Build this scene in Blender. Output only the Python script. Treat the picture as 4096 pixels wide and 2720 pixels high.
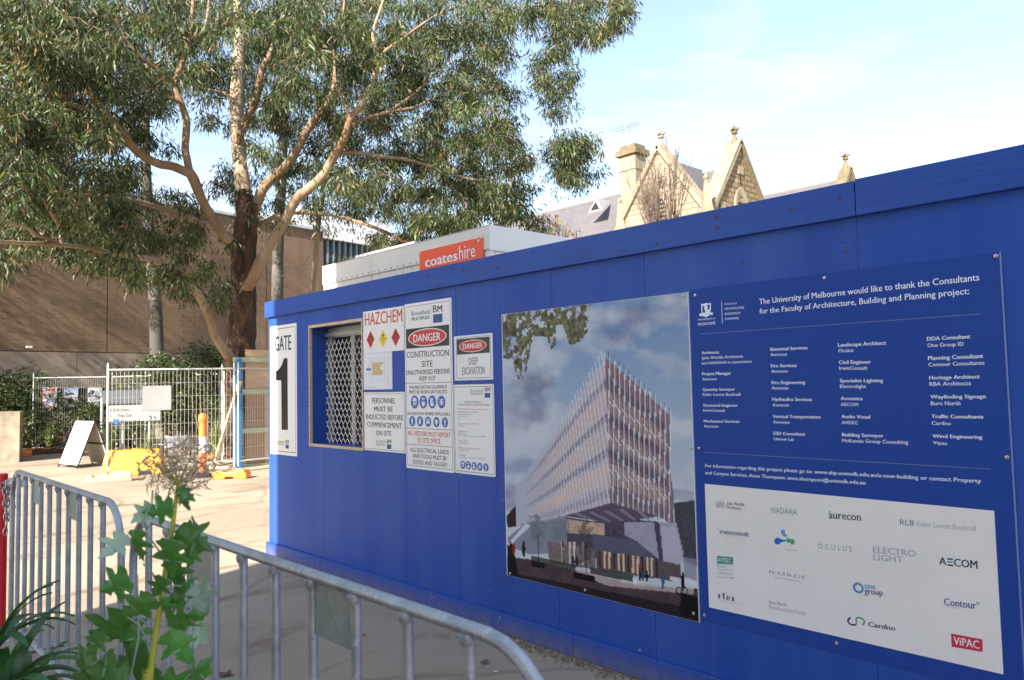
import bpy, bmesh, math, random
import numpy as np
from mathutils import Vector, Matrix
random.seed(7); rng = np.random.default_rng(11)
SC = bpy.context.scene; COL = SC.collection
for o in list(bpy.data.objects): bpy.data.objects.remove(o)
R = math.radians

# ------------------------------------------------------------------ camera
EYE = 1.55
YAW, PITCH, ROLL, FPX = R(46.8785), R(3.2691), R(-1.23995), 3055.17   # focal length for a 4096 px wide picture
_cy, _sy, _cp, _sp = math.cos(YAW), math.sin(YAW), math.cos(PITCH), math.sin(PITCH)
FW = Vector((-_sy*_cp, _cy*_cp, _sp)); _r = Vector((_cy, _sy, 0)); _u = _r.cross(FW)
RT = math.cos(ROLL)*_r + math.sin(ROLL)*_u; UP = -math.sin(ROLL)*_r + math.cos(ROLL)*_u
cd = bpy.data.cameras.new('camera'); cam = bpy.data.objects.new('camera', cd); COL.objects.link(cam)
m = Matrix((RT, UP, -FW)).transposed().to_4x4(); m.translation = (0, 0, EYE); cam.matrix_world = m
cd.sensor_width = 36; cd.lens = FPX/4096*36; cd.clip_start = 0.05; cd.clip_end = 900
cd.dof.use_dof = True; cd.dof.focus_distance = 4.6; cd.dof.aperture_fstop = 7
SC.camera = cam

# ------------------------------------------------------------------ light
SUN_EL, SUN_AZ = R(31), R(-73)          # azimuth measured from +X, anticlockwise
sdir = Vector((math.cos(SUN_AZ)*math.cos(SUN_EL), math.sin(SUN_AZ)*math.cos(SUN_EL), math.sin(SUN_EL)))
sl = bpy.data.lights.new('sun', 'SUN'); sl.energy = 4.0; sl.angle = R(0.53); sl.color = (1, .93, .82)
so = bpy.data.objects.new('sun', sl); COL.objects.link(so); so.rotation_euler = sdir.to_track_quat('Z', 'Y').to_euler()
so.location = (5, -20, 20)
W = bpy.data.worlds.new('World'); SC.world = W; W.use_nodes = True
nt = W.node_tree; N = nt.nodes; Lk = nt.links; N.clear()
sky = N.new('ShaderNodeTexSky'); sky.sky_type = 'NISHITA'; sky.sun_disc = False
sky.sun_elevation = SUN_EL; sky.sun_rotation = math.pi/2 - SUN_AZ
sky.air_density = 1.0; sky.dust_density = .6; sky.ozone_density = 1.0
tc = N.new('ShaderNodeTexCoord'); mp = N.new('ShaderNodeMapping'); mp.inputs['Scale'].default_value = (1.0, 2.2, 6.5); mp.inputs['Rotation'].default_value = (R(12), R(-14), R(38))
n1 = N.new('ShaderNodeTexNoise'); n1.inputs['Scale'].default_value = 1.9; n1.inputs['Detail'].default_value = 9; n1.inputs['Roughness'].default_value = .58; n1.inputs['Distortion'].default_value = .5
r1 = N.new('ShaderNodeValToRGB'); r1.color_ramp.elements[0].position = .52; r1.color_ramp.elements[1].position = .74
r1.color_ramp.elements[0].color = (.20, .20, .20, 1); r1.color_ramp.elements[1].color = (.85, .85, .85, 1)
sx = N.new('ShaderNodeSeparateXYZ'); mr = N.new('ShaderNodeMapRange'); mr.inputs[1].default_value = .0; mr.inputs[2].default_value = .42; mr.inputs[3].default_value = .14; mr.inputs[4].default_value = 0
ad = N.new('ShaderNodeMath'); ad.operation = 'ADD'; ad.use_clamp = True
mx = N.new('ShaderNodeMix'); mx.data_type = 'RGBA'; mx.inputs[7].default_value = (2.9, 3.0, 3.15, 1)
bg = N.new('ShaderNodeBackground'); bg.inputs[1].default_value = .10; wo = N.new('ShaderNodeOutputWorld')
Lk.new(tc.outputs['Generated'], mp.inputs[0]); Lk.new(mp.outputs[0], n1.inputs[0]); Lk.new(n1.outputs[0], r1.inputs[0])
Lk.new(tc.outputs['Generated'], sx.inputs[0]); Lk.new(sx.outputs[2], mr.inputs[0])
Lk.new(r1.outputs[0], ad.inputs[0]); Lk.new(mr.outputs[0], ad.inputs[1]); Lk.new(ad.outputs[0], mx.inputs[0])
Lk.new(sky.outputs[0], mx.inputs[6]); Lk.new(mx.outputs[2], bg.inputs[0]); Lk.new(bg.outputs[0], wo.inputs[0])
SC.view_settings.view_transform = 'Standard'; SC.view_settings.look = 'None'; SC.view_settings.gamma = 1
SC.view_settings.use_curve_mapping = False; SC.view_settings.exposure = 1.9

# ------------------------------------------------------------------ surveying: sight lines from the eye to real places
K = 1.7348
def ray(x, y): return FW + RT*((x-2048)/FPX) - UP*((y-1360)/FPX)
def s_y(x, y, Y):                     # where the sight line meets the upright plane y = Y
    d = ray(x, y); d = d*(Y/d.y); return Vector((d.x, d.y, d.z+EYE))
def s_x(x, y, X):
    d = ray(x, y); d = d*(X/d.x); return Vector((d.x, d.y, d.z+EYE))
def s_z(x, y, z=0.):                  # ... the level plane z
    d = ray(x, y); d = d*((z-EYE)/d.z); return Vector((d.x, d.y, z))
def s_d(x, y, r):                     # ... the horizontal distance r
    d = ray(x, y); d = d*(r/math.hypot(d.x, d.y)); return Vector((d.x, d.y, d.z+EYE))
def D(f, x, y, v): return f(x*K, y*K, v)   # the same, in the 2361 px wide measuring grid

# ------------------------------------------------------------------ mesh helper
class B:
    def __init__(s): s.v = []; s.f = []
    def add(s, vs, fs):
        n = len(s.v); s.v += [Vector(p) for p in vs]; s.f += [tuple(i+n for i in f) for f in fs]; return s
    def box(s, x0, x1, y0, y1, z0, z1):
        return s.add([(x0,y0,z0),(x1,y0,z0),(x1,y1,z0),(x0,y1,z0),(x0,y0,z1),(x1,y0,z1),(x1,y1,z1),(x0,y1,z1)],
                     [(0,3,2,1),(4,5,6,7),(0,1,5,4),(1,2,6,5),(2,3,7,6),(3,0,4,7)])
    def ob(s, c, a, b, d):            # centre + three half vectors
        c, a, b, d = map(Vector, (c, a, b, d))
        if a.cross(b).dot(d) < 0: a = -a
        return s.add([c+i*a+j*b+k*d for k in (-1,1) for i, j in ((-1,-1),(1,-1),(1,1),(-1,1))],
                     [(0,3,2,1),(4,5,6,7),(0,1,5,4),(1,2,6,5),(2,3,7,6),(3,0,4,7)])
    def bar(s, p, q, w, h, up=(0,0,1)):   # rectangular bar p->q
        p, q = Vector(p), Vector(q); a = q-p; d = a.normalized(); up = Vector(up)
        if abs(d.dot(up)) > .99: up = Vector((0,1,0))
        x = d.cross(up).normalized(); z = x.cross(d)
        return s.ob((p+q)/2, a/2, x*w/2, z*h/2)
    def prism(s, pts, off):           # outline + thickness vector
        off = Vector(off); pts = [Vector(p) for p in pts]; n = len(pts)
        return s.add(pts+[p+off for p in pts], [tuple(range(n))[::-1], tuple(range(n, 2*n))]+[(i, (i+1) % n, n+(i+1) % n, n+i) for i in range(n)])
    def face(s, pts): return s.add(pts, [tuple(range(len(pts)))])
    def tube(s, pts, rads, n=8, cap=True):
        pts = [Vector(p) for p in pts]
        if not isinstance(rads, (list, tuple)): rads = [rads]*len(pts)
        base = len(s.v); prev = None
        for i, p in enumerate(pts):
            t = (pts[min(i+1, len(pts)-1)]-pts[max(i-1, 0)]).normalized()
            if prev is None:
                prev = t.cross(Vector((0,0,1)) if abs(t.z) < .9 else Vector((1,0,0))).normalized()
            a = (prev - t*prev.dot(t)).normalized(); prev = a; b = t.cross(a)
            for k in range(n):
                w = 2*math.pi*k/n; s.v.append(p+(a*math.cos(w)+b*math.sin(w))*rads[i])
        for i in range(len(pts)-1):
            for k in range(n):
                k2 = (k+1) % n; s.f.append((base+i*n+k, base+i*n+k2, base+(i+1)*n+k2, base+(i+1)*n+k))
        if cap:
            s.f.append(tuple(base+k for k in range(n))[::-1]); e = base+(len(pts)-1)*n; s.f.append(tuple(e+k for k in range(n)))
        return s
    def cyl(s, c, r, z0, z1, n=16): return s.tube([(c[0],c[1],z0),(c[0],c[1],z1)], r, n)
    def build(s, name, mat, parent=None, smooth=False, bev=0, stuff=False):
        if not s.v: return None
        o0 = Vector(parent.get('_o', (0,0,0))) if parent is not None else Vector((0,0,0))
        me = bpy.data.meshes.new(name); me.from_pydata([p-o0 for p in s.v], [], s.f); me.update()
        me.materials.append(mat)
        if smooth:
            me.polygons.foreach_set('use_smooth', [True]*len(me.polygons))
            try: me.set_sharp_from_angle(angle=R(42))
            except Exception: pass
        o = bpy.data.objects.new(name, me); COL.objects.link(o)
        if parent is not None: o.parent = parent; o['_o'] = tuple(o0)
        if bev:
            mo = o.modifiers.new('bevel', 'BEVEL'); mo.width = bev; mo.segments = 2; mo.limit_method = 'ANGLE'
        if stuff: o['kind'] = 'stuff'
        return o
def tag(o, label, cat, group=None, kind=None):
    if label: o['label'] = label
    if cat: o['category'] = cat
    if group: o['group'] = group
    if kind: o['kind'] = kind
    return o
def thing(name, label, cat, loc=(0,0,0), group=None):
    o = bpy.data.objects.new(name, None); COL.objects.link(o); o.location = loc; o['_o'] = tuple(loc); o.empty_display_size = .1
    return tag(o, label, cat, group)
def dup(root, loc, rz, label, group=None):
    r = root.copy(); COL.objects.link(r); r.location = loc; r.rotation_euler = (0, 0, rz); r['label'] = label
    if group: r['group'] = group
    for ch in list(root.children):
        c = ch.copy(); COL.objects.link(c); c.parent = r
        for g in ch.children:
            e = g.copy(); COL.objects.link(e); e.parent = c
    return r

# ------------------------------------------------------------------ materials
MATS = {}
def mat(name, col, rough=.6, metal=0, col2=None, scale=4., amt=1., bump=0, bscale=None, stretch=(1,1,1), spec=.5, detail=6, coat=0, lo=.35, hi=.65):
    if name in MATS: return MATS[name]
    M = bpy.data.materials.new(name); M.use_nodes = True; t = M.node_tree; n = t.nodes; l = t.links; p = n['Principled BSDF']
    p.inputs['Base Color'].default_value = (*col, 1); p.inputs['Roughness'].default_value = rough; p.inputs['Metallic'].default_value = metal
    p.inputs['Specular IOR Level'].default_value = spec; p.inputs['Coat Weight'].default_value = coat
    if col2 is not None or bump:
        tc = n.new('ShaderNodeTexCoord'); mp = n.new('ShaderNodeMapping'); mp.inputs['Scale'].default_value = stretch; l.new(tc.outputs['Object'], mp.inputs[0])
    if col2 is not None:
        nz = n.new('ShaderNodeTexNoise'); nz.inputs['Scale'].default_value = scale; nz.inputs['Detail'].default_value = detail; nz.inputs['Roughness'].default_value = .62
        rp = n.new('ShaderNodeMapRange'); rp.inputs[1].default_value = lo; rp.inputs[2].default_value = hi; rp.inputs[4].default_value = amt
        mx = n.new('ShaderNodeMix'); mx.data_type = 'RGBA'; mx.inputs[6].default_value = (*col, 1); mx.inputs[7].default_value = (*col2, 1)
        l.new(mp.outputs[0], nz.inputs[0]); l.new(nz.outputs[0], rp.inputs[0]); l.new(rp.outputs[0], mx.inputs[0]); l.new(mx.outputs[2], p.inputs['Base Color'])
    if bump:
        bz = n.new('ShaderNodeTexNoise'); bz.inputs['Scale'].default_value = bscale or scale*4; bz.inputs['Detail'].default_value = 5
        bm = n.new('ShaderNodeBump'); bm.inputs['Strength'].default_value = min(1, bump); bm.inputs['Distance'].default_value = .02
        l.new(mp.outputs[0], bz.inputs[0]); l.new(bz.outputs[0], bm.inputs['Height']); l.new(bm.outputs[0], p.inputs['Normal'])
    MATS[name] = M; return M
def attr_mat(name, rough=.5, transl=0., back=None, spec=.4):
    M = bpy.data.materials.new(name); M.use_nodes = True; t = M.node_tree; n = t.nodes; l = t.links; p = n['Principled BSDF']; out = n['Material Output']
    a = n.new('ShaderNodeAttribute'); a.attribute_name = 'Col'; p.inputs['Roughness'].default_value = rough; p.inputs['Specular IOR Level'].default_value = spec
    l.new(a.outputs['Color'], p.inputs['Base Color'])
    if transl:
        tr = n.new('ShaderNodeBsdfTranslucent'); ms = n.new('ShaderNodeMixShader'); ms.inputs[0].default_value = transl
        hs = n.new('ShaderNodeHueSaturation'); hs.inputs['Value'].default_value = 1.5; hs.inputs['Saturation'].default_value = 1.25
        l.new(a.outputs['Color'], hs.inputs['Color']); l.new(hs.outputs[0], tr.inputs[0])
        l.new(p.outputs[0], ms.inputs[1]); l.new(tr.outputs[0], ms.inputs[2]); l.new(ms.outputs[0], out.inputs[0])
    return M
def brick_mat(name, c1, c2, mo, bw, bh, ax=(0, 2), mortar=.012, rough=.85, bump=.5, big=None, bigamt=.5, bigscale=.3, offset=.5):
    M = bpy.data.materials.new(name); M.use_nodes = True; t = M.node_tree; n = t.nodes; l = t.links; p = n['Principled BSDF']
    p.inputs['Roughness'].default_value = rough
    tc = n.new('ShaderNodeTexCoord'); sp = n.new('ShaderNodeSeparateXYZ'); cb = n.new('ShaderNodeCombineXYZ')
    l.new(tc.outputs['Object'], sp.inputs[0]); l.new(sp.outputs[ax[0]], cb.inputs[0]); l.new(sp.outputs[ax[1]], cb.inputs[1])
    b = n.new('ShaderNodeTexBrick'); b.inputs['Color1'].default_value = (*c1, 1); b.inputs['Color2'].default_value = (*c2, 1); b.inputs['Mortar'].default_value = (*mo, 1)
    b.inputs['Scale'].default_value = 1; b.inputs['Mortar Size'].default_value = mortar; b.inputs['Brick Width'].default_value = bw; b.inputs['Row Height'].default_value = bh; b.offset = offset
    b.inputs['Bias'].default_value = -.1
    l.new(cb.outputs[0], b.inputs[0]); src = b.outputs[0]
    nz = n.new('ShaderNodeTexNoise'); nz.inputs['Scale'].default_value = bigscale; nz.inputs['Detail'].default_value = 8; l.new(tc.outputs['Object'], nz.inputs[0])
    rp = n.new('ShaderNodeMapRange'); rp.inputs[1].default_value = .4; rp.inputs[2].default_value = .65; rp.inputs[4].default_value = bigamt; l.new(nz.outputs[0], rp.inputs[0])
    mx = n.new('ShaderNodeMix'); mx.data_type = 'RGBA'; mx.inputs[7].default_value = (*(big or c2), 1); l.new(src, mx.inputs[6]); l.new(rp.outputs[0], mx.inputs[0]); l.new(mx.outputs[2], p.inputs['Base Color'])
    iv = n.new('ShaderNodeMath'); iv.operation = 'SUBTRACT'; iv.inputs[0].default_value = 1; l.new(b.outputs[1], iv.inputs[1])
    bm = n.new('ShaderNodeBump'); bm.inputs['Strength'].default_value = bump; bm.inputs['Distance'].default_value = .02; l.new(iv.outputs[0], bm.inputs['Height']); l.new(bm.outputs[0], p.inputs['Normal'])
    return M

m_bluepaint = mat('blue_paint', (.012, .062, .34), .5, col2=(.030, .090, .36), scale=1.6, bump=.12, bscale=50, stretch=(1.6, 1, .16), spec=.36, lo=.4, hi=.7)
m_bluetrim = mat('blue_trim_paint', (.010, .056, .32), .46, col2=(.024, .078, .34), scale=2, bump=.25, bscale=40, stretch=(.08, 1, 1), spec=.38)
m_ply = mat('raw_plywood', (.66, .49, .31), .75, col2=(.48, .33, .19), scale=6, stretch=(1, 1, 8))
m_plysheet = mat('plywood_sheet', (.60, .40, .25), .75, col2=(.50, .32, .19), scale=2, stretch=(1, 1, 5))
m_plydark = mat('plywood_sheet_brown', (.36, .22, .14), .78, col2=(.30, .18, .11), scale=2, stretch=(1, 1, 5))
m_greent = mat('treated_green_timber', (.36, .42, .24), .75, col2=(.46, .46, .30), scale=3, stretch=(1, 1, 6))
m_pine = mat('yellow_pine_timber', (.66, .56, .33), .7, col2=(.55, .44, .24), scale=3)
m_galv = mat('galvanised_steel', (.50, .52, .54), .44, .5, col2=(.30, .33, .35), scale=9, bump=.12, bscale=120)
m_galvplate = mat('galvanised_plate', (.23, .28, .26), .5, .35, col2=(.30, .34, .31), scale=20, bump=.15, bscale=160)
m_fence = mat('fence_steel', (.62, .62, .60), .45, .35, col2=(.5, .5, .5), scale=3)
m_wire = mat('fence_wire', (.52, .50, .45), .5, .35)
m_orange = mat('orange_plastic', (.85, .16, .03), .45, col2=(.80, .24, .05), scale=3)
m_orange2 = mat('light_orange_plastic', (.90, .28, .03), .4, col2=(.85, .22, .04), scale=4)
m_yellow = mat('yellow_orange_plastic', (.86, .40, .01), .4, col2=(.80, .34, .02), scale=3)
m_pink = mat('faded_red_block', (.72, .27, .19), .7, col2=(.80, .40, .30), scale=4)
m_white = mat('white_board', (.78, .78, .77), .38)
m_whitem = mat('white_sign_face', (.84, .80, .75), .42, spec=.4)
m_plastic = mat('laminated_paper', (.72, .70, .74), .3, coat=.3)
m_black = mat('black_ink', (.012, .012, .014), .3)
m_dgrey = mat('grey_ink', (.10, .10, .11), .5)
m_mgrey = mat('mid_grey_ink', (.28, .28, .30), .5)
m_lgrey = mat('light_grey_ink', (.42, .43, .47), .5)
m_red = mat('red_ink', (.62, .035, .03), .4)
m_redfad = mat('faded_red_ink', (.68, .22, .20), .5)
m_dred = mat('diamond_red', (.55, .02, .025), .4)
m_dyel = mat('diamond_yellow', (.85, .60, .02), .4)
m_bink = mat('blue_ink', (.008, .042, .12), .4)
m_bm = mat('square_blue_ink', (.01, .07, .20), .35)
m_picto = mat('pictogram_blue', (.03, .13, .42), .4)
m_signblue = mat('board_blue', (.009, .050, .285), .55, col2=(.013, .056, .29), scale=1, spec=.3)
m_wlet = mat('white_lettering', (.80, .83, .90), .5)
m_wpan = mat('logo_panel_white', (.86, .80, .75), .42, col2=(.81, .755, .71), scale=1.5, spec=.3)
m_screw = mat('screw_steel', (.55, .52, .46), .35, .8)
m_rust = mat('rusty_nail', (.10, .05, .03), .8)
m_alu = mat('aluminium_frame', (.42, .40, .37), .4, .6)
m_mesh = mat('grille_wire', (.80, .76, .68), .5, .1)
m_glass = mat('dark_window_glass', (.012, .012, .014), .06, spec=.6)
m_office = mat('office_panel_paint', (.72, .67, .59), .5, col2=(.64, .59, .51), scale=1.4, stretch=(1, 1, 3))
m_officeend = mat('office_end_paint', (.76, .75, .74), .45, col2=(.68, .68, .67), scale=1.2)
m_hire = mat('hire_sign_red', (.84, .09, .02), .4)
m_concrete = mat('beam_concrete', (.33, .265, .195), .85, col2=(.24, .185, .135), scale=1.2, bump=.2)
m_brown = mat('retaining_wall_render', (.44, .30, .19), .85, col2=(.36, .24, .15), scale=1)
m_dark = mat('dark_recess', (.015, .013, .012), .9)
m_stone = mat('dressed_sandstone', (.335, .275, .19), .85, col2=(.23, .185, .125), scale=2.2, bump=.2)
m_stonedark = mat('lichen_stone', (.115, .092, .055), .9, col2=(.20, .155, .085), scale=2.5, bump=.3)
m_lead = mat('ridge_lead', (.27, .27, .28), .5)
m_slateplain = mat('plain_slate', (.2, .18, .2), .6)
m_bark = mat('rough_dark_bark', (.028, .018, .013), .95, col2=(.13, .068, .038), scale=7, bump=1., bscale=9, stretch=(1, 1, .16), lo=.42, hi=.66)
m_limb = mat('smooth_tan_bark', (.225, .130, .070), .8, col2=(.33, .25, .165), scale=1.6, bump=.15, stretch=(1, 1, .35), lo=.4, hi=.62)
m_pale = mat('pale_cream_bark', (.42, .32, .22), .72, col2=(.30, .195, .12), scale=2.4, bump=.2, stretch=(1, 1, .25), lo=.48, hi=.62)
m_grey = mat('grey_gum_bark', (.075, .070, .060), .85, col2=(.17, .155, .13), scale=1.5, bump=.2, stretch=(1, 1, .3), lo=.45, hi=.6)
m_twig = mat('twig_bark', (.16, .10, .06), .9)
m_baretwig = mat('bare_branch_bark', (.13, .092, .072), .9)
m_leaf = attr_mat('leaf', .45, .24, spec=.35)
m_print = attr_mat('printed_face', .5, 0, spec=.2)
m_redpole = mat('red_pole_paint', (.62, .015, .02), .35)
m_chain = mat('chain_steel', (.42, .40, .38), .35, .8)
m_soil = mat('mulch', (.075, .045, .030), .95, col2=(.20, .115, .07), scale=22, bump=1, bscale=60)
m_tanwall = mat('plinth_concrete', (.27, .215, .155), .85, col2=(.13, .10, .075), scale=2.2, bump=.2)  # darker mottling puts the dapple of tree shadow into the concrete colour
m_plinthside = mat('plinth_shaded_side', (.26, .16, .115), .85)  # side of the same block, its shade put into a darker brown
m_silver = mat('silver_fabric', (.30, .31, .33), .22, .5)
m_roofsheet = mat('pale_roof_sheet', (.46, .40, .40), .5, col2=(.50, .36, .31), scale=1.5)

def layer(M, col, scale, stretch, lo, hi, amt, detail=5, rough=.6):
    """a second coat over a material: stains, scuffs or streaks with a shape of their own"""
    t = M.node_tree; n = t.nodes; l = t.links; p = n['Principled BSDF']; inp = p.inputs['Base Color']
    tc = n.new('ShaderNodeTexCoord'); mp = n.new('ShaderNodeMapping'); mp.inputs['Scale'].default_value = stretch; mp.inputs['Location'].default_value = (scale*.37, 1.3, .7); l.new(tc.outputs['Object'], mp.inputs[0])
    nz = n.new('ShaderNodeTexNoise'); nz.inputs['Scale'].default_value = scale; nz.inputs['Detail'].default_value = detail; nz.inputs['Roughness'].default_value = rough; l.new(mp.outputs[0], nz.inputs[0])
    rp = n.new('ShaderNodeMapRange'); rp.inputs[1].default_value = lo; rp.inputs[2].default_value = hi; rp.inputs[4].default_value = amt; l.new(nz.outputs[0], rp.inputs[0])
    mx = n.new('ShaderNodeMix'); mx.data_type = 'RGBA'; mx.inputs[7].default_value = (*col, 1); mx.inputs[6].default_value = inp.default_value
    if inp.links: l.new(inp.links[0].from_socket, mx.inputs[6])
    l.new(rp.outputs[0], mx.inputs[0]); l.new(mx.outputs[2], inp)
layer(m_bluepaint, (.10, .15, .38), 3.0, (3, 1, .10), .58, .74, .2)          # rain streaks
layer(m_bluepaint, (.012, .035, .17), 1.3, (1.4, 1, .5), .55, .75, .28)       # darker damp patches
layer(m_bluepaint, (.16, .20, .40), 26, (.25, 1, 1), .70, .74, .6)            # scuffs
layer(m_bluetrim, (.10, .14, .36), 18, (.12, 1, 1), .62, .72, .5)
layer(m_bluetrim, (.012, .03, .14), 2.2, (.6, 1, 1), .55, .72, .6)
layer(m_galv, (.62, .64, .66), 40, (1, 1, .5), .58, .66, .5); layer(m_galv, (.16, .15, .13), 11, (1, 1, 1), .64, .72, .6)
layer(m_galvplate, (.36, .40, .37), 35, (1, 1, 1), .52, .66, .6)
layer(m_whitem, (.55, .50, .42), 2.4, (1, 1, .5), .58, .8, .35); layer(m_wpan, (.62, .57, .50), 1.8, (1, 1, .6), .56, .8, .35)
layer(m_yellow, (.45, .20, .02), 5, (1, 1, .4), .55, .72, .6); layer(m_office, (.36, .30, .22), 3, (1.6, 1, .3), .58, .75, .5)
layer(m_stone, (.10, .08, .05), 1.6, (1, 1, .5), .54, .72, .7); layer(m_concrete, (.12, .09, .065), 1.0, (1.5, 1.5, .35), .52, .72, .6)

# ================================================================== SETTING
def ground_mat():
    M = bpy.data.materials.new('worn_concrete'); M.use_nodes = True; t = M.node_tree; n = t.nodes; l = t.links; p = n['Principled BSDF']
    p.inputs['Roughness'].default_value = .85; p.inputs['Specular IOR Level'].default_value = .25
    tc = n.new('ShaderNodeTexCoord')
    def noise(s, d=6, st=(1, 1, 1), r=.6, dist=0):
        mp = n.new('ShaderNodeMapping'); mp.inputs['Scale'].default_value = st; l.new(tc.outputs['Object'], mp.inputs[0])
        z = n.new('ShaderNodeTexNoise'); z.inputs['Scale'].default_value = s; z.inputs['Detail'].default_value = d; z.inputs['Roughness'].default_value = r; z.inputs['Distortion'].default_value = dist
        l.new(mp.outputs[0], z.inputs[0]); return z.outputs[0]
    def rng_(src, a, b, c=0., d=1.):
        r = n.new('ShaderNodeMapRange'); r.inputs[1].default_value = a; r.inputs[2].default_value = b; r.inputs[3].default_value = c; r.inputs[4].default_value = d; l.new(src, r.inputs[0]); return r.outputs[0]
    def mix(f, a, b):
        x = n.new('ShaderNodeMix'); x.data_type = 'RGBA'; l.new(f, x.inputs[0])
        for i, c in ((6, a), (7, b)):
            if isinstance(c, tuple): x.inputs[i].default_value = (*c, 1)
            else: l.new(c, x.inputs[i])
        return x.outputs[2]
    c = mix(rng_(noise(.35, 8), .35, .65), (.42, .345, .255), (.33, .265, .19))
    c = mix(rng_(noise(2.2, 8, (1, .35, 1), .7, .6), .53, .66, 0, .9), c, (.21, .145, .09))       # dirt drifts
    c = mix(rng_(noise(7, 6, (1, 1, 1), .7), .58, .72, 0, .35), c, (.44, .36, .28))
    c = mix(rng_(noise(160, 2), .55, .7, 0, .35), c, (.20, .16, .12))
    vo = n.new('ShaderNodeTexVoronoi'); vo.feature = 'DISTANCE_TO_EDGE'; vo.inputs['Scale'].default_value = .42; mp = n.new('ShaderNodeMapping')
    nv = n.new('ShaderNodeTexNoise'); nv.inputs['Scale'].default_value = 1.7; av = n.new('ShaderNodeMix'); av.data_type = 'RGBA'; av.inputs[0].default_value = .22
    l.new(tc.outputs['Object'], nv.inputs[0]); l.new(tc.outputs['Object'], av.inputs[6]); l.new(nv.outputs[1], av.inputs[7]); l.new(av.outputs[2], vo.inputs[0])
    crack = rng_(vo.outputs[0], .003, .012, .38, 0)
    c = mix(crack, c, (.15, .10, .06))
    l.new(c, p.inputs['Base Color'])
    bm = n.new('ShaderNodeBump'); bm.inputs['Strength'].default_value = .35; bm.inputs['Distance'].default_value = .006; l.new(noise(60, 8, r=.75), bm.inputs['Height']); l.new(bm.outputs[0], p.inputs['Normal'])
    return M
g = B(); g.face([(-400, -400, 0), (400, -400, 0), (400, 400, 0), (-400, 400, 0)])
tag(g.build('ground', ground_mat()), None, None, kind='structure')
# mulch bed beside the barriers, where the photographer stands
b = B()
edge = [(-9.0, .62), (-6.5, .72), (-4.6, .80), (-3.2, .88), (-2.0, .80), (-1.2, .62), (-.2, .4), (1.5, .2)]
for k in range(len(edge)-1):
    (xa, ya), (xb, yb) = edge[k], edge[k+1]
    b.add([(xa, ya, .004), (xb, yb, .004), (xb, yb-2.5, .05), (xa, ya-2.5, .05), (xa, ya-.12, .03), (xb, yb-.12, .03)], [(0, 1, 5, 4), (4, 5, 2, 3)])
tag(b.build('garden_bed', m_soil), None, None, kind='structure')
# raised garden bed along the far building
b = B(); b.box(-27.0, -22.6, -6, 9.2, .0, .12); b.box(-27.6, -21.4, 9.2, 15.5, 0, .14); b.box(-21.4, -16.6, 9.4, 15, 0, .10)
tag(b.build('planted_bed', m_soil), None, None, kind='structure')

# ---- long brick building behind the trees
TH = R(98.5); P0 = D(s_d, 300/K*1.0, 1412/K*1.0, 27.0); wd = Vector((math.cos(TH), math.sin(TH), 0)); wn = Vector((math.sin(TH), -math.cos(TH), 0))  # along, outward (towards the eye)
def wl(s, o, z): p = Vector((P0.x, P0.y, 0))+wd*s+wn*o; return (p.x, p.y, z)
bb = thing('brick_building', 'long brown brick building with concrete band, behind the trees', 'building', (P0.x, P0.y, 0))
m_brick = brick_mat('brown_brick', (.215, .135, .080), (.165, .102, .060), (.23, .16, .10), .29, .1, ax=(1, 2), mortar=.008, bump=.5, big=(.24, .16, .10), bigamt=.6, bigscale=.5)
def wbox(b, s0, s1, o0, o1, z0, z1):
    ps = [wl(s0, o0, z0), wl(s1, o0, z0), wl(s1, o1, z0), wl(s0, o1, z0)]; return b.prism(ps, (0, 0, z1-z0))
ZT = 7.88
segs = [(-16, -4.6), (-4.585, 3.62), (3.635, 9.75), (9.765, 13.2)]
layer(m_brick, (.12, .075, .045), .7, (1, 1.6, .22), .5, .7, .6); layer(m_brick, (.36, .30, .24), 2.2, (1, 2.4, .12), .64, .74, .35)
for i, (a, c) in enumerate(((-16, -4.4), (-4.37, .93), (.96, 6.73), (6.76, 9.4))):
    b = B(); wbox(b, a, c, -.35, 0, 2.82, ZT); b.build('brick_panel', m_brick, bb)
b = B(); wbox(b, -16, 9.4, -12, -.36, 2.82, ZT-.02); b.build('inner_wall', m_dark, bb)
b = B(); wbox(b, -16.2, 9.5, -12, .10, ZT, ZT+.10); b.build('roof_edge', mat('roof_edge_metal', (.55, .56, .57), .4, .3), bb)
for s0 in (-12.0, -8.0, -4.0, 0.0, 4.0, 7.6):
    b = B(); wbox(b, s0-(4.0 if s0 < 7 else 3.6)+.015, s0, -.4, .12, 1.70, 2.79); b.build('concrete_beam', m_concrete, bb)
b = B(); wbox(b, 7.615, 9.4, -.4, .12, 1.70, 2.79); b.build('concrete_beam', m_concrete, bb)
b = B(); wbox(b, -16, 9.4, -2.5, -1.2, 0, 1.72); b.build('recess_wall', m_dark, bb)  # near-black colour stands in for the shade under the beam
b = B(); wbox(b, -16, 9.4, -.25, -.02, 0, .95); b.build('low_wall', m_brown, bb)
b = B(); wbox(b, 0, .06, 0, .03, 2.86, 2.9); lamp_p = wl(-1.3, .1, 2.93); b = B(); b.ob(lamp_p, wd*.07, wn*.05, (0, 0, .03)); b.build('wall_lamp', m_white, bb)
for s in (3.1, 3.5):
    b = B()
    for k in range(17): wbox(b, s+.35, s+.38, 0, .008, 3.0+k*.27, 3.04+k*.27)
    b.build('weep_holes', m_dark, bb, stuff=True)

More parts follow.
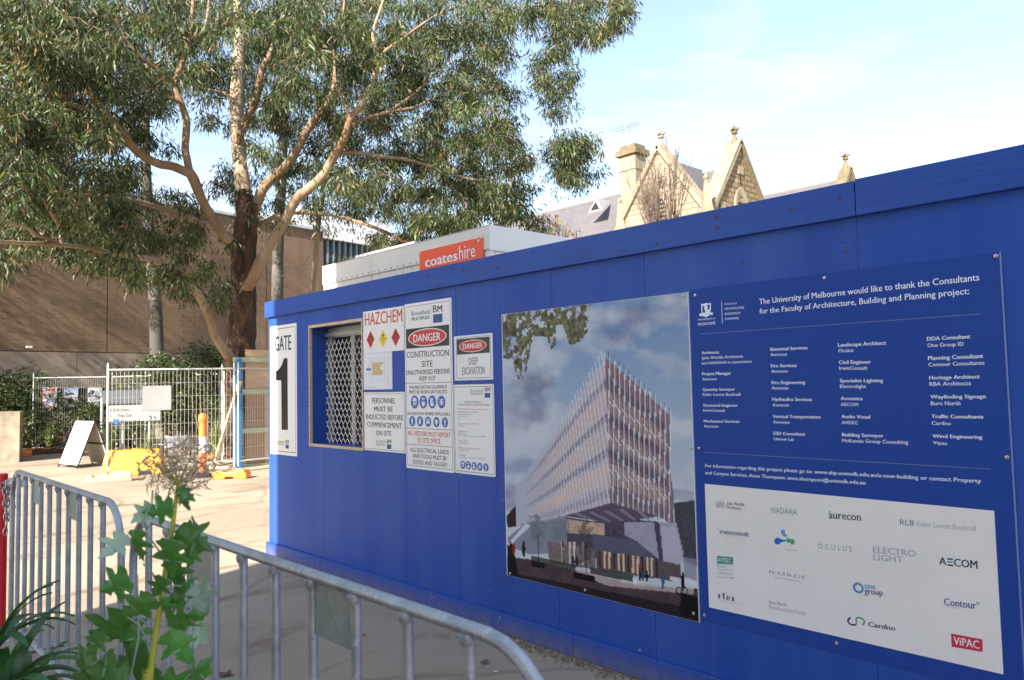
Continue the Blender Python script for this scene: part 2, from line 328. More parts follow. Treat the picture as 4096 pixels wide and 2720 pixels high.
# ---- unseen stand-in building added behind the photographer, shaped to shade the hoarding
ob_ = thing('shade_building', 'unseen stand-in building behind the photographer, shaped to shade the hoarding', 'building', (6, -9, 0))
CX = -6.68 + (3.25+3.6)*math.tan(SUN_AZ+math.pi/2)     # its near corner
FP = [(CX, -3.6), (2.8, -3.6), (5.2, -12), (CX+4.2, -12)]
b = B(); b.prism([(x, y, 0) for x, y in FP], (0, 0, 8.0))
b.build('wall', brick_mat('shade_building_brick', (.62, .56, .48), (.56, .50, .42), (.6, .56, .5), .24, .086, bump=.3), ob_)
b = B(); b.prism([(x, y, 8.0) for x, y in FP], (0, 0, .2)); b.build('roof', m_concrete, ob_)
for fl in range(2):
    for k in range(2):
        x0 = CX+1.2+k*2.7; b = B(); b.box(x0, x0+1.5, -3.598, -3.575, 1.0+fl*3.2, 2.5+fl*3.2); b.build('window', m_glass, ob_)

# ---- grey campus building with dark slats, far behind the site office
A = D(s_d, 700, 520, 44); C2 = D(s_d, 975, 602, 50)
gb = thing('slatted_building', 'pale building with dark upright slats seen above the white site office', 'building', (A.x, A.y, 0))
dv = Vector((C2.x-A.x, C2.y-A.y, 0)); L = dv.length; dv.normalize(); nv = Vector((dv.y, -dv.x, 0))
if nv.dot(Vector((-A.x, -A.y, 0))) < 0: nv = -nv
zt = D(s_d, 820, 538, 46).z; zb = D(s_d, 820, 562, 46).z
def gp(s, o, z): p = Vector((A.x, A.y, 0))+dv*s+nv*o; return (p.x, p.y, z)
def gbox(b, s0, s1, o0, o1, z0, z1): return b.prism([gp(s0, o0, z0), gp(s1, o0, z0), gp(s1, o1, z0), gp(s0, o1, z0)], (0, 0, z1-z0))
b = B(); gbox(b, -4, L+5, -6, .4, zb, zt+.1); b.build('fascia', m_white, gb)
b = B(); gbox(b, -4, L+5, -6, -.1, 0, zb); b.build('wall', mat('dark_blue_cladding', (.045, .055, .075), .5), gb)
b = B()
for k in range(int((L+8)/.42)): gbox(b, -4+k*.42, -4+k*.42+.13, -.1, .2, zb-3.2, zb)
b.build('slats', mat('slat_grey', (.16, .19, .23), .5), gb, stuff=True)
b = B(); gbox(b, 1, L-1, -5, -2, zt+.1, zt+1.6); b.build('plant_room', mat('plant_room_white', (.72, .73, .74), .6), gb)

# ================================================================== HOARDING
HY = 3.252; XL = -6.84; XR = 3.2; HZ = 2.37
hd = thing('hoarding', 'long blue painted plywood hoarding carrying all the site signs', 'hoarding', (-3, HY, 0))
WX0, WX1, WZ0, WZ1 = -6.052, -5.205, 1.068, 2.076
cuts = [XL, -5.83, -4.635, -4.02, -3.12, -2.44, -1.33, -.13, 1.07, 2.27, XR]
for i in range(len(cuts)-1):
    x0, x1 = cuts[i]+.0015, cuts[i+1]-.0015; z0, z1 = .02, HZ-.01
    if i == 0: pts = [(x0, z0), (x1, z0), (x1, WZ0), (WX0, WZ0), (WX0, WZ1), (x1, WZ1), (x1, z1), (x0, z1)]
    elif i == 1: pts = [(x0, z0), (x1, z0), (x1, z1), (x0, z1), (x0, WZ1), (WX1, WZ1), (WX1, WZ0), (x0, WZ0)]
    else: pts = [(x0, z0), (x1, z0), (x1, z1), (x0, z1)]
    off = random.uniform(0, .0012)
    b = B(); b.prism([(x, HY-off, z) for x, z in pts], (0, .017, 0)); b.build('plywood_sheet', m_bluepaint, hd)
b = B(); b.box(XL, XL+.017, HY+.02, HY+2.4, .02, HZ-.01); b.build('return_sheet', m_bluepaint, hd)
for x0, x1 in ((XL-.03, -1.322), (-1.318, XR)):
    b = B(); b.box(x0, x1, HY-.028, HY-.0015, 2.222, HZ+(.006 if x0 > -2 else 0)); b.build('top_rail', m_bluetrim, hd, bev=.002)
b = B(); b.box(XL-.03, XL-.001, HY-.0005, HY+2.4, 2.222, HZ+.002); b.build('top_rail', m_bluetrim, hd, bev=.002)
m_skirt = mat('muddy_blue_paint', (.020, .076, .35), .5, bump=.2, bscale=50)
t = m_skirt.node_tree; n = t.nodes; l = t.links; p = n['Principled BSDF']     # splashed mud along the foot
tc = n.new('ShaderNodeTexCoord'); sp = n.new('ShaderNodeSeparateXYZ'); nz = n.new('ShaderNodeTexNoise'); mp = n.new('ShaderNodeMapping'); mp.inputs['Scale'].default_value = (6, 6, 2.2)
nz.inputs['Scale'].default_value = 4; nz.inputs['Detail'].default_value = 9; nz.inputs['Roughness'].default_value = .7
r1 = n.new('ShaderNodeMapRange'); r1.inputs[1].default_value = .0; r1.inputs[2].default_value = .15; r1.inputs[3].default_value = .5; r1.inputs[4].default_value = -.12
ad = n.new('ShaderNodeMath'); ad.operation = 'MULTIPLY'; r2 = n.new('ShaderNodeMapRange'); r2.inputs[1].default_value = .3; r2.inputs[2].default_value = .62; r2.inputs[3].default_value = .15; r2.inputs[4].default_value = 1.5
mx = n.new('ShaderNodeMix'); mx.data_type = 'RGBA'; mx.inputs[6].default_value = (.019, .070, .34, 1); mx.inputs[7].default_value = (.23, .17, .10, 1)
l.new(tc.outputs['Object'], sp.inputs[0]); l.new(tc.outputs['Object'], mp.inputs[0]); l.new(mp.outputs[0], nz.inputs[0]); l.new(nz.outputs[0], r2.inputs[0]); l.new(sp.outputs[2], r1.inputs[0])
l.new(r1.outputs[0], ad.inputs[0]); l.new(r2.outputs[0], ad.inputs[1]); ad.use_clamp = True; l.new(ad.outputs[0], mx.inputs[0]); l.new(mx.outputs[2], p.inputs['Base Color'])
for x0, x1 in ((XL-.03, -5.857), (-5.853, -3.0), (-2.997, -.4), (-.397, XR)):
    b = B(); b.box(x0, x1, HY-.022, HY-.0015, .004, .128+.0); b.build('skirting', m_skirt, hd, bev=.003)
# raw plywood edge and blue lining of the ticket window
for a in ((WX0-.012, WX1+.012, WZ1-.006, WZ1+.018), (WX0-.012, WX1+.012, WZ0-.018, WZ0+.004), (WX0-.010, WX0+.006, WZ0+.0045, WZ1-.0065), (WX1-.004, WX1+.013, WZ0+.0045, WZ1-.0065)):
    b = B(); b.box(a[0], a[1], HY-.006, HY+.021, a[2], a[3]); b.build('raw_edge', m_ply, hd)
b = B(); b.box(WX0-.018, WX0+.003, HY+.0215, HY+.20, WZ0-.02, WZ1+.02); b.build('reveal_board', m_bluepaint, hd)
b = B(); b.box(WX1-.003, WX1+.018, HY+.0215, HY+.20, WZ0-.02, WZ1+.02); b.build('reveal_board', m_bluepaint, hd)
b = B(); b.box(WX0+.0035, WX1-.0035, HY+.0215, HY+.20, WZ0-.02, WZ0+.001); b.build('sill_board', m_bluepaint, hd)
b = B(); b.box(WX0+.0035, WX1-.0035, HY+.0215, HY+.20, WZ1-.001, WZ1+.02); b.build('reveal_board', m_bluepaint, hd)
wy = HY+.17
b = B(); b.box(WX0+.004, WX1-.004, wy+.02, wy+.03, WZ0+.002, WZ1-.002); b.build('pane', m_glass, hd)
b = B()
for x0, x1, z0, z1 in ((WX0+.004, WX1-.004, 1.985, 2.070), (WX0+.004, WX0+.075, 1.0695, 1.984), (WX1-.085, WX1-.02, 1.0695, 1.984), (-5.66, -5.60, 1.0695, 1.984)):
    b.box(x0, x1, wy+.004, wy+.0195, z0, z1)
b.build('window_frame', m_alu, hd)
b = B(); gx, gz = .066, .104; x = WX0+.02; k = 0
while x < WX1-.02:                         # expanded diamond mesh
    for s in (-1, 1):
        pts = []; z = WZ0+.005; j = 0
        while z < 2.0:
            c = x + (s*gx/2 if j % 2 == 0 else 0)
            pts += [(c, wy-.012, z-.008), (c, wy-.012, z+.008)]; z += gz/2; j += 1
        b.tube(pts, .0036, 4)
    x += gx
b.build('grille_mesh', m_mesh, hd)
b = B(); b.box(WX0+.004, WX1-.004, wy-.02, wy-.006, 1.995, 2.03); b.build('grille_rail', m_alu, hd)
# nail heads in the rails
for px, py in ((1440, 1160), (1715, 1102), (1853, 1082), (1990, 1070), (2627, 975), (2868, 868), (2868, 908), (3162, 835), (3360, 790), (1735, 1155)):
    q = s_y(px, py, HY-.028); b = B(); b.tube([(q.x, HY-.0282, q.z), (q.x, HY-.031, q.z)], .0075, 8); b.build('nail_head', m_rust, hd)
for px, py in ((2968, 1050), (3385, 1003), (1065, 1285), (1168, 1908), (1295, 1920), (1990, 1905), (2003, 2330), (1692, 1985)):
    q = s_y(px, py, HY); b = B(); b.tube([(q.x, HY-.0002, q.z), (q.x, HY-.004, q.z)], .006, 8); b.build('nail_head', m_rust, hd)
for px, py in ((1730, 2389), (2001, 2470), (2560, 2600)):
    q = s_y(px, py, HY-.022); b = B(); b.tube([(q.x, HY-.0222, q.z), (q.x, HY-.027, q.z)], .007, 8); b.build('screw', m_screw, hd)
# gravel and leaf grit gathered along the foot of the boards
b = B()
for _ in range(2600):
    x = random.uniform(-7.1, -1.0); y = HY-.03-abs(random.gauss(0, .05)); s = random.uniform(.003, .010)
    a = random.uniform(0, 3); u = Vector((math.cos(a), math.sin(a), .2))*s; w = Vector((-math.sin(a), math.cos(a), .1))*s*.7
    c = Vector((x, y, s*.5)); b.add([c-u, c+w, c+u, c-w, c+Vector((0, 0, s))], [(0, 1, 4), (1, 2, 4), (2, 3, 4), (3, 0, 4)])
tag(b.build('gravel', mat('grit', (.26, .19, .12), .9, col2=(.11, .08, .05), scale=30), None), 'brown grit and leaf crumbs along the foot of the blue hoarding', 'gravel', kind='stuff')

# ================================================================== SIGNS
def crop(x0, y0, s): return lambda x, y: (x0+x/s, y0+y/s)
cA = crop(1430, 1180, 4.0017); cB = crop(1430, 1500, 3.6458); cC = crop(2700, 1000, 1.6913); cD = crop(2700, 1820, 1.6913); cE = crop(1950, 1150, 1.1611); cF = crop(1050, 1180, 2.24); cO = crop(1280, 900, 2.361)
_tx = {}
def text_geo(s, bold):
    key = (s, bold)
    if key not in _tx:
        cu = bpy.data.curves.new('t', 'FONT'); cu.body = s; cu.resolution_u = 2; cu.size = 1; cu.fill_mode = 'FRONT'
        o = bpy.data.objects.new('t', cu); me = o.to_mesh()
        vs = np.array([v.co[:2] for v in me.vertices]); fs = [tuple(p.vertices) for p in me.polygons]; o.to_mesh_clear(); bpy.data.objects.remove(o); bpy.data.curves.remove(cu)
        w_ = {1: (-.024, 0, .024), 2: (-.011, .011)}.get(bold, (0,))
        hh = [(len(vs)*i, dx) for i, dx in enumerate(w_)]; fs = [tuple(k+o_ for k in f) for o_, dx in hh for f in fs]; vs = np.concatenate([np.concatenate([vs+[dx, 0], np.full((len(vs), 1), i*1.)], 1) for i, dx in enumerate(w_)])
        _tx[key] = (vs, fs)
    return _tx[key]
CAP = text_geo('H', 0)[0][:, 1].max()
LIFT = [0]
def put_text(b, s, c, xl, yl, xr, yr, yt, Y, bold=0, sk=0, plane=s_y, track=0):
    """one line of print: baseline from (xl,yl) to (xr,yr), capitals reach yt"""
    vs, fs = text_geo(s, bold); A = plane(*c(xl, yl), Y); E = plane(*c(xr, yr), Y); T = plane(*c(xl, yt), Y); h = T.z-A.z
    x0, x1 = vs[:, 0].min(), vs[:, 0].max()
    out = []
    for x, y, q_ in vs:
        u = (x-x0)/(x1-x0); out.append((A.x+(E.x-A.x)*u+sk*y*h/CAP, Y-q_*.00006, A.z+(E.z-A.z)*u+y/CAP*h))
    b.add(out, fs)
def line(s, c, *a, mat_=None, par=None, Y=None, bold=0, sk=0, name='lettering'):
    b = B(); put_text(b, s, c, *a, Y, bold, sk); return b.build(name, mat_ or m_black, par)
def wpts(c, pts, Y): return [s_y(*c(x, y), Y) for x, y in pts]
def rrect(x0, x1, z0, z1, r, n=4):
    o = []
    for cx, cz, a0 in ((x1-r, z1-r, 0), (x0+r, z1-r, 90), (x0+r, z0+r, 180), (x1-r, z0+r, 270)):
        for k in range(n+1): a = R(a0+90*k/n); o.append((cx+r*math.cos(a), cz+r*math.sin(a)))
    return o[::-1]
def ellipse(cx, cz, a, c, n=28): return [(cx+a*math.cos(-2*math.pi*k/n), cz+c*math.sin(-2*math.pi*k/n)) for k in range(n)]
def flat(b, pts, Y): b.face([(x, Y, z) for x, z in pts]); return b
def frame(b, x0, x1, z0, z1, r, w, Y):
    o = rrect(x0, x1, z0, z1, r); i = rrect(x0+w, x1-w, z0+w, z1-w, max(r-w, .001)); n = len(o)
    b.add([(x, Y, z) for x, z in o+i], [(k, (k+1) % n, n+(k+1) % n, n+k) for k in range(n)]); return b
def board(name, label, cat, c, TLBR, thick=.003, face=None, r=.012, loc=None):
    q = wpts(c, TLBR, HY-.004); x0 = (q[0].x+q[3].x)/2; x1 = (q[1].x+q[2].x)/2; z1 = (q[0].z+q[1].z)/2; z0 = (q[2].z+q[3].z)/2
    t = thing(name, label, cat, ((x0+x1)/2, HY, z0)); b = B(); b.prism([(x, HY-.0015-thick, z) for x, z in rrect(x0, x1, z0, z1, r)], (0, thick, 0)); b.build('board', face or m_whitem, t)
    return t, x0, x1, z0, z1, HY-.0015-thick
def screws(t, pts, c, Y, r=.006, m_=None):
    for x, y in pts:
        q = s_y(*c(x, y), Y); b = B(); b.tube([(q.x, Y-.0002, q.z), (q.x, Y-.003, q.z), (q.x, Y-.0045, q.z)], [r, r, r*.5], 10); b.build('screw', m_ or m_screw, t, smooth=True)
e1, e2, e3 = .0006, .0012, .0018
def bm_mark(t, Y, c, br, mu, bm, sq, col=None):
    line('Brookfield', c, *br, mat_=col or m_bink, par=t, Y=Y-e1); line('MULTIPLEX', c, *mu, mat_=col or m_bink, par=t, Y=Y-e1, bold=1)
    line('B', c, bm[0], bm[1], bm[0]+(bm[2]-bm[0])*.42, bm[1]+(bm[3]-bm[1])*.42, bm[4], par=t, Y=Y-e1, bold=2)
    line('M', c, bm[0]+(bm[2]-bm[0])*.48, bm[1]+(bm[3]-bm[1])*.48, bm[2], bm[3], bm[4], par=t, Y=Y-e1, bold=1)
    q = wpts(c, sq, Y); b = B(); x0 = (q[0].x+q[3].x)/2; x1 = (q[1].x+q[2].x)/2; z1 = (q[0].z+q[1].z)/2; z0 = (q[2].z+q[3].z)/2
    flat(b, [(x0, z1), (x1, z1), (x1, z0), (x0, z0)], Y-e1); b.build('square_mark', m_bm, t)
def rule(t, Y, c, x0, y0, x1, y1, w=.003, m_=None, name='rule'):
    A, E = s_y(*c(x0, y0), Y), s_y(*c(x1, y1), Y); z = (A.z+E.z)/2; b = B(); flat(b, [(A.x, z+w/2), (E.x, z+w/2), (E.x, z-w/2), (A.x, z-w/2)], Y-e1); b.build(name, m_ or m_black, t)
# pictogram shapes in a unit disc (x right, z up)
def poly(*a): return [(a[i], a[i+1]) for i in range(0, len(a), 2)]
PIC = {
 'helmet': [poly(-.62,.12,-.5,.5,-.15,.72,.2,.7,.5,.45,.62,.12), poly(-.45,.02,-.4,-.6,-.28,-.6,-.2,-.05), poly(-.1,-.05,-.05,-.5,.1,-.7,.2,-.4,.25,-.05), poly(.35,.0,.4,-.5,.5,-.45,.5,.02)],
 'goggles': [poly(-.4,.62,.4,.62,.46,.42,-.46,.42), poly(-.48,.1,-.44,-.4,-.2,-.75,.2,-.75,.44,-.4,.48,.1,.1,-.05,-.1,-.05), poly(-.2,.18,.2,.18,.1,.05,-.1,.05)],
 'boot': [poly(-.45,.65,-.1,.65,-.05,-.05,.45,-.35,.5,-.6,.1,-.72,-.5,-.6), poly(.05,.68,.3,.6,.3,.1,.5,-.15,.4,-.2,.12,.0)],
 'vest': [poly(-.25,.5,.25,.5,.28,-.5,-.28,-.5), poly(-.7,.1,-.5,.1,-.5,-.1,-.7,-.1), poly(.5,.1,.7,.1,.7,-.1,.5,-.1), poly(-.6,.5,-.45,.42,-.5,.3,-.65,.36), poly(.6,.5,.45,.42,.5,.3,.65,.36), poly(-.6,-.5,-.45,-.42,-.5,-.3,-.65,-.36), poly(.6,-.5,.45,-.42,.5,-.3,.65,-.36)],
 'figure': [ellipse(0,.6,.16,.13,10), poly(-.2,.42,.2,.42,.42,-.1,.3,-.14,.15,.15,.25,-.75,.08,-.75,0,-.15,-.08,-.75,-.25,-.75,-.15,.15,-.3,-.14,-.42,-.1)],
 'glove': [poly(-.3,-.6,.25,-.6,.3,.1,.25,.62,.1,.62,.05,.3,0,.7,-.15,.68,-.2,.2,-.38,.3,-.45,.1)],
 'muffs': [ellipse(0,-.1,.34,.42,14), ellipse(-.52,-.15,.16,.25,10), ellipse(.52,-.15,.16,.25,10), poly(-.55,.1,-.3,.62,.3,.62,.55,.1,.4,.1,.2,.45,-.2,.45,-.4,.1)],
 'mask': [poly(-.35,.5,.35,.5,.42,.1,.25,-.3,.2,-.65,-.2,-.65,-.25,-.3,-.42,.1), ellipse(-.5,-.1,.1,.2,8), ellipse(.5,-.1,.1,.2,8)],
 'walker': [ellipse(.05,.6,.15,.12,10), poly(-.05,.42,.22,.42,.42,.0,.3,-.05,.15,.15,.12,-.1,.35,-.7,.2,-.75,0,-.25,-.2,-.75,-.35,-.7,-.1,-.05,-.2,.1,-.3,.2,-.36,.1)]}
def picto(t, Y, c, cx, cy, rx, ry, kind):
    O = s_y(*c(cx, cy), Y); Rr = abs(s_y(*c(cx+rx, cy), Y).x-s_y(*c(cx-rx, cy), Y).x)/2; Rz = abs(s_y(*c(cx, cy-ry), Y).z-s_y(*c(cx, cy+ry), Y).z)/2; Rm = (Rr+Rz)/2
    b = B(); flat(b, ellipse(O.x, O.z, Rm, Rm, 20), Y-e1); d = b.build('pictogram', m_picto, t); b = B()
    for pl in PIC[kind]:
        b.face([(O.x+x*Rm*.92, Y-e2, O.z+z*Rm*.92) for x, z in pl])
    b.build('pictogram_figure', m_whitem, d)
def sheared_ellipse(t, Y, c, x0, x1, xm, yl, yr, yt, yb, mt, name, grow=1., lift=e2):
    A, E = s_y(*c(x0, yl), Y), s_y(*c(x1, yr), Y); T, Bm = s_y(*c(xm, yt), Y), s_y(*c(xm, yb), Y); b = B()
    flat(b, ellipse((A.x+E.x)/2, (T.z+Bm.z)/2, (E.x-A.x)/2*grow, (T.z-Bm.z)/2*grow, 40), Y-lift); b.build(name, mt, t)
def blk(t, Y, c, pts, m_, name, lift=e1):
    q = wpts(c, pts, Y); x0 = (q[0].x+q[3].x)/2; x1 = (q[1].x+q[2].x)/2; z1 = (q[0].z+q[1].z)/2; z0 = (q[2].z+q[3].z)/2
    b = B(); flat(b, [(x0, z1), (x1, z1), (x1, z0), (x0, z0)], Y-lift); b.build(name, m_, t); return x0, x1, z0, z1

# --- gate number
t, x0, x1, z0, z1, Y = board('gate_sign', 'tall white sign reading GATE 1 at the left end of the hoarding', 'sign', cF, [(68, 285), (303, 250), (312, 1448), (73, 1420)])
b = B(); frame(b, x0+.022, x1-.022, z0+.028, z1-.028, .012, .006, Y-e1); b.build('border', m_dgrey, t)
line('GATE', cF, 110, 503, 258, 490, 374, mat_=m_bink, par=t, Y=Y-e1, bold=1)
q = wpts(cF, [(190, 568), (224, 565), (228, 1208), (172, 1208), (168, 765), (120, 764), (120, 682), (140, 672), (160, 650), (175, 620), (185, 590)], Y)
b = B(); b.face([(p.x, Y-e1, p.z) for p in q]); b.build('numeral', m_black, t)
bm_mark(t, Y, cF, (132, 1322, 195, 1326, 1302), (132, 1342, 195, 1347, 1330), (205, 1332, 236, 1336, 1298), [(207, 1340), (236, 1343), (236, 1378), (207, 1374)], m_dgrey)
# --- hazchem
t, x0, x1, z0, z1, Y = board('hazchem_sign', 'white HAZCHEM board with three diamonds, right of the barred window', 'sign', cA, [(88, 268), (742, 178), (745, 890), (95, 930)], r=.006)
line('HAZCHEM', cA, 118, 492, 718, 420, 300, mat_=m_red, par=t, Y=Y-e1, bold=2)
for cx, cy, m_, hw, hh in ((209, 712, m_dred, 68, 138), (409, 697, m_dyel, 72, 138), (612, 674, m_dred, 75, 138)):
    O = s_y(*cA(cx, cy), Y); a = .057; b = B(); flat(b, [(O.x, O.z+a*1.22), (O.x+a, O.z), (O.x, O.z-a*1.22), (O.x-a, O.z)], Y-e1); d = b.build('diamond', m_, t)
    b = B(); flat(b, [(O.x-.009, O.z+.014), (O.x-.013, O.z+.024), (O.x-.006, O.z+.030), (O.x, O.z+.048), (O.x+.006, O.z+.031), (O.x+.013, O.z+.024), (O.x+.009, O.z+.014)][::1], Y-e2); b.build('flame', m_black, d)
    for k, s in enumerate(('FLAMMABLE', 'GAS', '2')):
        w = (.034, .012, .0035)[k]; zz = O.z-.006-.015*k; bb_ = B(); vs, fs = text_geo(s, 0); xx0, xx1 = vs[:, 0].min(), vs[:, 0].max()
        bb_.add([(O.x-w+2*w*(x-xx0)/(xx1-xx0), Y-e2, zz+.010*y/CAP) for x, y, q_ in vs], fs); bb_.build('lettering', m_black, d)
screws(t, [(105, 305), (103, 497), (105, 560), (108, 900), (730, 212), (730, 415), (730, 487), (733, 848)], cA, Y, .004)
# --- site plan
q1 = wpts(cB, [(98, 232), (505, 225)], HY); t, x0, x1, z0, z1, Y = board('site_plan', 'laminated site plan sheet between the HAZCHEM and PERSONNEL signs', 'poster', cA, [(92, 930), (550, 905), (556, 1505), (97, 1521)], thick=.0012, face=m_plastic, r=.004)
z0 = q1[0].z
b = B(); flat(b, [(x0+.012, z1-.012), (x1-.012, z1-.012), (x1-.012, z0+.012), (x0+.012, z0+.012)], Y-e1*.5); b.build('paper', mat('plan_paper', (.76, .75, .76), .4), t)
blk(t, Y, cA, [(140, 1175), (215, 1172), (215, 1208), (140, 1212)], mat('plan_blue', (.06, .16, .5), .5), 'plan_block')
q = wpts(cA, [(238, 1035), (255, 1085), (420, 1070), (348, 1165), (405, 1215), (400, 1280), (238, 1288)], Y); b = B(); b.face([(p.x, Y-e1, p.z) for p in q]); b.build('plan_building', mat('plan_ochre', (.62, .46, .20), .5), t)
for pts in ([(225, 1000), (430, 985), (440, 1340), (222, 1365), (225, 1000)], [(190, 1020), (190, 1300)], [(300, 1000), (300, 1080)], [(360, 990), (362, 1075)], [(440, 1060), (330, 1180), (440, 1250)], [(120, 1270), (230, 1262)]):
    q = wpts(cA, pts, Y); b = B()
    for u, w in zip(q[:-1], q[1:]): b.bar((u.x, Y-e1, u.z), (w.x, Y-e1, w.z), .0006, .0016, up=(0, 1, 0))
    b.build('plan_line', m_mgrey, t)
for cx, cy in ((137, 1055), (138, 1370), (300, 1105), (270, 1130), (290, 1255), (358, 1245)):
    O = s_y(*cA(cx, cy), Y); b = B(); flat(b, ellipse(O.x, O.z, .0045, .0045, 10), Y-e2); b.build('plan_dot', m_red, t)
for k in range(16):
    line(('SITE', 'PLAN', 'KEY', 'EXIT')[k % 4]+' ---', cA, 472, 985+k*30, 515, 984+k*30, 972+k*30, mat_=(m_redfad if k % 3 else m_lgrey), par=t, Y=Y-e1)
line('GENERAL ARRANGEMENT', cA, 125, 1492, 292, 1482, 1474, mat_=m_redfad, par=t, Y=Y-e1)
# --- personnel
t, x0, x1, z0, z1, Y = board('personnel_sign', 'white PERSONNEL MUST BE INDUCTED sign beside the barred window', 'sign', cB, [(92, 258), (690, 240), (703, 1145), (98, 1090)])
b = B(); frame(b, x0+.006, x1-.008, z0+.012, z1-.012, .01, .003, Y-e1); b.build('border', m_dgrey, t)
for a in (('PERSONNEL', 210, 412, 552, 415, 335, 0), ('MUST', 243, 528, 415, 531, 460, 1), ('BE', 440, 531, 515, 532, 460, 0), ('INDUCTED BEFORE', 125, 640, 665, 660, 570, 0), ('COMMENCEMENT', 140, 752, 645, 780, 682, 0), ('ON SITE', 270, 880, 493, 890, 808, 0)):
    line(a[0], cB, *a[1:6], mat_=m_black, par=t, Y=Y-e1, bold=a[6] or 2)
bm_mark(t, Y, cB, (272, 985, 405, 990, 944), (272, 1028, 405, 1034, 998), (428, 998, 494, 1000, 942), [(430, 1012), (494, 1014), (494, 1082), (430, 1078)], m_mgrey)
# --- construction site
qb = wpts(cB, [(715, 1365), (1412, 1438)], HY-.004)
t, x0, x1, z0, z1, Y = board('danger_sign', 'tall white DANGER CONSTRUCTION SITE sign, tallest of the sign group', 'sign', crop(1000, 1100, 1.823), [(1127, 215), (1468, 165), (1490, 1445), (1140, 1405)], thick=.004)
b = B(); frame(b, x0+.012, x1-.012, z0+.02, z1-.02, .012, .003, Y-e1); b.build('border', m_dgrey, t)
bm_mark(t, Y, cA, (865, 335, 1160, 300, 262), (865, 415, 1160, 378, 364), (1208, 282, 1358, 262, 170), [(1210, 315), (1360, 295), (1360, 432), (1212, 450)])
b = B(); A, E = s_y(*cA(1185, 145), Y), s_y(*cA(1187, 478), Y); flat(b, [(A.x-.001, A.z), (A.x+.001, A.z), (A.x+.001, E.z), (A.x-.001, E.z)], Y-e1); b.build('rule', m_lgrey, t)
blk(t, Y, cA, [(780, 548), (1467, 473), (1470, 808), (780, 860)], m_black, 'black_band')
sheared_ellipse(t, Y, cA, 812, 1428, 1120, 700, 645, 532, 815, m_whitem, 'white_oval', 1, e2)
sheared_ellipse(t, Y, cA, 826, 1414, 1120, 700, 645, 548, 800, m_red, 'red_oval', 1, e3)
line('DANGER', cA, 895, 757, 1332, 722, 636, mat_=m_whitem, par=t, Y=Y-.0024, bold=1)
for a in (('CONSTRUCTION', 790, 1008, 1462, 972, 912), ('SITE', 1028, 1155, 1203, 1145, 1058), ('UNAUTHORISED PERSONS', 783, 1282, 1478, 1254, 1208), ('KEEP OUT', 988, 1372, 1250, 1365, 1305)): line(a[0], cA, *a[1:], mat_=m_black, par=t, Y=Y-e1, bold=2)
rule(t, Y, cA, 772, 1412, 1500, 1398)
for a in (('THIS PROTECTIVE EQUIPMENT', 750, 205, 1310, 195, 160), ('MUST BE WORN ON THIS SITE', 755, 272, 1308, 270, 224), ('IN ADDITION WHERE APPLICABLE', 730, 582, 1352, 595, 537), ('ALL ELECTRICAL LEADS', 770, 1115, 1332, 1158, 1056), ('AND TOOLS MUST BE', 805, 1205, 1300, 1247, 1148), ('TESTED AND TAGGED', 803, 1294, 1308, 1340, 1238)): line(a[0], cB, *a[1:], mat_=m_black, par=t, Y=Y-e1, bold=2)
for a in (('ALL VISITORS MUST REPORT', 735, 877, 1358, 912, 812), ('TO SITE OFFICE', 873, 988, 1210, 1006, 916)): line(a[0], cB, *a[1:], mat_=m_red, par=t, Y=Y-e1, bold=2)
for x, k in ((835, 'helmet'), (961, 'goggles'), (1090, 'boot'), (1225, 'vest')): picto(t, Y, cB, x, 393, 55, 100, k)
for x, y, k in ((799, 673, 'figure'), (913, 676, 'glove'), (1030, 681, 'muffs'), (1152, 686, 'mask'), (1276, 692, 'walker')): picto(t, Y, cB, x, y, 44, 78, k)
for a in ((708, 773, 1388, 803), (714, 1003, 1388, 1055)): rule(t, Y, cB, *a)
# --- deep excavation
t, x0, x1, z0, z1, Y = board('excavation_sign', 'small laminated DANGER DEEP EXCAVATION sign beside the tall one', 'sign', cA, [(1542, 665), (2158, 605), (2172, 1352), (1557, 1372)], thick=.002, face=m_plastic, r=.004)
q = wpts(cA, [(1580, 692), (2125, 640), (2140, 1312), (1590, 1345)], Y); xa, xb, za, zb_ = (q[0].x+q[3].x)/2, (q[1].x+q[2].x)/2, (q[2].z+q[3].z)/2, (q[0].z+q[1].z)/2
b = B(); flat(b, rrect(xa, xb, za, zb_, .01), Y-e1*.5); b.build('card', m_whitem, t); b = B(); frame(b, xa, xb, za, zb_, .01, .003, Y-e1); b.build('border', m_dgrey, t)
blk(t, Y, cA, [(1590, 712), (2115, 662), (2117, 922), (1590, 958)], m_black, 'black_band')
sheared_ellipse(t, Y, cA, 1630, 2065, 1847, 830, 798, 714, 914, m_whitem, 'white_oval', 1, e2); sheared_ellipse(t, Y, cA, 1640, 2055, 1847, 830, 798, 724, 904, m_red, 'red_oval', 1, e3)
line('DANGER', cA, 1690, 867, 1998, 840, 784, mat_=m_whitem, par=t, Y=Y-.0024, bold=1)
line('DEEP', cA, 1780, 1118, 1925, 1108, 1005, mat_=m_dgrey, par=t, Y=Y-e1, bold=2); line('EXCAVATION', cA, 1677, 1280, 2035, 1262, 1160, mat_=m_dgrey, par=t, Y=Y-e1, bold=2)
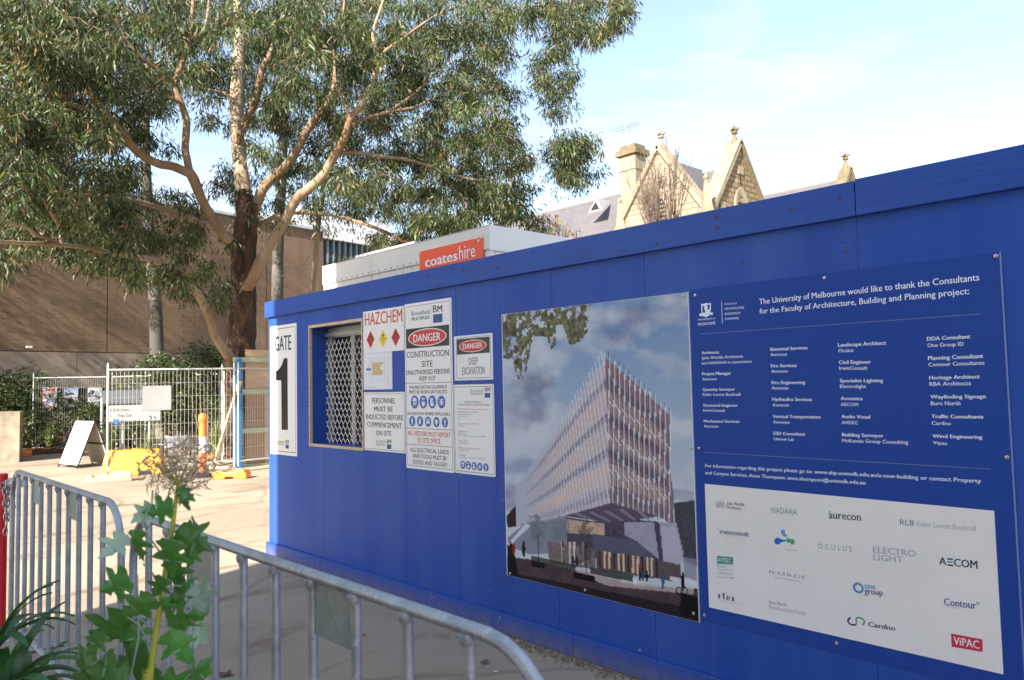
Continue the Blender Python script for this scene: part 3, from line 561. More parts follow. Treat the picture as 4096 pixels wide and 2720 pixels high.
# --- contacts sign
t, x0, x1, z0, z1, Y = board('contacts_sign', 'white builder contact details sign in small print, below DEEP EXCAVATION', 'sign', cB, [(1397, 150), (1985, 122), (2015, 1493), (1420, 1422)])
b = B(); frame(b, x0+.008, x1-.008, z0+.014, z1-.014, .01, .003, Y-e1); b.build('border', m_dgrey, t)
bm_mark(t, Y, cB, (1648, 245, 1826, 250, 205), (1648, 288, 1826, 290, 258), (1856, 240, 1937, 240, 183), [(1856, 262), (1937, 262), (1937, 332), (1856, 330)], m_mgrey)
for a in (('University of Melbourne', 1562, 402, 1812, 405, 378, m_dgrey, 2), ('Faculty of Architecture, Building & Planning', 1458, 438, 1920, 446, 416, m_dgrey, 2), ('Building Registration Numbers and Contact Details', 1458, 500, 1895, 510, 483, m_redfad, 2),
          ('Brookfield Multiplex Constructions', 1458, 545, 1750, 548, 526, m_mgrey, 0), ('32 Lincoln Square North', 1460, 580, 1660, 582, 561, m_mgrey, 0), ('Carlton, Victoria', 1460, 612, 1590, 614, 594, m_mgrey, 0), ('3053', 1461, 647, 1500, 647, 630, m_mgrey, 0),
          ('Building Practitioner CB-U 8604', 1462, 718, 1755, 722, 700, m_mgrey, 0), ('T 9091 7800', 1462, 750, 1562, 752, 733, m_mgrey, 0), ('Building Surveyor', 1465, 825, 1612, 829, 808, m_redfad, 2), ('McKenzie Group', 1465, 857, 1600, 861, 840, m_mgrey, 0),
          ('Level 2, 99 William Street, Melbourne, Vic 3000', 1465, 890, 1865, 910, 873, m_mgrey, 0), ('Sampson Wong', 1467, 962, 1600, 966, 945, m_mgrey, 0), ('T (03) 9097 0400', 1467, 998, 1605, 1002, 980, m_mgrey, 0), ('Building Permit and Registration Date', 1468, 1068, 1788, 1086, 1050, m_redfad, 2),
          ('BS-U 29993 220305', 1470, 1103, 1635, 1110, 1086, m_mgrey, 0), ('Site Contact', 1472, 1172, 1575, 1176, 1154, m_redfad, 2), ('Andrew Christou, Site Manager 0407 403 900', 1473, 1205, 1858, 1230, 1188, m_mgrey, 0)):
    line(a[0], cB, *a[1:6], mat_=a[6], par=t, Y=Y-e1, bold=a[7])
for x, y, k in ((1538, 1310, 'helmet'), (1618, 1319, 'goggles'), (1702, 1328, 'boot'), (1786, 1338, 'vest'), (1874, 1347, 'figure')): picto(t, Y, cB, x, y, 37, 62, k)

# --- consultants board
t, x0, x1, z0, z1, Y = board('consultants_board', 'large blue board thanking the consultants, with a white logo panel', 'sign', lambda x, y: (x, y), [(2758, 1162.6), (4004, 1003), (4104, 2790), (2797.6, 2481)], thick=.003, face=m_signblue, r=.002)
BX1 = s_y(4004, 1003, HY).x; CB = t
b = B(); b.box(x1-.004, x1+.0015, Y-.001, Y+.003, z0, z1); b.build('edge_strip', mat('board_edge', (.16, .22, .45), .5), t)
b = B(); b.box(x0-.002, x0+.0025, Y-.001, Y+.003, z0, z1); b.build('edge_strip', MATS['board_edge'], t)
HEAD = (('The University of Melbourne would like to thank the Consultants', 570, 368, 2060, 205, 330), ('for the Faculty of Architecture, Building and Planning project:', 572, 432, 1992, 297, 396))
for a in HEAD: line(a[0], cC, *a[1:], mat_=m_wlet, par=t, Y=Y-e1, bold=2)
TX = [('THE UNIVERSITY OF', 153, 478, 272, 468, 467, 0), ('MELBOURNE', 155, 512, 273, 502, 494, 2), ('FACULTY OF', 336, 372, 418, 367, 360, 0), ('ARCHITECTURE', 337, 405, 468, 396, 391, 2), ('BUILDING &', 338, 440, 442, 431, 426, 2), ('PLANNING', 340, 473, 432, 467, 459, 2),
 ('Architects', 180, 705, 299, 700, 686, 1), ('John Wardle Architects', 181, 740, 460, 728, 721, 0), ('and NADAAA in association', 181, 775, 519, 762, 757, 0), ('Project Manager', 184, 848, 380, 843, 827, 1), ('Aurecon', 185, 882, 282, 880, 864, 0), ('Quantity Surveyor', 187, 953, 406, 951, 934, 1), ('Rider Levett Bucknall', 188, 987, 443, 986, 968, 0), ('Structural Engineer', 190, 1059, 425, 1060, 1041, 1), ('IrwinConsult', 191, 1093, 339, 1095, 1075, 0), ('Mechanical Services', 195, 1166, 438, 1169, 1148, 1), ('Aurecon', 196, 1200, 294, 1202, 1182, 0),
 ('Electrical Services', 645, 683, 897, 671, 661, 1), ('Aurecon', 646, 718, 757, 715, 697, 0), ('Fire Services', 649, 795, 824, 791, 773, 1), ('Aurecon', 651, 830, 762, 829, 809, 0), ('Fire Engineering', 653, 908, 881, 906, 886, 1), ('Aurecon', 655, 944, 767, 944, 922, 0), ('Hydraulics Services', 658, 1020, 928, 1022, 998, 1), ('Aurecon', 660, 1058, 771, 1059, 1037, 0), ('Vertical Transportation', 662, 1136, 985, 1140, 1115, 1), ('Aurecon', 664, 1173, 776, 1176, 1152, 0), ('ESD Consultant', 666, 1250, 881, 1256, 1229, 1), ('Umow Lai', 668, 1287, 802, 1291, 1267, 0),
 ('Landscape Architect', 1103, 655, 1430, 640, 630, 1), ('Oculus', 1105, 693, 1208, 689, 669, 0), ('Civil Engineer', 1109, 772, 1326, 768, 748, 1), ('IrwinConsult', 1111, 811, 1302, 810, 787, 0), ('Specialist Lighting', 1115, 895, 1408, 894, 872, 1), ('Electrolight', 1117, 933, 1293, 934, 910, 0), ('Acoustics', 1121, 1014, 1270, 1016, 992, 1), ('AECOM', 1122, 1055, 1240, 1057, 1033, 0), ('Audio Visual', 1126, 1137, 1321, 1141, 1114, 1), ('AVDEC', 1128, 1177, 1238, 1180, 1155, 0), ('Building Surveyor', 1130, 1260, 1411, 1268, 1237, 1), ('McKenzie Group Consulting', 1131, 1300, 1578, 1313, 1277, 0),
 ('DDA Consultant', 1705, 614, 1999, 597, 588, 1), ('One Group ID', 1708, 658, 1954, 648, 632, 0), ('Planning Consultant', 1712, 745, 2086, 730, 718, 1), ('Contour Consultants', 1715, 788, 2094, 775, 763, 0), ('Heritage Architect', 1720, 877, 2063, 868, 852, 1), ('RBA Architects', 1722, 920, 2003, 914, 893, 0), ('Wayfinding Signage', 1728, 1005, 2105, 1002, 981, 1), ('Buro North', 1731, 1050, 1931, 1050, 1023, 0), ('Traffic Consultants', 1735, 1137, 2087, 1140, 1113, 1), ('Cardno', 1737, 1182, 1867, 1185, 1158, 0), ('Wind Engineering', 1742, 1270, 2081, 1278, 1246, 1), ('Vipac', 1744, 1313, 1843, 1319, 1291, 0)]
for a in TX: line(a[0], cC, *a[1:6], mat_=m_wlet, par=t, Y=Y-e1, bold=a[6] or 2)
for a in (('For information regarding this project please go to: www.abp.unimelb.edu.au/a-new-building or contact Property', 205, 82, 2072, 190, 60), ('and Campus Services, Anne Thompson: anne.thompson@unimelb.edu.au', 205, 130, 1290, 200, 108)): line(a[0], cD, *a[1:], mat_=m_wlet, par=t, Y=Y-e1, bold=2)
for c0, xa, ya, xb, yb in ((cC, 175, 577, 2075, 420), (cC, 203, 1382, 2140, 1465)):     # dotted rules
    A, E = s_y(*c0(xa, ya), Y), s_y(*c0(xb, yb), Y); z = (A.z+E.z)/2; b = B(); n_ = 190
    for k in range(n_): x = A.x+(E.x-A.x)*k/n_; flat(b, [(x, z+.0011), (x+(E.x-A.x)/n_*.55, z+.0011), (x+(E.x-A.x)/n_*.55, z-.0011), (x, z-.0011)], Y-e1)
    b.build('dotted_rule', mat('dotted_rule_grey', (.32, .36, .52), .5), t)
A, E = s_y(*cC(314, 347), Y), s_y(*cC(317, 497), Y); b = B(); flat(b, [(A.x, A.z), (A.x+.0022, A.z), (A.x+.0022, E.z), (A.x, E.z)], Y-e1); b.build('rule', m_wlet, t)
def blob(par, c, pts, m_, name, lift=e1): b = B(); b.face([(p.x, Y-lift, p.z) for p in wpts(c, pts, Y)]); return b.build(name, m_, par)
cr = blob(t, cC, [(177, 362), (190, 366), (210, 358), (230, 362), (243, 357), (243, 400), (238, 425), (211, 446), (184, 432), (178, 405)], m_wlet, 'crest')
blob(cr, cC, [(186, 380), (200, 376), (196, 396), (206, 412), (200, 428), (187, 418)], m_signblue, 'crest_field', e2); blob(cr, cC, [(219, 372), (236, 368), (235, 398), (224, 408)], m_signblue, 'crest_field', e2)
blob(cr, cC, [(165, 430), (180, 428), (211, 440), (240, 424), (258, 420), (256, 440), (240, 438), (212, 455), (184, 446), (168, 448)], m_wlet, 'crest_ribbon', e3)
screws(t, [(138, 305), (1013, 188), (2172, 40), (164, 1342), (2247, 1402)], cC, Y, .0078); screws(t, [(201, 1083), (1096, 1274)], cD, Y, .0078)
q = [s_y(2822, 1944, Y), s_y(3974, 2031.7, Y), s_y(4015.8, 2689, Y), s_y(2835, 2435, Y)]; xa, xb, za, zb_ = (q[0].x+q[3].x)/2, (q[1].x+q[2].x)/2, (q[2].z+q[3].z)/2, (q[0].z+q[1].z)/2
b = B(); b.box(xa, xb, Y-.0012, Y-.0001, za, zb_); b.build('logo_panel', m_wpan, t); YL = Y-.0012
m_teal = mat('teal_ink', (.03, .28, .24), .5); m_tealt = mat('teal_grey_ink', (.22, .40, .40), .5); m_navy = mat('navy_ink', (.02, .03, .10), .5); m_purp = mat('purple_ink', (.10, .10, .22), .5); m_lblue = mat('light_blue_ink', (.10, .34, .60), .5); m_green = mat('green_ink', (.05, .38, .18), .5); m_vred = mat('logo_red', (.62, .03, .07), .45)
def logo(name): o = thing(name, None, None, CB.location); del o['_o']; o['_o'] = CB['_o']; o.location = (0, 0, 0); o.parent = CB; return o
def ll(s, *a, m=m_dgrey, bold=0, par=None, sk=0): line(s, cD, *a, mat_=m, par=par or CB, Y=YL-e1, bold=bold, sk=sk)
def lsh(pts, m, par=None, name='logo_shape', lift=e1): b = B(); b.face([(p.x, YL-lift, p.z) for p in wpts(cD, pts, YL)]); b.build(name, m, par or CB)
def stroke(pts, m, w, par=None, lift=e1):
    q = wpts(cD, pts, YL); b = B()
    for u, v in zip(q[:-1], q[1:]):
        d = (v-u); nn = Vector((-d.z, 0, d.x)).normalized()*w/2; b.face([(p.x, YL-lift, p.z) for p in (u+nn, v+nn, v-nn, u-nn)])
    b.build('logo_stroke', m, par or CB)
ll('John Wardle', 348, 338, 470, 345, 316, bold=2); ll('Architects', 350, 362, 450, 371, 342, bold=2)
stroke([(276, 325), (290, 358), (290, 312), (305, 358), (305, 312), (322, 360), (324, 316), (340, 360)], m_dgrey, .0022)
ll('NADAAA', 653, 392, 825, 405, 352, m=m_mgrey, bold=-1); ll('aurecon', 1040, 428, 1260, 446, 376, m=m_dgrey, bold=1); lsh([(1042, 380), (1050, 376), (1055, 382), (1050, 390), (1043, 388)], m_green)
ll('RLB', 1523, 472, 1618, 480, 435, m=m_purp); ll('Rider Levett Bucknall', 1636, 482, 2036, 515, 448, m=m_lgrey, bold=-1)
ll('irwinconsult', 303, 532, 500, 552, 500, m=m_purp, bold=1); ll('shape the present - enrich the future', 306, 546, 478, 567, 541, m=m_lgrey); stroke([(281, 498), (300, 500)], m_purp, .002)
for c_, m_ in (([(717, 515), (727, 503), (742, 508), (746, 530), (760, 545), (750, 556), (733, 548), (720, 533)], m_lblue), ([(670, 580), (680, 562), (700, 558), (722, 570), (752, 576), (750, 584), (720, 590), (700, 606), (680, 603)], mat('logo_blue', (.02, .15, .45), .5)), ([(750, 570), (765, 560), (782, 570), (800, 568), (811, 582), (806, 602), (790, 606), (776, 592), (758, 592)], m_green)): lsh(c_, m_)
ll('Umow Lai', 750, 645, 826, 652, 632, m=m_mgrey); ll('O C U L U S', 970, 632, 1195, 655, 598, m=m_mgrey)
ll('ELECTRO', 1340, 660, 1630, 690, 618, m=m_lgrey, bold=1); ll('LIGHT', 1342, 710, 1545, 732, 668, m=m_lgrey, bold=1)
ll('A', 1787, 740, 1838, 745, 690, m=m_navy, bold=1); ll('COM', 1888, 752, 2048, 770, 700, m=m_navy, bold=1)
stroke([(1843, 702), (1880, 706)], m_navy, .006); stroke([(1843, 722), (1878, 725)], m_lblue, .006); stroke([(1843, 743), (1882, 748)], m_navy, .006)
lsh([(285, 682), (393, 692), (393, 740), (285, 735)], m_teal); line('AVDEC', cD, 290, 722, 378, 731, 693, mat_=m_wpan, par=CB, Y=YL-e2)
ll('DESIGN &', 285, 760, 350, 767, 746, m=m_tealt); ll('CONSULTANCY', 285, 805, 392, 815, 788, m=m_tealt)
for y_ in (742, 770, 776): stroke([(285, y_), (393, y_+8)], m_tealt, .0012)
stroke([(285, 824), (388, 832)], m_dgrey, .0016); lsh([(384, 824), (396, 833), (384, 838)], m_dgrey)
ll('Mc K E N Z I E', 638, 800, 875, 838, 780, m=m_purp, bold=0); ll('GROUP CONSULTING', 670, 832, 847, 860, 824, m=m_mgrey, bold=2)
O = s_y(*cD(1240, 899), YL)
for r_, w_, m_ in ((.0225, .006, m_lblue), (.0175, .0035, mat('logo_blue', (0, 0, 0)))):
    b = B(); o_ = ellipse(O.x, O.z, r_, r_, 26); i_ = ellipse(O.x+.001, O.z, r_-w_, r_-w_, 26); b.add([(x, YL-e1*(1 if r_ > .02 else 2), z) for x, z in o_+i_], [(k, (k+1) % 26, 26+(k+1) % 26, 26+k) for k in range(26)]); b.build('logo_ring', m_, CB)
ll('one', 1282, 905, 1358, 912, 862, m=m_lblue, bold=1); ll('group', 1282, 938, 1408, 952, 898, m=m_purp, bold=1)
ll('Contour', 1820, 1016, 2040, 1042, 968, m=mat('contour_blue', (.09, .11, .34), .5), bold=1); ll('Town Planners', 1822, 1030, 1922, 1043, 1022, m=m_lgrey); O = s_y(*cD(2050, 1002), YL); b = B(); flat(b, ellipse(O.x, O.z, .006, .006, 12), YL-e1); b.build('logo_shape', m_lgrey, CB)
ll('rba', 292, 970, 405, 990, 925, m=m_dgrey, bold=1); ll('ARCHITECTS + CONSERVATION CONSULTANTS', 322, 988, 460, 1016, 983, m=m_mgrey)
for x_ in (305, 335, 372): lsh([(x_, 915), (x_+12, 917), (x_+14, 985), (x_+2, 983)], m_wpan, lift=e2)
ll('Buro North', 638, 1008, 755, 1026, 982, m=m_mgrey); ll('Multidisciplinary Design', 638, 1040, 886, 1084, 1015, m=m_lgrey, bold=-1)
def arc(c, a, bz, t0, t1, n=12): return [(c[0]+a*math.cos(R(t0+(t1-t0)*k/n)), c[1]-bz*math.sin(R(t0+(t1-t0)*k/n))) for k in range(n+1)]
stroke(arc((1212, 1122), 42, 27, 125, 285), m_navy, .007); stroke([(1226, 1150), (1226, 1100)], m_navy, .004); stroke(arc((1240, 1128), 42, 28, -50, 105), m_green, .0065)
ll('Cardno', 1305, 1158, 1490, 1190, 1126, m=m_navy, bold=1, sk=.18)
lsh([(1868, 1207), (2080, 1247), (2082, 1333), (1872, 1297)], m_vred); line('ViPAC', cD, 1885, 1280, 2060, 1312, 1228, mat_=m_wpan, par=CB, Y=YL-e2, bold=1)

# --- printed faces: a fine grid whose vertices carry the ink colours
def lin(c): c = np.asarray(c, float); return np.where(c <= .04045, c/12.92, ((c+.055)/1.055)**2.4)
def noise2(x, y, seed, oct=5, per=.5):
    r_ = np.random.default_rng(seed); out = np.zeros_like(x); a = 1.; tot = 0
    for o in range(oct):
        f = 2**o; G_ = r_.random((67, 67)); xi = (x*f) % 66; yi = (y*f) % 66; x0 = np.floor(xi).astype(int); y0 = np.floor(yi).astype(int); fx = xi-x0; fy = yi-y0; fx = fx*fx*(3-2*fx); fy = fy*fy*(3-2*fy)
        v = (G_[x0, y0]*(1-fx)+G_[x0+1, y0]*fx)*(1-fy)+(G_[x0, y0+1]*(1-fx)+G_[x0+1, y0+1]*fx)*fy; out += v*a; tot += a; a *= per
    return out/tot
def inside(px, py, poly_):
    r_ = np.zeros(px.shape, bool); n_ = len(poly_)
    for i in range(n_):
        (xa, ya), (xb, yb) = poly_[i], poly_[(i+1) % n_]
        if ya == yb: continue
        r_ ^= ((ya > py) != (yb > py)) & (px < (xb-xa)*(py-ya)/(yb-ya)+xa)
    return r_
def grid_print(name, par, P00, P10, P01, off, nu, nv, C, mat_=None):
    """P00 top left, P10 top right, P01 bottom left; C (nv,nu,3) linear colours"""
    o0 = np.array(par['_o']); P00, P10, P01 = map(np.array, (P00, P10, P01)); u = np.linspace(0, 1, nu)[None, :, None]; v = np.linspace(0, 1, nv)[:, None, None]
    V = P00+(P10-P00)*u+(P01-P00)*v+np.array(off)-o0; V = V.reshape(-1, 3); I = np.arange(nu*nv).reshape(nv, nu)
    F = np.stack([I[:-1, :-1], I[1:, :-1], I[1:, 1:], I[:-1, 1:]], -1).reshape(-1, 4)
    me = bpy.data.meshes.new(name); me.vertices.add(len(V)); me.vertices.foreach_set('co', V.ravel()); me.loops.add(F.size); me.loops.foreach_set('vertex_index', F.ravel())
    me.polygons.add(len(F)); me.polygons.foreach_set('loop_start', np.arange(0, F.size, 4)); me.polygons.foreach_set('loop_total', np.full(len(F), 4)); me.update(); me.validate()
    ca = me.color_attributes.new('Col', 'FLOAT_COLOR', 'POINT'); ca.data.foreach_set('color', np.concatenate([C.reshape(-1, 3), np.ones((nu*nv, 1))], 1).astype(np.float32).ravel())
    me.materials.append(mat_ or m_print); o = bpy.data.objects.new(name, me); COL.objects.link(o); o.parent = par; o['_o'] = tuple(par['_o']); return o

q = [s_y(2007.7, 1262, HY), s_y(2757.8, 1163, HY), s_y(2798, 2480.6, HY), s_y(2034.4, 2306.6, HY)]
x0, x1, z1, z0 = (q[0].x+q[3].x)/2, (q[1].x+q[2].x)/2-.004, (q[0].z+q[1].z)/2, (q[2].z+q[3].z)/2
t = thing('building_poster', 'tall printed picture of a glass-finned building under clouds, screwed to the hoarding', 'poster', ((x0+x1)/2, HY, z0))
Y = HY-.0045; b = B(); b.box(x0, x1, Y, HY-.0015, z0, z1); b.build('board', m_whitem, t)
NU, NV = 210, 330
U, V_ = np.meshgrid(np.linspace(0, 1, NU), np.linspace(0, 1, NV))
XW = x0+(x1-x0)*U; ZW = z1+(z0-z1)*V_
# wall point -> measuring grid of the enlarged view
def topix(X, Z):
    v = [X, HY+0*X, Z-EYE]; dx = sum(a*b_ for a, b_ in zip(v, RT)); dy = sum(a*b_ for a, b_ in zip(v, UP)); dz = sum(a*b_ for a, b_ in zip(v, FW))
    return (2048+FPX*dx/dz-1950)*1.1611, (1360-FPX*dy/dz-1150)*1.1611
PX, PY = topix(XW, ZW)
def S(r, g_, b_): return lin(np.array([r, g_, b_])/255.)
C = np.zeros((NV, NU, 3)); tt = np.clip((PY-60)/1000, 0, 1)[..., None]
C[:] = S(120, 152, 188)*(1-tt)+S(206, 210, 214)*tt
n_ = noise2(PX/210+3, PY/130, 4); c_ = np.clip((n_-.47)*4.5, 0, 1)[..., None]; C = C*(1-c_*.75)+S(214, 214, 216)*c_*.75
def fuzz(cx, cy, rx, ry, seed, s=60): return np.clip(1.25-np.sqrt(((PX-cx)/rx)**2+((PY-cy)/ry)**2)+(noise2(PX/s, PY/s, seed)-.5)*1.6, 0, 1)[..., None]
for cx, cy, rx, ry, col, a_, sd in ((230, 450, 90, 75, (96, 104, 138), .85, 5), (215, 590, 90, 60, (112, 118, 150), .8, 6), (120, 560, 60, 90, (150, 152, 178), .6, 7), (690, 150, 130, 70, (128, 122, 150), .7, 8), (620, 240, 110, 60, (120, 124, 160), .65, 9), (860, 90, 110, 60, (170, 165, 180), .6, 10), (160, 830, 110, 40, (110, 120, 160), .6, 12), (110, 960, 60, 70, (84, 92, 140), .8, 13), (900, 850, 60, 90, (190, 190, 200), .5, 14)):
    w_ = fuzz(cx, cy, rx, ry, sd)*a_*.7; C = C*(1-w_)+S(*col)*w_
def fillp(poly_, col, a=1., tex=0, seed=20, s=30):
    global C
    m_ = inside(PX, PY, poly_)[..., None]*a; col = S(*col) if not isinstance(col, np.ndarray) else col
    if tex: col = col*(1+(noise2(PX/s, PY/s, seed)[..., None]-.5)*tex)
    C = C*(1-m_)+col*m_
# far trees and skyline low down
fillp([(90, 1060), (135, 1010), (140, 1110), (95, 1115)], (58, 44, 52), 1, .6); fillp([(870, 1000), (980, 985), (985, 1300), (900, 1260), (870, 1100)], (70, 70, 80), .95, 1.3, 31, 9)
fillp([(850, 930), (960, 945), (962, 990), (855, 985)], (176, 178, 186), .8)
LF = [(545, 330), (575, 1000), (470, 1030), (300, 1080), (135, 1108), (135, 935), (190, 860), (300, 700), (420, 520)]     # left facade
RF = [(545, 320), (700, 455), (845, 590), (868, 1105), (790, 1060), (575, 1000)]
fillp(LF, (196, 184, 190), 1, .25); fillp(RF, (150, 120, 128), 1, .3, 22)
# slanted floor bands on both facades
def band(y0l, y0r, y1l, y1r, xl, xr, col, a): fillp([(xl, y0l), (xr, y0r), (xr, y1r), (xl, y1l)], col, a)
for f0, f1, col, a_ in ((.10, .17, (120, 110, 125), .6), (.20, .34, (214, 180, 165), .6), (.36, .42, (104, 92, 108), .6), (.46, .58, (212, 182, 170), .6), (.61, .67, (110, 98, 115), .6), (.71, .86, (228, 196, 178), .65), (.90, .96, (140, 128, 140), .5)):
    # left facade runs from top edge line to bottom edge line
    def yl(x, f): top = np.interp(x, [135, 190, 300, 420, 545], [935, 860, 700, 520, 340]); bot = np.interp(x, [135, 300, 470, 575], [1108, 1080, 1030, 1000]); return top+(bot-top)*f
    fillp([(x, yl(x, f0)) for x in (180, 250, 330, 420, 560)]+[(x, yl(x, f1)) for x in (560, 420, 330, 250, 180)], col, a_*.9)
    def yr(x, f): top = np.interp(x, [545, 700, 845], [340, 470, 600]); bot = np.interp(x, [575, 790, 868], [1000, 1060, 1105]); return top+(bot-top)*f
    fillp([(x, yr(x, f0)) for x in (562, 650, 740, 835)]+[(x, yr(x, f1)) for x in (835, 740, 650, 562)], tuple(int(c*.86) for c in col), a_)
lm = inside(PX, PY, [(545, 275), (580, 1005), (135, 1112), (135, 925), (200, 830), (420, 480)])[..., None]; rm_ = inside(PX, PY, [(545, 275), (855, 565), (872, 1110), (575, 1005)])[..., None]
# white fins: fine upright lines
f1_ = ((np.sin(PX*1.15+PY*.01) > .25)*.5*np.clip((PX-150)/200, .25, 1))[..., None]*lm; C = C*(1-f1_)+S(232, 230, 234)*f1_
f2_ = ((np.sin((PX-545)*.262+PY*.004) > .72)*.85)[..., None]*rm_*(PY > np.interp(PX, [545, 855], [300, 560]))[..., None]; C = C*(1-f2_)+S(226, 224, 228)*f2_
f3_ = ((np.sin((PX-545)*.262+PY*.004+1.3) > .86)*.55)[..., None]*rm_; C = C*(1-f3_)+S(70, 60, 76)*f3_
w_ = (lm*np.clip((330-PX)/230, 0, .75)[..., None]); C = C*(1-w_)+S(188, 192, 202)*w_       # fading to the left
for k in range(9):       # zigzag stays on the right facade
    xx = 565+k*32
    for f in (.25, .5, .74):
        yy = yr(xx, f); fillp([(xx, yy), (xx+26, yy+38), (xx+26, yy+46), (xx, yy+8)], (232, 230, 234), .7)
fillp([(360, 1060), (470, 1030), (575, 1000), (800, 1062), (700, 1078), (545, 1092)], (110, 92, 108), 1, .3)      # underside
for k in range(5): fillp([(400+k*70, 1050-k*6), (420+k*70, 1046-k*6), (520+k*62, 1086), (505+k*62, 1088)], (160, 150, 168), .7)
fillp([(365, 1065), (545, 1092), (700, 1078), (870, 1105), (900, 1290), (520, 1260), (370, 1240)], (96, 84, 100), 1, .8, 24, 14)
fillp([(370, 1075), (545, 1098), (545, 1150), (370, 1140)], (220, 190, 165), .8, .9, 25, 9); fillp([(640, 1090), (880, 1090), (915, 1240), (760, 1260), (700, 1180), (640, 1150)], (178, 172, 184), .95, .3)
fillp([(810, 1110), (880, 1110), (918, 1280), (820, 1300)], (196, 190, 200), .9); fillp([(775, 1085), (800, 1090), (820, 1260), (800, 1260)], (70, 62, 80), .9)
fillp([(135, 1108), (370, 1060), (370, 1230), (200, 1240), (98, 1200), (98, 1160), (175, 1095)], (150, 150, 160), 1, .25); fillp([(98, 1190), (175, 1100), (210, 1100), (100, 1205)], (222, 222, 226), .9)
fillp([(490, 1145), (690, 1175), (800, 1262), (500, 1230)], (104, 104, 122), 1, .2)
fillp([(280, 1180), (500, 1215), (505, 1310), (290, 1280)], (138, 122, 122), 1, .8, 26, 10); fillp([(505, 1225), (800, 1265), (900, 1290), (905, 1370), (510, 1310)], (112, 96, 96), 1, .7, 27, 9)
for k in range(13): fillp([(520+k*22, 1222+k*3), (530+k*22, 1224+k*3), (530+k*22, 1300+k*4), (520+k*22, 1298+k*4)], (240, 206, 180) if k % 3 else (60, 40, 46), .85)
for xx in (380, 400, 345, 440): fillp([(xx, 1180), (xx+10, 1182), (xx+10, 1290), (xx, 1288)], (236, 214, 200), .8)
# ground
fillp([(90, 1250), (200, 1262), (400, 1310), (700, 1385), (990, 1400), (1000, 1560), (90, 1350)], (92, 72, 82), 1, .7, 28, 45)
fillp([(95, 1190), (130, 1245), (150, 1360), (95, 1360)], (16, 13, 18), 1); fillp([(140, 1330), (400, 1380), (900, 1480), (995, 1470), (995, 1560), (100, 1380)], (30, 24, 30), .8, .6, 29, 60)
fillp([(400, 1300), (620, 1365), (960, 1400), (960, 1425), (560, 1385), (420, 1330)], (206, 186, 184), .75, .3); fillp([(205, 1245), (420, 1290), (400, 1330), (205, 1290)], (84, 78, 70), .9, 1.2, 30, 8)
fillp([(405, 1318), (502, 1340), (502, 1370), (405, 1346)], (22, 18, 22)); fillp([(205, 1268), (268, 1280), (268, 1306), (205, 1294)], (22, 18, 22)); fillp([(480, 1300), (680, 1335), (680, 1368), (480, 1330)], (62, 66, 56), .9, .9, 32, 8)
fillp([(678, 1350), (698, 1352), (698, 1380), (678, 1378)], (230, 228, 230)); fillp([(898, 1420), (992, 1440), (992, 1545), (898, 1520)], (24, 20, 26))
fillp([(850, 1340), (975, 1365), (975, 1385), (850, 1358)], (226, 220, 222), .9); fillp([(915, 1250), (975, 1260), (975, 1360), (915, 1345)], (150, 150, 164), .8)
for xx, yy, h_, col in ((165, 1175, 75, (18, 16, 22)), (105, 1180, 60, (24, 20, 26)), (118, 1186, 55, (150, 40, 40)), (395, 1245, 55, (40, 60, 90)), (412, 1243, 52, (60, 50, 60)), (706, 1310, 50, (40, 44, 58)), (720, 1312, 50, (70, 90, 120)), (738, 1316, 50, (30, 30, 40)), (812, 1320, 80, (70, 100, 150)), (905, 1320, 90, (20, 18, 24))):
    fillp([(xx, yy+8), (xx+9, yy+6), (xx+14, yy+h_*.5), (xx+10, yy+h_), (xx+1, yy+h_), (xx-3, yy+h_*.5)], col); fillp([(xx+1, yy), (xx+7, yy), (xx+7, yy+8), (xx+1, yy+8)], (50, 38, 40))
for xx in (893, 918): r_ = np.hypot(PX-xx, (PY-1408)*.9); m_ = ((r_ > 12) & (r_ < 17))[..., None]; C = np.where(m_, S(20, 18, 22), C)
for cx, cy, rx, ry, col, sd in ((228, 1120, 46, 85, (120, 124, 130), 41), (345, 1125, 50, 75, (130, 132, 138), 42), (452, 1150, 42, 70, (92, 84, 88), 43), (452, 1240, 38, 60, (84, 76, 82), 44)):
    w_ = (fuzz(cx, cy, rx, ry, sd, 14) > .55)*.7; C = C*(1-w_)+S(*col)*w_
for xx, ya, yb in ((236, 1150, 1290), (350, 1180, 1295), (458, 1180, 1330)): fillp([(xx, ya), (xx+5, ya), (xx+4, yb), (xx, yb)], (50, 42, 46))
# gum leaves across the top left
lv = inside(PX, PY, [(60, 110), (480, 70), (470, 200), (430, 255), (385, 270), (350, 170), (318, 175), (322, 260), (296, 290), (278, 230), (240, 225), (205, 260), (190, 370), (155, 440), (132, 400), (120, 330), (90, 335), (70, 320)])
nl = noise2(PX/13, PY/20, 51, 3); w_ = ((lv & (nl > .42)) | (lv & (noise2(PX/40, PY/40, 55, 3) > .55)))[..., None]; lc = np.stack([noise2(PX/9, PY/14, 52, 2)]*3, -1)
leafc = S(40, 42, 36)*(1-lc)+S(150, 146, 112)*np.clip(lc*1.1, 0, 1); C = np.where(w_, leafc, C)
grid_print('picture', t, (x0+.001, Y-.0004, z1-.001), (x1-.001, Y-.0004, z1-.001), (x0+.001, Y-.0004, z0+.001), (0, 0, 0), NU, NV, np.clip(np.clip(C, 0, 1)**1.18*1.02, 0, .9))
for u in (x0-.0035, x1): b = B(); b.box(u, u+.0035, Y-.001, HY-.0015, z0, z1); b.build('edge_trim', m_wpan, t)
screws(t, [(88, 703), (106, 1328), (454, 1405), (958, 1514), (948, 745), (912, 38)], cE, Y-.0006, .0078)

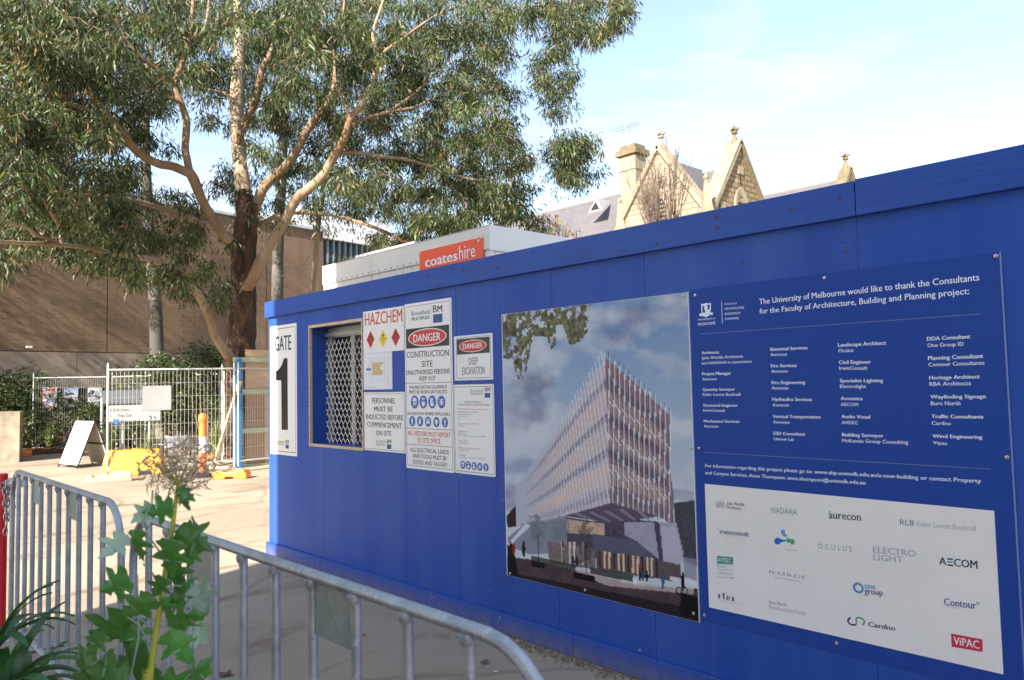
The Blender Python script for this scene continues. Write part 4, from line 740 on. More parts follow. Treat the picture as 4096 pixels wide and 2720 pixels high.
# ================================================================== SITE OFFICE
OY = 4.0
P = [D(s_y, 743, 618, OY), D(s_y, 1128, 516, OY)]; ox0, ox1 = P[0].x, P[1].x; oz = (P[0].z+P[1].z)/2
so_ = thing('site_office', 'white portable site office rising behind the blue hoarding', 'site office', ((ox0+ox1)/2, OY, .3)); OD = 2.6
b = B(); b.box(ox0, ox1, OY, OY+OD, oz-.19, oz-.001); b.build('roof_fascia', m_office, so_, bev=.004)
b = B(); b.box(ox1+.001, ox1+.012, OY-.004, OY+OD, oz-.2, oz); b.build('end_fascia', m_officeend, so_)
xs = [ox0+.02, ox0+.12]; 
wx = ox0+.12; b = B(); b.box(ox0+.005, ox0+.115, OY+.012, OY+.05, .35, oz-.19); b.build('corner_post', m_office, so_)
npan = 3; pw = (ox1-.14-wx)/npan
for k in range(npan):
    a = wx+k*pw+.003; c = wx+(k+1)*pw-.003; n__ = 6; b = B()
    for j in range(n__): w = (c-a)/n__; b.box(a+j*w+(.002 if j else 0), a+(j+1)*w-.002, OY+.016, OY+.05, .35, oz-.19)
    b.build('wall_panel', m_office, so_)
b = B(); b.box(ox1-.135, ox1, OY+.012, OY+.05, .35, oz-.19); b.build('corner_post', m_office, so_)
for k in range(3):
    b = B(); b.box(ox1-.03, ox1-.004, OY+.06+k*.84, OY+.06+(k+1)*.84-.006, .35, oz-.2); b.build('end_panel', m_officeend, so_)
b = B(); b.box(ox0+.02, ox1-.03, OY+.06, OY+OD-.02, .3, oz-.05); b.build('inner_shell', m_dark, so_)
b = B(); b.box(ox0-.003, ox1+.001, OY-.001, OY+OD, oz, oz+.006); b.build('roof', mat('office_roof', (.5, .5, .48), .5), so_)
for k in range(26):
    x = ox0+.1+k*(ox1-ox0-.2)/25; b = B(); b.tube([(x, OY-.0001, oz-.17), (x, OY-.004, oz-.17)], .006, 6); b.build('rivet', m_rust, so_)
hp = [s_y(*cO(935, 258), OY-.01), s_y(*cO(1535, 105), OY-.01), s_y(*cO(1535, 300), OY-.01)]; hx0, hx1 = hp[0].x, hp[1].x; hz1 = (hp[0].z+hp[1].z)/2; hz0 = hz1-.30
t = thing('hire_sign', 'orange-red coateshire sign on the side of the site office', 'sign', ((hx0+hx1)/2, OY-.01, hz0)); t['label'] = 'orange-red hire company sign with white lettering on the site office'
b = B(); b.box(hx0, hx1, OY-.006, OY-.001, hz0, hz1); b.build('board', m_hire, t)
Yh = OY-.006; b = B(); put_text(b, 'coates', cO, 993, 400, 1300, 332, 306, Yh-.001, 1); b.build('lettering', m_white, t)
b = B(); put_text(b, 'hire', cO, 1315, 328, 1466, 298, 200, Yh-.001, -1); b.build('lettering', m_white, t)
screws(t, [(941, 268), (1497, 148), (1528, 112)], cO, Yh, .012)
# pale sheet roof beyond the office
a = [D(s_d, 818, 590, 12.6), D(s_d, 955, 556, 11.2), D(s_d, 985, 560, 13.2), D(s_d, 860, 585, 14.6)]
t = thing('sheet_roof', 'pale pinkish sheet roof edge just behind the site office', 'roof', tuple(a[0])); b = B(); b.prism(a, (0, 0, -.05)); b.build('sheet', m_roofsheet, t)
b = B()
for p_ in a: b.tube([(p_.x, p_.y, 0), (p_.x, p_.y, p_.z-.052)], .03, 6)
b.build('posts', m_galv, t)

# ================================================================== STONE COLLEGE
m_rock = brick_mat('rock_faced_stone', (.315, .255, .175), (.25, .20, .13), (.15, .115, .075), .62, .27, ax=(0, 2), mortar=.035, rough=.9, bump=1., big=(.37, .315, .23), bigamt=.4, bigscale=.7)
m_rock2 = brick_mat('rock_faced_shaded_end', (.25, .185, .105), (.19, .135, .075), (.10, .072, .04), .62, .27, ax=(1, 2), mortar=.04, rough=.9, bump=1., big=(.30, .23, .13), bigamt=.3, bigscale=.7)  # end gables darker than the front stone, their shade put into the colour
m_slate = brick_mat('slate_roof', (.125, .112, .118), (.098, .09, .098), (.07, .062, .068), .4, .22, ax=(0, 2), mortar=.012, rough=.6, bump=.35, big=(.15, .132, .13), bigamt=.5, bigscale=.4)
m_slate2 = brick_mat('slate_roof_side', (.12, .108, .115), (.098, .09, .10), (.08, .065, .08), .4, .22, ax=(1, 2), mortar=.012, rough=.6, bump=.35, big=(.15, .125, .14), bigamt=.5, bigscale=.4)
for m__ in (m_rock, m_rock2): layer(m__, (.10, .075, .045), .9, (1, 1, .6), .5, .72, .6); layer(m__, (.50, .40, .25), 1.7, (1, 1, 1), .6, .7, .5)
st = thing('stone_college', 'gothic sandstone college with steep slate roofs and gables beyond the hoarding', 'building', (-24, 33, 0))
RY, RZ = 33.6, 12.05; SL = 1.38; EV = 30.6; EZ = RZ-(RY-EV)*SL
# main roof, both slopes, and walls
b = B(); b.prism([(-60, RY, RZ), (-19.4, RY, RZ), (-19.4, EV-.3, EZ-.3*SL), (-60, EV-.3, EZ-.3*SL)], (0, .02, -.14)); b.build('roof', m_slate, st)
b = B(); b.prism([(-60, RY+.02, RZ), (-19.4, RY+.02, RZ), (-19.4, 2*RY-EV+.3, EZ-.3*SL), (-60, 2*RY-EV+.3, EZ-.3*SL)], (0, .02, -.14)); b.build('roof', m_slate, st)
b = B(); b.tube([(-60, RY, RZ+.04), (-19.4, RY, RZ+.04)], .11, 6); b.build('ridge', m_lead, st)
b = B(); b.box(-60, -19.4, EV, 2*RY-EV, 0, EZ-.2); b.build('wall', m_rock, st)
# front gable
AX = D(s_y, 1519, 345, 30.0).x; AZ = D(s_y, 1519, 345, 30.0).z; HW = 3.6
def gable_outline(h, top, hw, sl): return [(-hw, top-hw*sl), (0, top), (hw, top-hw*sl), (hw, h), (-hw, h)]
go = gable_outline(0, AZ, HW, SL)
b = B(); b.prism([(AX+x, 30.0, z) for x, z in go], (0, .5, 0)); fg = b.build('gable_wall', m_rock, st)
for s in (-1, 1):
    b = B(); b.bar((AX+s*(HW+.1), 30.2, AZ-(HW+.1)*SL+.12), (AX, 30.2, AZ+.16), .75, .22, up=(0, 1, 0) if 0 else (0, 0, 1)); b.build('coping', m_stone if s < 0 else m_stone, st)
b = B(); b.prism([(AX, 30.45, AZ-.35), (AX, RY, AZ-.35), (AX-HW, RY, AZ-.35-HW*SL), (AX-HW, 30.45, AZ-.35-HW*SL)], (0, 0, .02)); b.build('roof', m_slate2, st)
b = B(); b.prism([(AX, 30.45, AZ-.352), (AX, RY+.5, AZ-.352), (AX+HW, RY+.5, AZ-.35-HW*SL), (AX+HW, 30.45, AZ-.35-HW*SL)], (0, 0, .02)); b.build('roof', m_slate2, st)
def finial(par, x, y, z, h, m_, name='finial'):
    b = B(); b.tube([(x, y, z-.3), (x, y, z+h*.1), (x, y, z+h*.45), (x, y, z+h*.55)], [.30*h, .22*h, .09*h, .07*h], 8); b.tube([(x, y, z+h*.5), (x, y, z+h*.58), (x, y, z+h*.64), (x, y, z+h*.72)], [.08*h, .17*h, .17*h, .08*h], 8)
    b.box(x-.24*h, x+.24*h, y-.06*h, y+.06*h, z+h*.74, z+h*.84); b.box(x-.06*h, x+.06*h, y-.24*h, y+.24*h, z+h*.742, z+h*.838)
    b.tube([(x, y, z+h*.70), (x, y, z+h*.9), (x, y, z+h*1.02)], [.07*h, .07*h, .02*h], 6); return b.build(name, m_, par)
finial(st, AX, 30.2, AZ+.1, .9, m_stone)
def arch(cx, zs, w, hgt, n=9):     # pointed arch outline (x,z), springing at zs
    o = [(cx-w, zs-hgt), (cx-w, zs)]; rr = w*1.7
    for k in range(1, n+1): a = math.acos((rr-w)/rr)*k/n; o.append((cx-w+rr-rr*math.cos(a), zs+rr*math.sin(a)))
    top = o[-1]; o2 = [(2*cx-x, z) for x, z in o[:-1]][::-1]; return o+o2
def gable_window(plane, cx, zs, w, hgt, base, par):
    """plane 'y' faces -Y, 'x' faces +X"""
    def T(x, z, d): return (x, base-d, z) if plane == 'y' else (base+d, x, z)
    off = lambda d: Vector(T(0, 0, d))-Vector(T(0, 0, 0))
    oo = arch(cx, zs, w*1.55, hgt, 9); ii = arch(cx, zs, w, hgt, 9); n_ = len(oo); b = B()
    b.add([T(x, z, .07) for x, z in oo]+[T(x, z, .07) for x, z in ii]+[T(x, z, 0) for x, z in oo]+[T(x, z, 0) for x, z in ii], [(k, k+1, n_+k+1, n_+k) for k in range(n_-1)]+[(k, k+1, 2*n_+k+1, 2*n_+k) for k in range(n_-1)]+[(n_+k, n_+k+1, 3*n_+k+1, 3*n_+k) for k in range(n_-1)])
    fr = b.build('window_surround', m_stone, par); b = B(); b.face([T(x, z, .004) for x, z in ii]); b.build('opening', m_dark, fr)
    z = zs-hgt+.05
    while z < zs+w*.9:
        hw_ = w if z < zs else w*max(.2, 1-(z-zs)/(w*1.5)); b = B(); b.prism([T(cx-hw_, z, .015), T(cx+hw_, z, .015), T(cx+hw_, z+.06, .06), T(cx-hw_, z+.06, .06)], (0, 0, .04)); b.build('louvre', m_stone, fr); z += .2
gw = D(s_y, 1521, 470, 30.0); gable_window('y', gw.x, gw.z-.35, .42, 1.3, 30.0, st)
def quoin(p0, p1, m_=m_stone): b = B(); b.box(min(p0[0], p1[0]), max(p0[0], p1[0]), min(p0[1], p1[1]), max(p0[1], p1[1]), min(p0[2], p1[2]), max(p0[2], p1[2])); b.build('dressed_block', m_, st)
for dz_ in (1.0, 1.9): quoin((AX-.32, 29.94, AZ-dz_-.35), (AX+.28, 29.999, AZ-dz_))
b = B(); b.box(AX-.03, AX+.03, 29.985, 29.999, AZ-1.9, AZ-1.35); b.build('slit', m_dark, st)
# right-hand gable closing the main roof, facing the other way
GXP = -19.2; BZ = s_x(1704*K, 335*K, GXP); GYc = BZ.y; GZ = BZ.z; HW2 = 3.4
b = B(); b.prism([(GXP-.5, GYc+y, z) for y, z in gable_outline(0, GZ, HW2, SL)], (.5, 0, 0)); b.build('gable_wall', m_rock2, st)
for s in (-1, 1):
    b = B(); b.bar((GXP-.24, GYc+s*(HW2+.12), GZ-(HW2+.12)*SL+.12), (GXP-.24, GYc, GZ+.17), .80, .24); b.build('coping', m_stone if s < 0 else m_stonedark, st)
b = B(); b.bar((GXP-.24, GYc-1.5, GZ-1.5*SL+.26), (GXP-.24, GYc, GZ+.31), .82, .04); b.build('lichen_coping', m_stonedark, st)
finial(st, GXP-.22, GYc, GZ+.1, .95, m_stonedark)
gw = s_x(1708*K, 462*K, GXP); gable_window('x', gw.y, gw.z-.3, .40, 1.3, GXP, st)
for dz_ in (1.05, 2.4): quoin((GXP+.001, GYc-.25, GZ-dz_-.4), (GXP+.06, GYc+.25, GZ-dz_))
b = B(); b.box(GXP+.001, GXP+.02, GYc-.03, GYc+.03, GZ-2.35, GZ-1.5); b.build('slit', m_dark, st)
for s in (-1, 1):
    for dz_ in (3.1,): quoin((GXP+.001, GYc+s*1.75-.25, GZ-dz_-.5), (GXP+.06, GYc+s*1.75+.25, GZ-dz_+.05))
# lower wing behind, with its own small gable
WY = 40.4; wz = D(s_y, 1805, 443, WY).z; wx_ = D(s_y, 1962, 400, WY).x
b = B(); b.prism([(-30, WY, wz), (wx_-.3, WY, wz), (wx_-.3, WY-3.4, wz-3.4*SL), (-30, WY-3.4, wz-3.4*SL)], (0, .02, -.14)); b.build('roof', m_slate, st)
b = B(); b.prism([(-30, WY+.02, wz), (wx_-.3, WY+.02, wz), (wx_-.3, WY+3.4, wz-3.4*SL), (-30, WY+3.4, wz-3.4*SL)], (0, .02, -.14)); b.build('roof', m_slate, st)
b = B(); b.tube([(-30, WY, wz+.03), (wx_-.3, WY, wz+.03)], .1, 6); b.build('ridge', m_lead, st)
b = B(); b.box(-30, wx_-.5, WY-3.1, WY+3.1, 0, wz-4.4); b.build('wall', m_rock, st)
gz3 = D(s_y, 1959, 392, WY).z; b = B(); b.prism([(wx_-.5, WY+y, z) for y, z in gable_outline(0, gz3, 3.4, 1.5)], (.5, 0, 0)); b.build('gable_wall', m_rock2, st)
for s in (-1, 1):
    b = B(); b.bar((wx_-.25, WY+s*3.5, gz3-3.5*1.5+.1), (wx_-.25, WY, gz3+.12), .6, .2); b.build('coping', m_stonedark, st)
finial(st, wx_-.25, WY, gz3+.1, .9, m_stonedark)
b = B(); p_ = D(s_y, 1779, 462, 36); 
# pinnacles
def pinnacle(px, pt, pb, Y_, w):
    T_ = D(s_y, px, pt, Y_); h = T_.z; b = B()
    b.tube([(T_.x, Y_, h-3.0), (T_.x, Y_, h-2.1)], [w*1.3, w*1.2], 4); b.tube([(T_.x, Y_, h-2.1), (T_.x, Y_, h-.15)], [w, w*.22], 4); b.tube([(T_.x, Y_, h-.25), (T_.x, Y_, h-.15), (T_.x, Y_, h-.08), (T_.x, Y_, h+.06)], [.06, .13, .13, .04], 6)
    b.box(T_.x-w, T_.x+w, Y_-w, Y_+w, 0, h-3.0); b.build('pinnacle', m_stone, st)
pinnacle(1428, 459, 0, 29.9, .42); pinnacle(1627, 404, 0, 29.9, .42)
pinnacle(1755, 472, 0, 33.0, .3)
# chimney
CYc = 32.0; ct = D(s_y, 1458, 338, CYc); cxx = ct.x; cz = ct.z; cwid = abs(D(s_y, 1441, 400, CYc).x-D(s_y, 1462, 400, CYc).x)/2
ch = B(); ch.box(cxx-.5, cxx+.5, CYc-.45, CYc+.45, 7, cz-1.35); ch = ch.build('chimney', m_stone, st)
b = B(); b.box(cxx-.55, cxx+.55, CYc-.5, CYc+.5, cz-1.349, cz-1.27); b.build('chimney_band', m_stone, ch)
b = B(); b.box(cxx-.52, cxx+.52, CYc-.47, CYc+.47, cz-1.269, cz-.55); b.build('chimney_neck', m_stone, ch)
b = B(); b.box(cxx-.68, cxx+.68, CYc-.62, CYc+.62, cz-.549, cz-.42); b.prism([(cxx-.66, CYc-.6, cz-.419), (cxx+.66, CYc-.6, cz-.419), (cxx+.66, CYc+.6, cz-.419), (cxx-.66, CYc+.6, cz-.419)], (0, 0, .17)); b.prism([(cxx-.5, CYc-.45, cz-.248), (cxx+.5, CYc-.45, cz-.248), (cxx+.5, CYc+.45, cz-.248), (cxx-.5, CYc+.45, cz-.248)], (0, 0, .25)); b.build('chimney_cap', m_stonedark, ch)
b = B(); b.box(cxx-.62, cxx+.62, CYc-.56, CYc+.56, RZ-(RY-CYc)*SL-1.3, RZ-(RY-CYc)*SL-.3); b.build('chimney_flashing', m_lead, ch)
# little triangular roof vent
v_ = D(s_y, 1389, 461, 32.4); b = B(); b.add([(v_.x-.55, 31.75, v_.z-.75), (v_.x+.55, 31.75, v_.z-.75), (v_.x, 31.9, v_.z+.05), (v_.x, 33.0, v_.z+.05)], [(0, 1, 2), (0, 2, 3), (1, 3, 2)]); vt = b.build('roof_vent', m_lead, st)
b = B(); b.face([(v_.x-.3, 31.72, v_.z-.62), (v_.x+.3, 31.72, v_.z-.62), (v_.x, 31.82, v_.z-.18)]); b.build('vent_opening', m_dark, vt)
# aerial on the chimney
at = thing('tv_antenna', 'thin television aerial on the tall chimney of the stone college', 'antenna', (cxx-.45, CYc, cz))
tp = D(s_y, 1444, 288, CYc); b = B(); b.tube([(tp.x, CYc, cz-.1), (tp.x, CYc, tp.z+.05)], .025, 6); b.build('mast', m_lead, at)
pa, pb_ = D(s_y, 1422, 303, CYc), D(s_y, 1470, 283, CYc); b = B(); b.tube([pa, pb_], .022, 6); b.build('boom', m_lead, at); b = B()
for k in range(9):
    c_ = pa.lerp(pb_, k/8); L_ = .35+.3*(1-k/8); b.tube([c_+Vector((-.1, -L_, .0)), c_+Vector((.1, L_, .0))], .012, 4)
b.build('elements', m_lead, at)

# ================================================================== TREES
def leaf_mesh(name, par, C0, per, rad, L, Wd, pal, droop=1., vr=.35, mat_=None, up=0., aspect=(1, 1, 1)):
    """per long narrow leaves hung round each sprig centre"""
    o0 = np.array(par['_o']) if par is not None else np.zeros(3)
    C0 = np.asarray(C0, float); n = len(C0)*per; ci = np.repeat(np.arange(len(C0)), per)
    rd = rng.normal(size=(n, 3)); rd /= np.linalg.norm(rd, axis=1)[:, None]; rr = rng.random((n, 1))**.45*(rad if np.isscalar(rad) else np.asarray(rad)[ci][:, None])
    off = rd*rr*np.array(aspect); p = C0[ci]+off
    d = rd*np.array([.75, .75, .35])+np.array([0, 0, -droop])+np.array([0, 0, up])+rng.normal(size=(n, 3))*.35; d /= np.linalg.norm(d, axis=1)[:, None]
    sc = (L if np.isscalar(L) else np.asarray(L)[ci]); ln = (sc*rng.uniform(.6, 1.25, n))[:, None]
    r = rng.normal(size=(n, 3)); w = np.cross(d, r); w /= np.linalg.norm(w, axis=1)[:, None]; wd_ = (ln*Wd/ (L if np.isscalar(L) else np.asarray(L)[ci][:, None]))*.5 if np.isscalar(Wd) else ln*Wd
    cur = np.cross(w, d)*rng.uniform(-.15, .2, (n, 1))*ln+np.array([0, 0, -.10])*ln*droop
    a = p; m_ = p+d*ln*.42+cur*.0; t_ = p+d*ln+cur
    V = np.stack([a, m_+w*wd_, t_, m_-w*wd_], 1).reshape(-1, 3)-o0
    F = np.arange(4*n).reshape(n, 4)
    me = bpy.data.meshes.new(name); me.vertices.add(4*n); me.vertices.foreach_set('co', V.ravel()); me.loops.add(4*n); me.loops.foreach_set('vertex_index', F.ravel())
    me.polygons.add(n); me.polygons.foreach_set('loop_start', np.arange(0, 4*n, 4)); me.polygons.foreach_set('loop_total', np.full(n, 4)); me.update()
    pal = np.array(pal); k = rng.choice(len(pal), n, p=[x[3] for x in pal]); col = pal[k][:, :3]*rng.uniform(1-vr, 1+vr, (n, 1))
    cs = rng.uniform(.5, 1.55, len(C0))[ci][:, None]; hue = rng.normal(0, .06, (len(C0), 3))[ci]; col = np.clip(col*cs*(1+hue), .004, .9)
    cc = np.concatenate([np.repeat(col, 4, 0), np.ones((4*n, 1))], 1)
    ca = me.color_attributes.new('Col', 'FLOAT_COLOR', 'POINT'); ca.data.foreach_set('color', cc.astype(np.float32).ravel())
    me.materials.append(mat_ or m_leaf); o = bpy.data.objects.new(name, me); COL.objects.link(o)
    if par is not None: o.parent = par; o['_o'] = tuple(par['_o'])
    o['kind'] = 'stuff'; return o
GUM = [(.042, .064, .019, .28), (.070, .096, .032, .26), (.018, .030, .012, .21), (.135, .155, .068, .10), (.125, .092, .038, .11), (.17, .105, .045, .04)]
def poly3(pts, r): return [D(s_d, x, y, rr) for (x, y), rr in zip(pts, r if isinstance(r, (list, tuple)) else [r]*len(pts))]
def smooth(pts, rads, sub=4):
    P_ = []; Q_ = []; n = len(pts)
    for i in range(n-1):
        p0, p1, p2, p3 = pts[max(i-1, 0)], pts[i], pts[i+1], pts[min(i+2, n-1)]
        for k in range(sub):
            t_ = k/sub; P_.append(.5*((2*p1)+(p2-p0)*t_+(2*p0-5*p1+4*p2-p3)*t_*t_+(3*p1-p0-3*p2+p3)*t_**3)); Q_.append(rads[i]+(rads[i+1]-rads[i])*t_)
    return P_+[pts[-1]], Q_+[rads[-1]]
def limb(name, par, pts, r, w, m_, n=10, jit=.0):
    """pts in the measuring grid, r distance(s), w widths in the same grid"""
    P_ = poly3(pts, r); rs = r if isinstance(r, (list, tuple)) else [r]*len(pts)
    W_ = [.93*wi*K/FPX*ri/2 for wi, ri in zip(w, rs)]
    P_, W_ = smooth(P_, W_); 
    if jit: W_ = [a*(1+random.uniform(-jit, jit)) for a in W_]
    b = B(); b.tube(P_, W_, n); return b.build(name, m_, par, smooth=True)
G0 = D(s_z, 552, 1062, 0)
gum = thing('gum_tree', 'big spreading gum tree with dark rough trunk and tan limbs behind the hoarding', 'tree', tuple(D(s_d, 555, 1066, 18.2).to_2d())+(0,))
TD = 18.2
def lw(a, b_, n): return [a+(b_-a)*k/(n-1) for k in range(n)]
P_ = poly3([(551, 1075), (552, 960), (555, 800), (562, 697), (562, 580), (570, 492), (572, 462)], TD); W_ = [w*K/FPX*TD/2 for w in (92, 76, 64, 53, 52, 44, 36)]
P_[0].z = -.1; P_, W_ = smooth(P_, W_, 8); W_ = [a*(1+random.uniform(-.03, .03)) for a in W_]
b = B(); b.tube(P_, W_, 26)
for i in range(len(b.v)):
    b.v[i] = b.v[i]+Vector((random.uniform(-1, 1), random.uniform(-1, 1), 0))*.022
b.build('trunk', m_bark, gum, smooth=True)
LB = [
 ([(572, 478), (562, 440), (549, 340), (546, 250), (549, 160), (552, 60), (540, -60), (520, -200)], [18.2, 18.2, 18.3, 18.4, 18.5, 18.8, 19.2, 19.5], [38, 36, 31, 33, 30, 24, 18, 8], m_pale),
 ([(562, 612), (541, 568), (518, 545), (494, 512), (465, 460), (446, 412), (433, 394)], [18.2, 17.95, 17.7, 17.4, 17.0, 16.7, 16.5], [22, 26, 24, 23, 22, 24, 24], m_limb),
 ([(440, 402), (400, 384), (364, 377), (317, 350), (281, 307), (238, 258), (198, 198), (183, 172), (150, 110), (120, 40), (90, -60)], [16.5, 16.2, 15.9, 15.5, 15.0, 14.5, 14.0, 13.8, 13.4, 13, 12.5], [20, 20, 20, 18, 18, 17, 16, 14, 11, 8, 4], m_limb),
 ([(438, 404), (432, 370), (427, 341), (430, 281), (417, 238), (403, 198), (413, 165), (436, 96), (443, 33), (446, -40), (440, -160)], [16.6, 16.6, 16.7, 16.8, 16.8, 16.8, 16.9, 17, 17.2, 17.4, 17.8], [18, 17, 17, 17, 15, 14, 13, 12, 9, 7, 3], m_limb),
 ([(436, 98), (456, 80), (470, 66), (480, 20), (484, -60)], [17, 17, 17, 17.2, 17.3], [8, 7, 6, 5, 2], m_limb),
 ([(417, 232), (403, 195), (374, 169), (327, 132), (285, 80), (262, 20)], [16.8, 16.8, 16.6, 16.4, 16.2, 16], [11, 11, 10, 9, 6, 3], m_limb),
 ([(415, 236), (380, 222), (345, 204), (320, 206)], [16.7, 16.5, 16.2, 16], [9, 8, 5, 2], m_limb),
 ([(262, 285), (231, 265), (165, 241), (116, 231), (79, 225), (30, 210), (-60, 190)], [14.9, 14.6, 14, 13.6, 13.2, 12.8, 12], [12, 12, 10, 9, 8, 7, 4], m_limb),
 ([(79, 225), (99, 202), (63, 159), (36, 122), (0, 70)], [13.2, 13.2, 13, 12.8, 12.4], [8, 8, 8, 7, 4], m_limb),
 ([(210, 212), (159, 222), (99, 212)], [14.1, 13.8, 13.3], [6, 6, 6], m_limb),
 ([(578, 505), (592, 470), (612, 427), (662, 380), (692, 331), (707, 303), (735, 263), (751, 243), (768, 205), (773, 150), (771, 110), (790, 40), (800, -60)], [18.1, 18, 17.9, 17.6, 17.3, 17.2, 17, 17, 16.9, 16.8, 16.7, 16.5, 16.4], [28, 25, 23, 22, 20, 20, 17, 14, 11, 9, 8, 6, 3], m_limb),
 ([(558, 745), (562, 683), (585, 639), (609, 586), (654, 515), (682, 462), (711, 436), (747, 403), (770, 360), (796, 315), (808, 275), (844, 226), (864, 174), (873, 133), (860, 81), (879, 16), (905, -60)], [18.25, 17.7, 17.25, 16.9, 16.4, 16.1, 15.9, 15.7, 15.5, 15.3, 15.2, 15, 14.9, 14.8, 14.8, 14.7, 14.5], [18, 26, 27, 26, 24, 24, 24, 22, 22, 19, 17, 14, 13, 12, 9, 7, 3], m_limb),
 ([(873, 133), (895, 112), (917, 97), (998, 40), (1059, 12), (1130, -40)], [14.8, 14.9, 15, 15.2, 15.4, 15.6], [9, 8, 7, 6, 5, 2], m_limb),
 ([(815, 290), (828, 279), (893, 259), (957, 247), (998, 226), (1050, 200)], [15.2, 15.3, 15.6, 15.8, 16, 16.2], [10, 9, 9, 7, 5, 2], m_limb),
 ([(893, 259), (930, 235), (957, 214), (1014, 162), (1060, 130)], [15.6, 15.7, 15.8, 16, 16.2], [7, 7, 6, 4, 2], m_limb),
 ([(776, 354), (820, 352), (877, 360), (957, 372), (1063, 408), (1120, 415), (1190, 405)], [15.5, 15.6, 15.8, 16, 16.2, 16.3, 16.4], [8, 9, 9, 8, 7, 5, 3], m_limb),
 ([(808, 272), (792, 235), (775, 194), (771, 140)], [15.2, 15.3, 15.4, 15.5], [9, 8, 7, 5], m_limb),
 ([(556, 850), (540, 832), (526, 819), (496, 776), (486, 743), (460, 683), (430, 657), (390, 627), (357, 600), (318, 594), (258, 584), (198, 571), (132, 564), (66, 561), (0, 557), (-70, 545)], [18, 17.6, 17.2, 16.7, 16.4, 16, 15.7, 15.4, 15.1, 14.8, 14.4, 14, 13.6, 13.2, 12.8, 12.4], [30, 26, 24, 18, 18, 19, 21, 17, 14, 13, 12, 11, 10, 9, 8, 6], m_limb),
 ([(140, 565), (132, 557), (83, 541), (60, 524), (0, 511), (-50, 500)], [13.7, 13.6, 13.3, 13.1, 12.7, 12.4], [8, 9, 9, 8, 7, 5], m_limb),
 ([(142, 562), (135, 520), (105, 470), (90, 430)], [13.6, 13.6, 13.5, 13.4], [8, 8, 6, 3], m_limb),
 ([(552, 560), (520, 540), (496, 525), (440, 505), (364, 478), (285, 458), (175, 448), (100, 440)], [18.4, 18.5, 18.6, 18.4, 18, 17.6, 17, 16.6], [16, 16, 17, 16, 13, 11, 7, 3], m_pale),
 ([(580, 522), (600, 516), (634, 501), (687, 491), (755, 494), (816, 509), (877, 530), (941, 562), (975, 578)], [18.3, 18.3, 18.2, 18, 17.7, 17.4, 17.1, 16.8, 16.6], [11, 10, 10, 9, 9, 9, 9, 8, 4], m_limb),
 ([(548, 330), (555, 300), (589, 232), (605, 159), (625, 119), (632, 80)], [18.2, 18.1, 17.9, 17.7, 17.6, 17.6], [18, 20, 18, 14, 11, 4], m_limb),
 ([(546, 244), (533, 228), (516, 215), (480, 207), (450, 200)], [18.3, 18.3, 18.3, 18.3, 18.3], [12, 9, 8, 6, 3], m_pale),
 ([(602, 602), (606, 590), (607, 576)], [16.9, 16.85, 16.8], [16, 17, 16], m_limb)]
for pts, rr, ww, m_ in LB: limb('limb', gum, pts, rr, ww, m_, 12 if max(ww) > 12 else 8, .03)
for pts, rr, ww in (([(556, 800), (556, 765), (560, 725), (565, 690), (572, 668)], [18.25, 18.05, 17.84, 17.62, 17.48], [26, 38, 37, 30, 22]), ([(566, 650), (562, 615), (552, 588), (541, 570), (528, 556)], [18.25, 18.12, 18.0, 17.9, 17.8], [24, 34, 34, 28, 20]), ([(568, 545), (572, 512), (578, 488), (588, 468)], [18.2, 18.1, 18.02, 17.97], [30, 36, 32, 22]), ([(566, 520), (567, 490), (564, 462), (561, 440)], [18.25, 18.2, 18.2, 18.2], [36, 42, 39, 34])):
    P_ = poly3(pts, rr); W_ = [w*K/FPX*r_/2 for w, r_ in zip(ww, rr)]; P_, W_ = smooth(P_, W_, 6); b = B(); b.tube(P_, [a*random.uniform(.93, 1.05) for a in W_], 16)
    for i in range(len(b.v)): b.v[i] = b.v[i]+Vector((random.uniform(-1, 1), random.uniform(-1, 1), random.uniform(-1, 1)))*.013
    b.build('bark_collar', m_bark, gum, smooth=True)
# crown density read off a 40-unit grid (rows from the top), one figure per cell
ROWS = {-5: '333333333333333333333333333322211100', -4: '444444444444444444444444444433322211', -3: '555555555555555555555555555554443332', -2: '666666666666666666666666666666655443', -1: '7777777777777777777777777777777776654',
 0: '9999975679999899999999999999999998850', 1: '9999956678998889999998999999776786530', 2: '9999976677888899999999999998742454300', 3: '9999988777999999999999999998642340000', 4: '9999988766876788899999999999730240000', 5: '9999887653576557889999999999830160000',
 6: '9999887643223555567899999999971250000', 7: '9999876432111345566788888889981010000', 8: '9998765321111334555579999999986277000', 9: '9998774432112234455577899999974187000', 10: '9999887621111344554677899999875066000', 11: '9999887742111234434567899999871010000',
 12: '8888887664442333322345678998874000000', 13: '5667787643321100001123567887400000000', 14: '4112235665510000001301210000000000000', 15: '2000012333244000001310000000000000000', 16: '0000000000035000000200000000000000000', 17: '0000000000002000000100000000000000000'}
LIMBS = []
for pts, rr, ww, m_ in LB:
    for i in range(len(pts)-1):
        n_ = max(1, int(math.dist(pts[i], pts[i+1])/14))
        for k in range(n_): u = k/n_; LIMBS.append((pts[i][0]+(pts[i+1][0]-pts[i][0])*u, pts[i][1]+(pts[i+1][1]-pts[i][1])*u, rr[i]+(rr[i+1]-rr[i])*u, ww[i]+(ww[i+1]-ww[i])*u))
LIMBS = np.array(LIMBS)
SP = []; SR = []; SLn = []
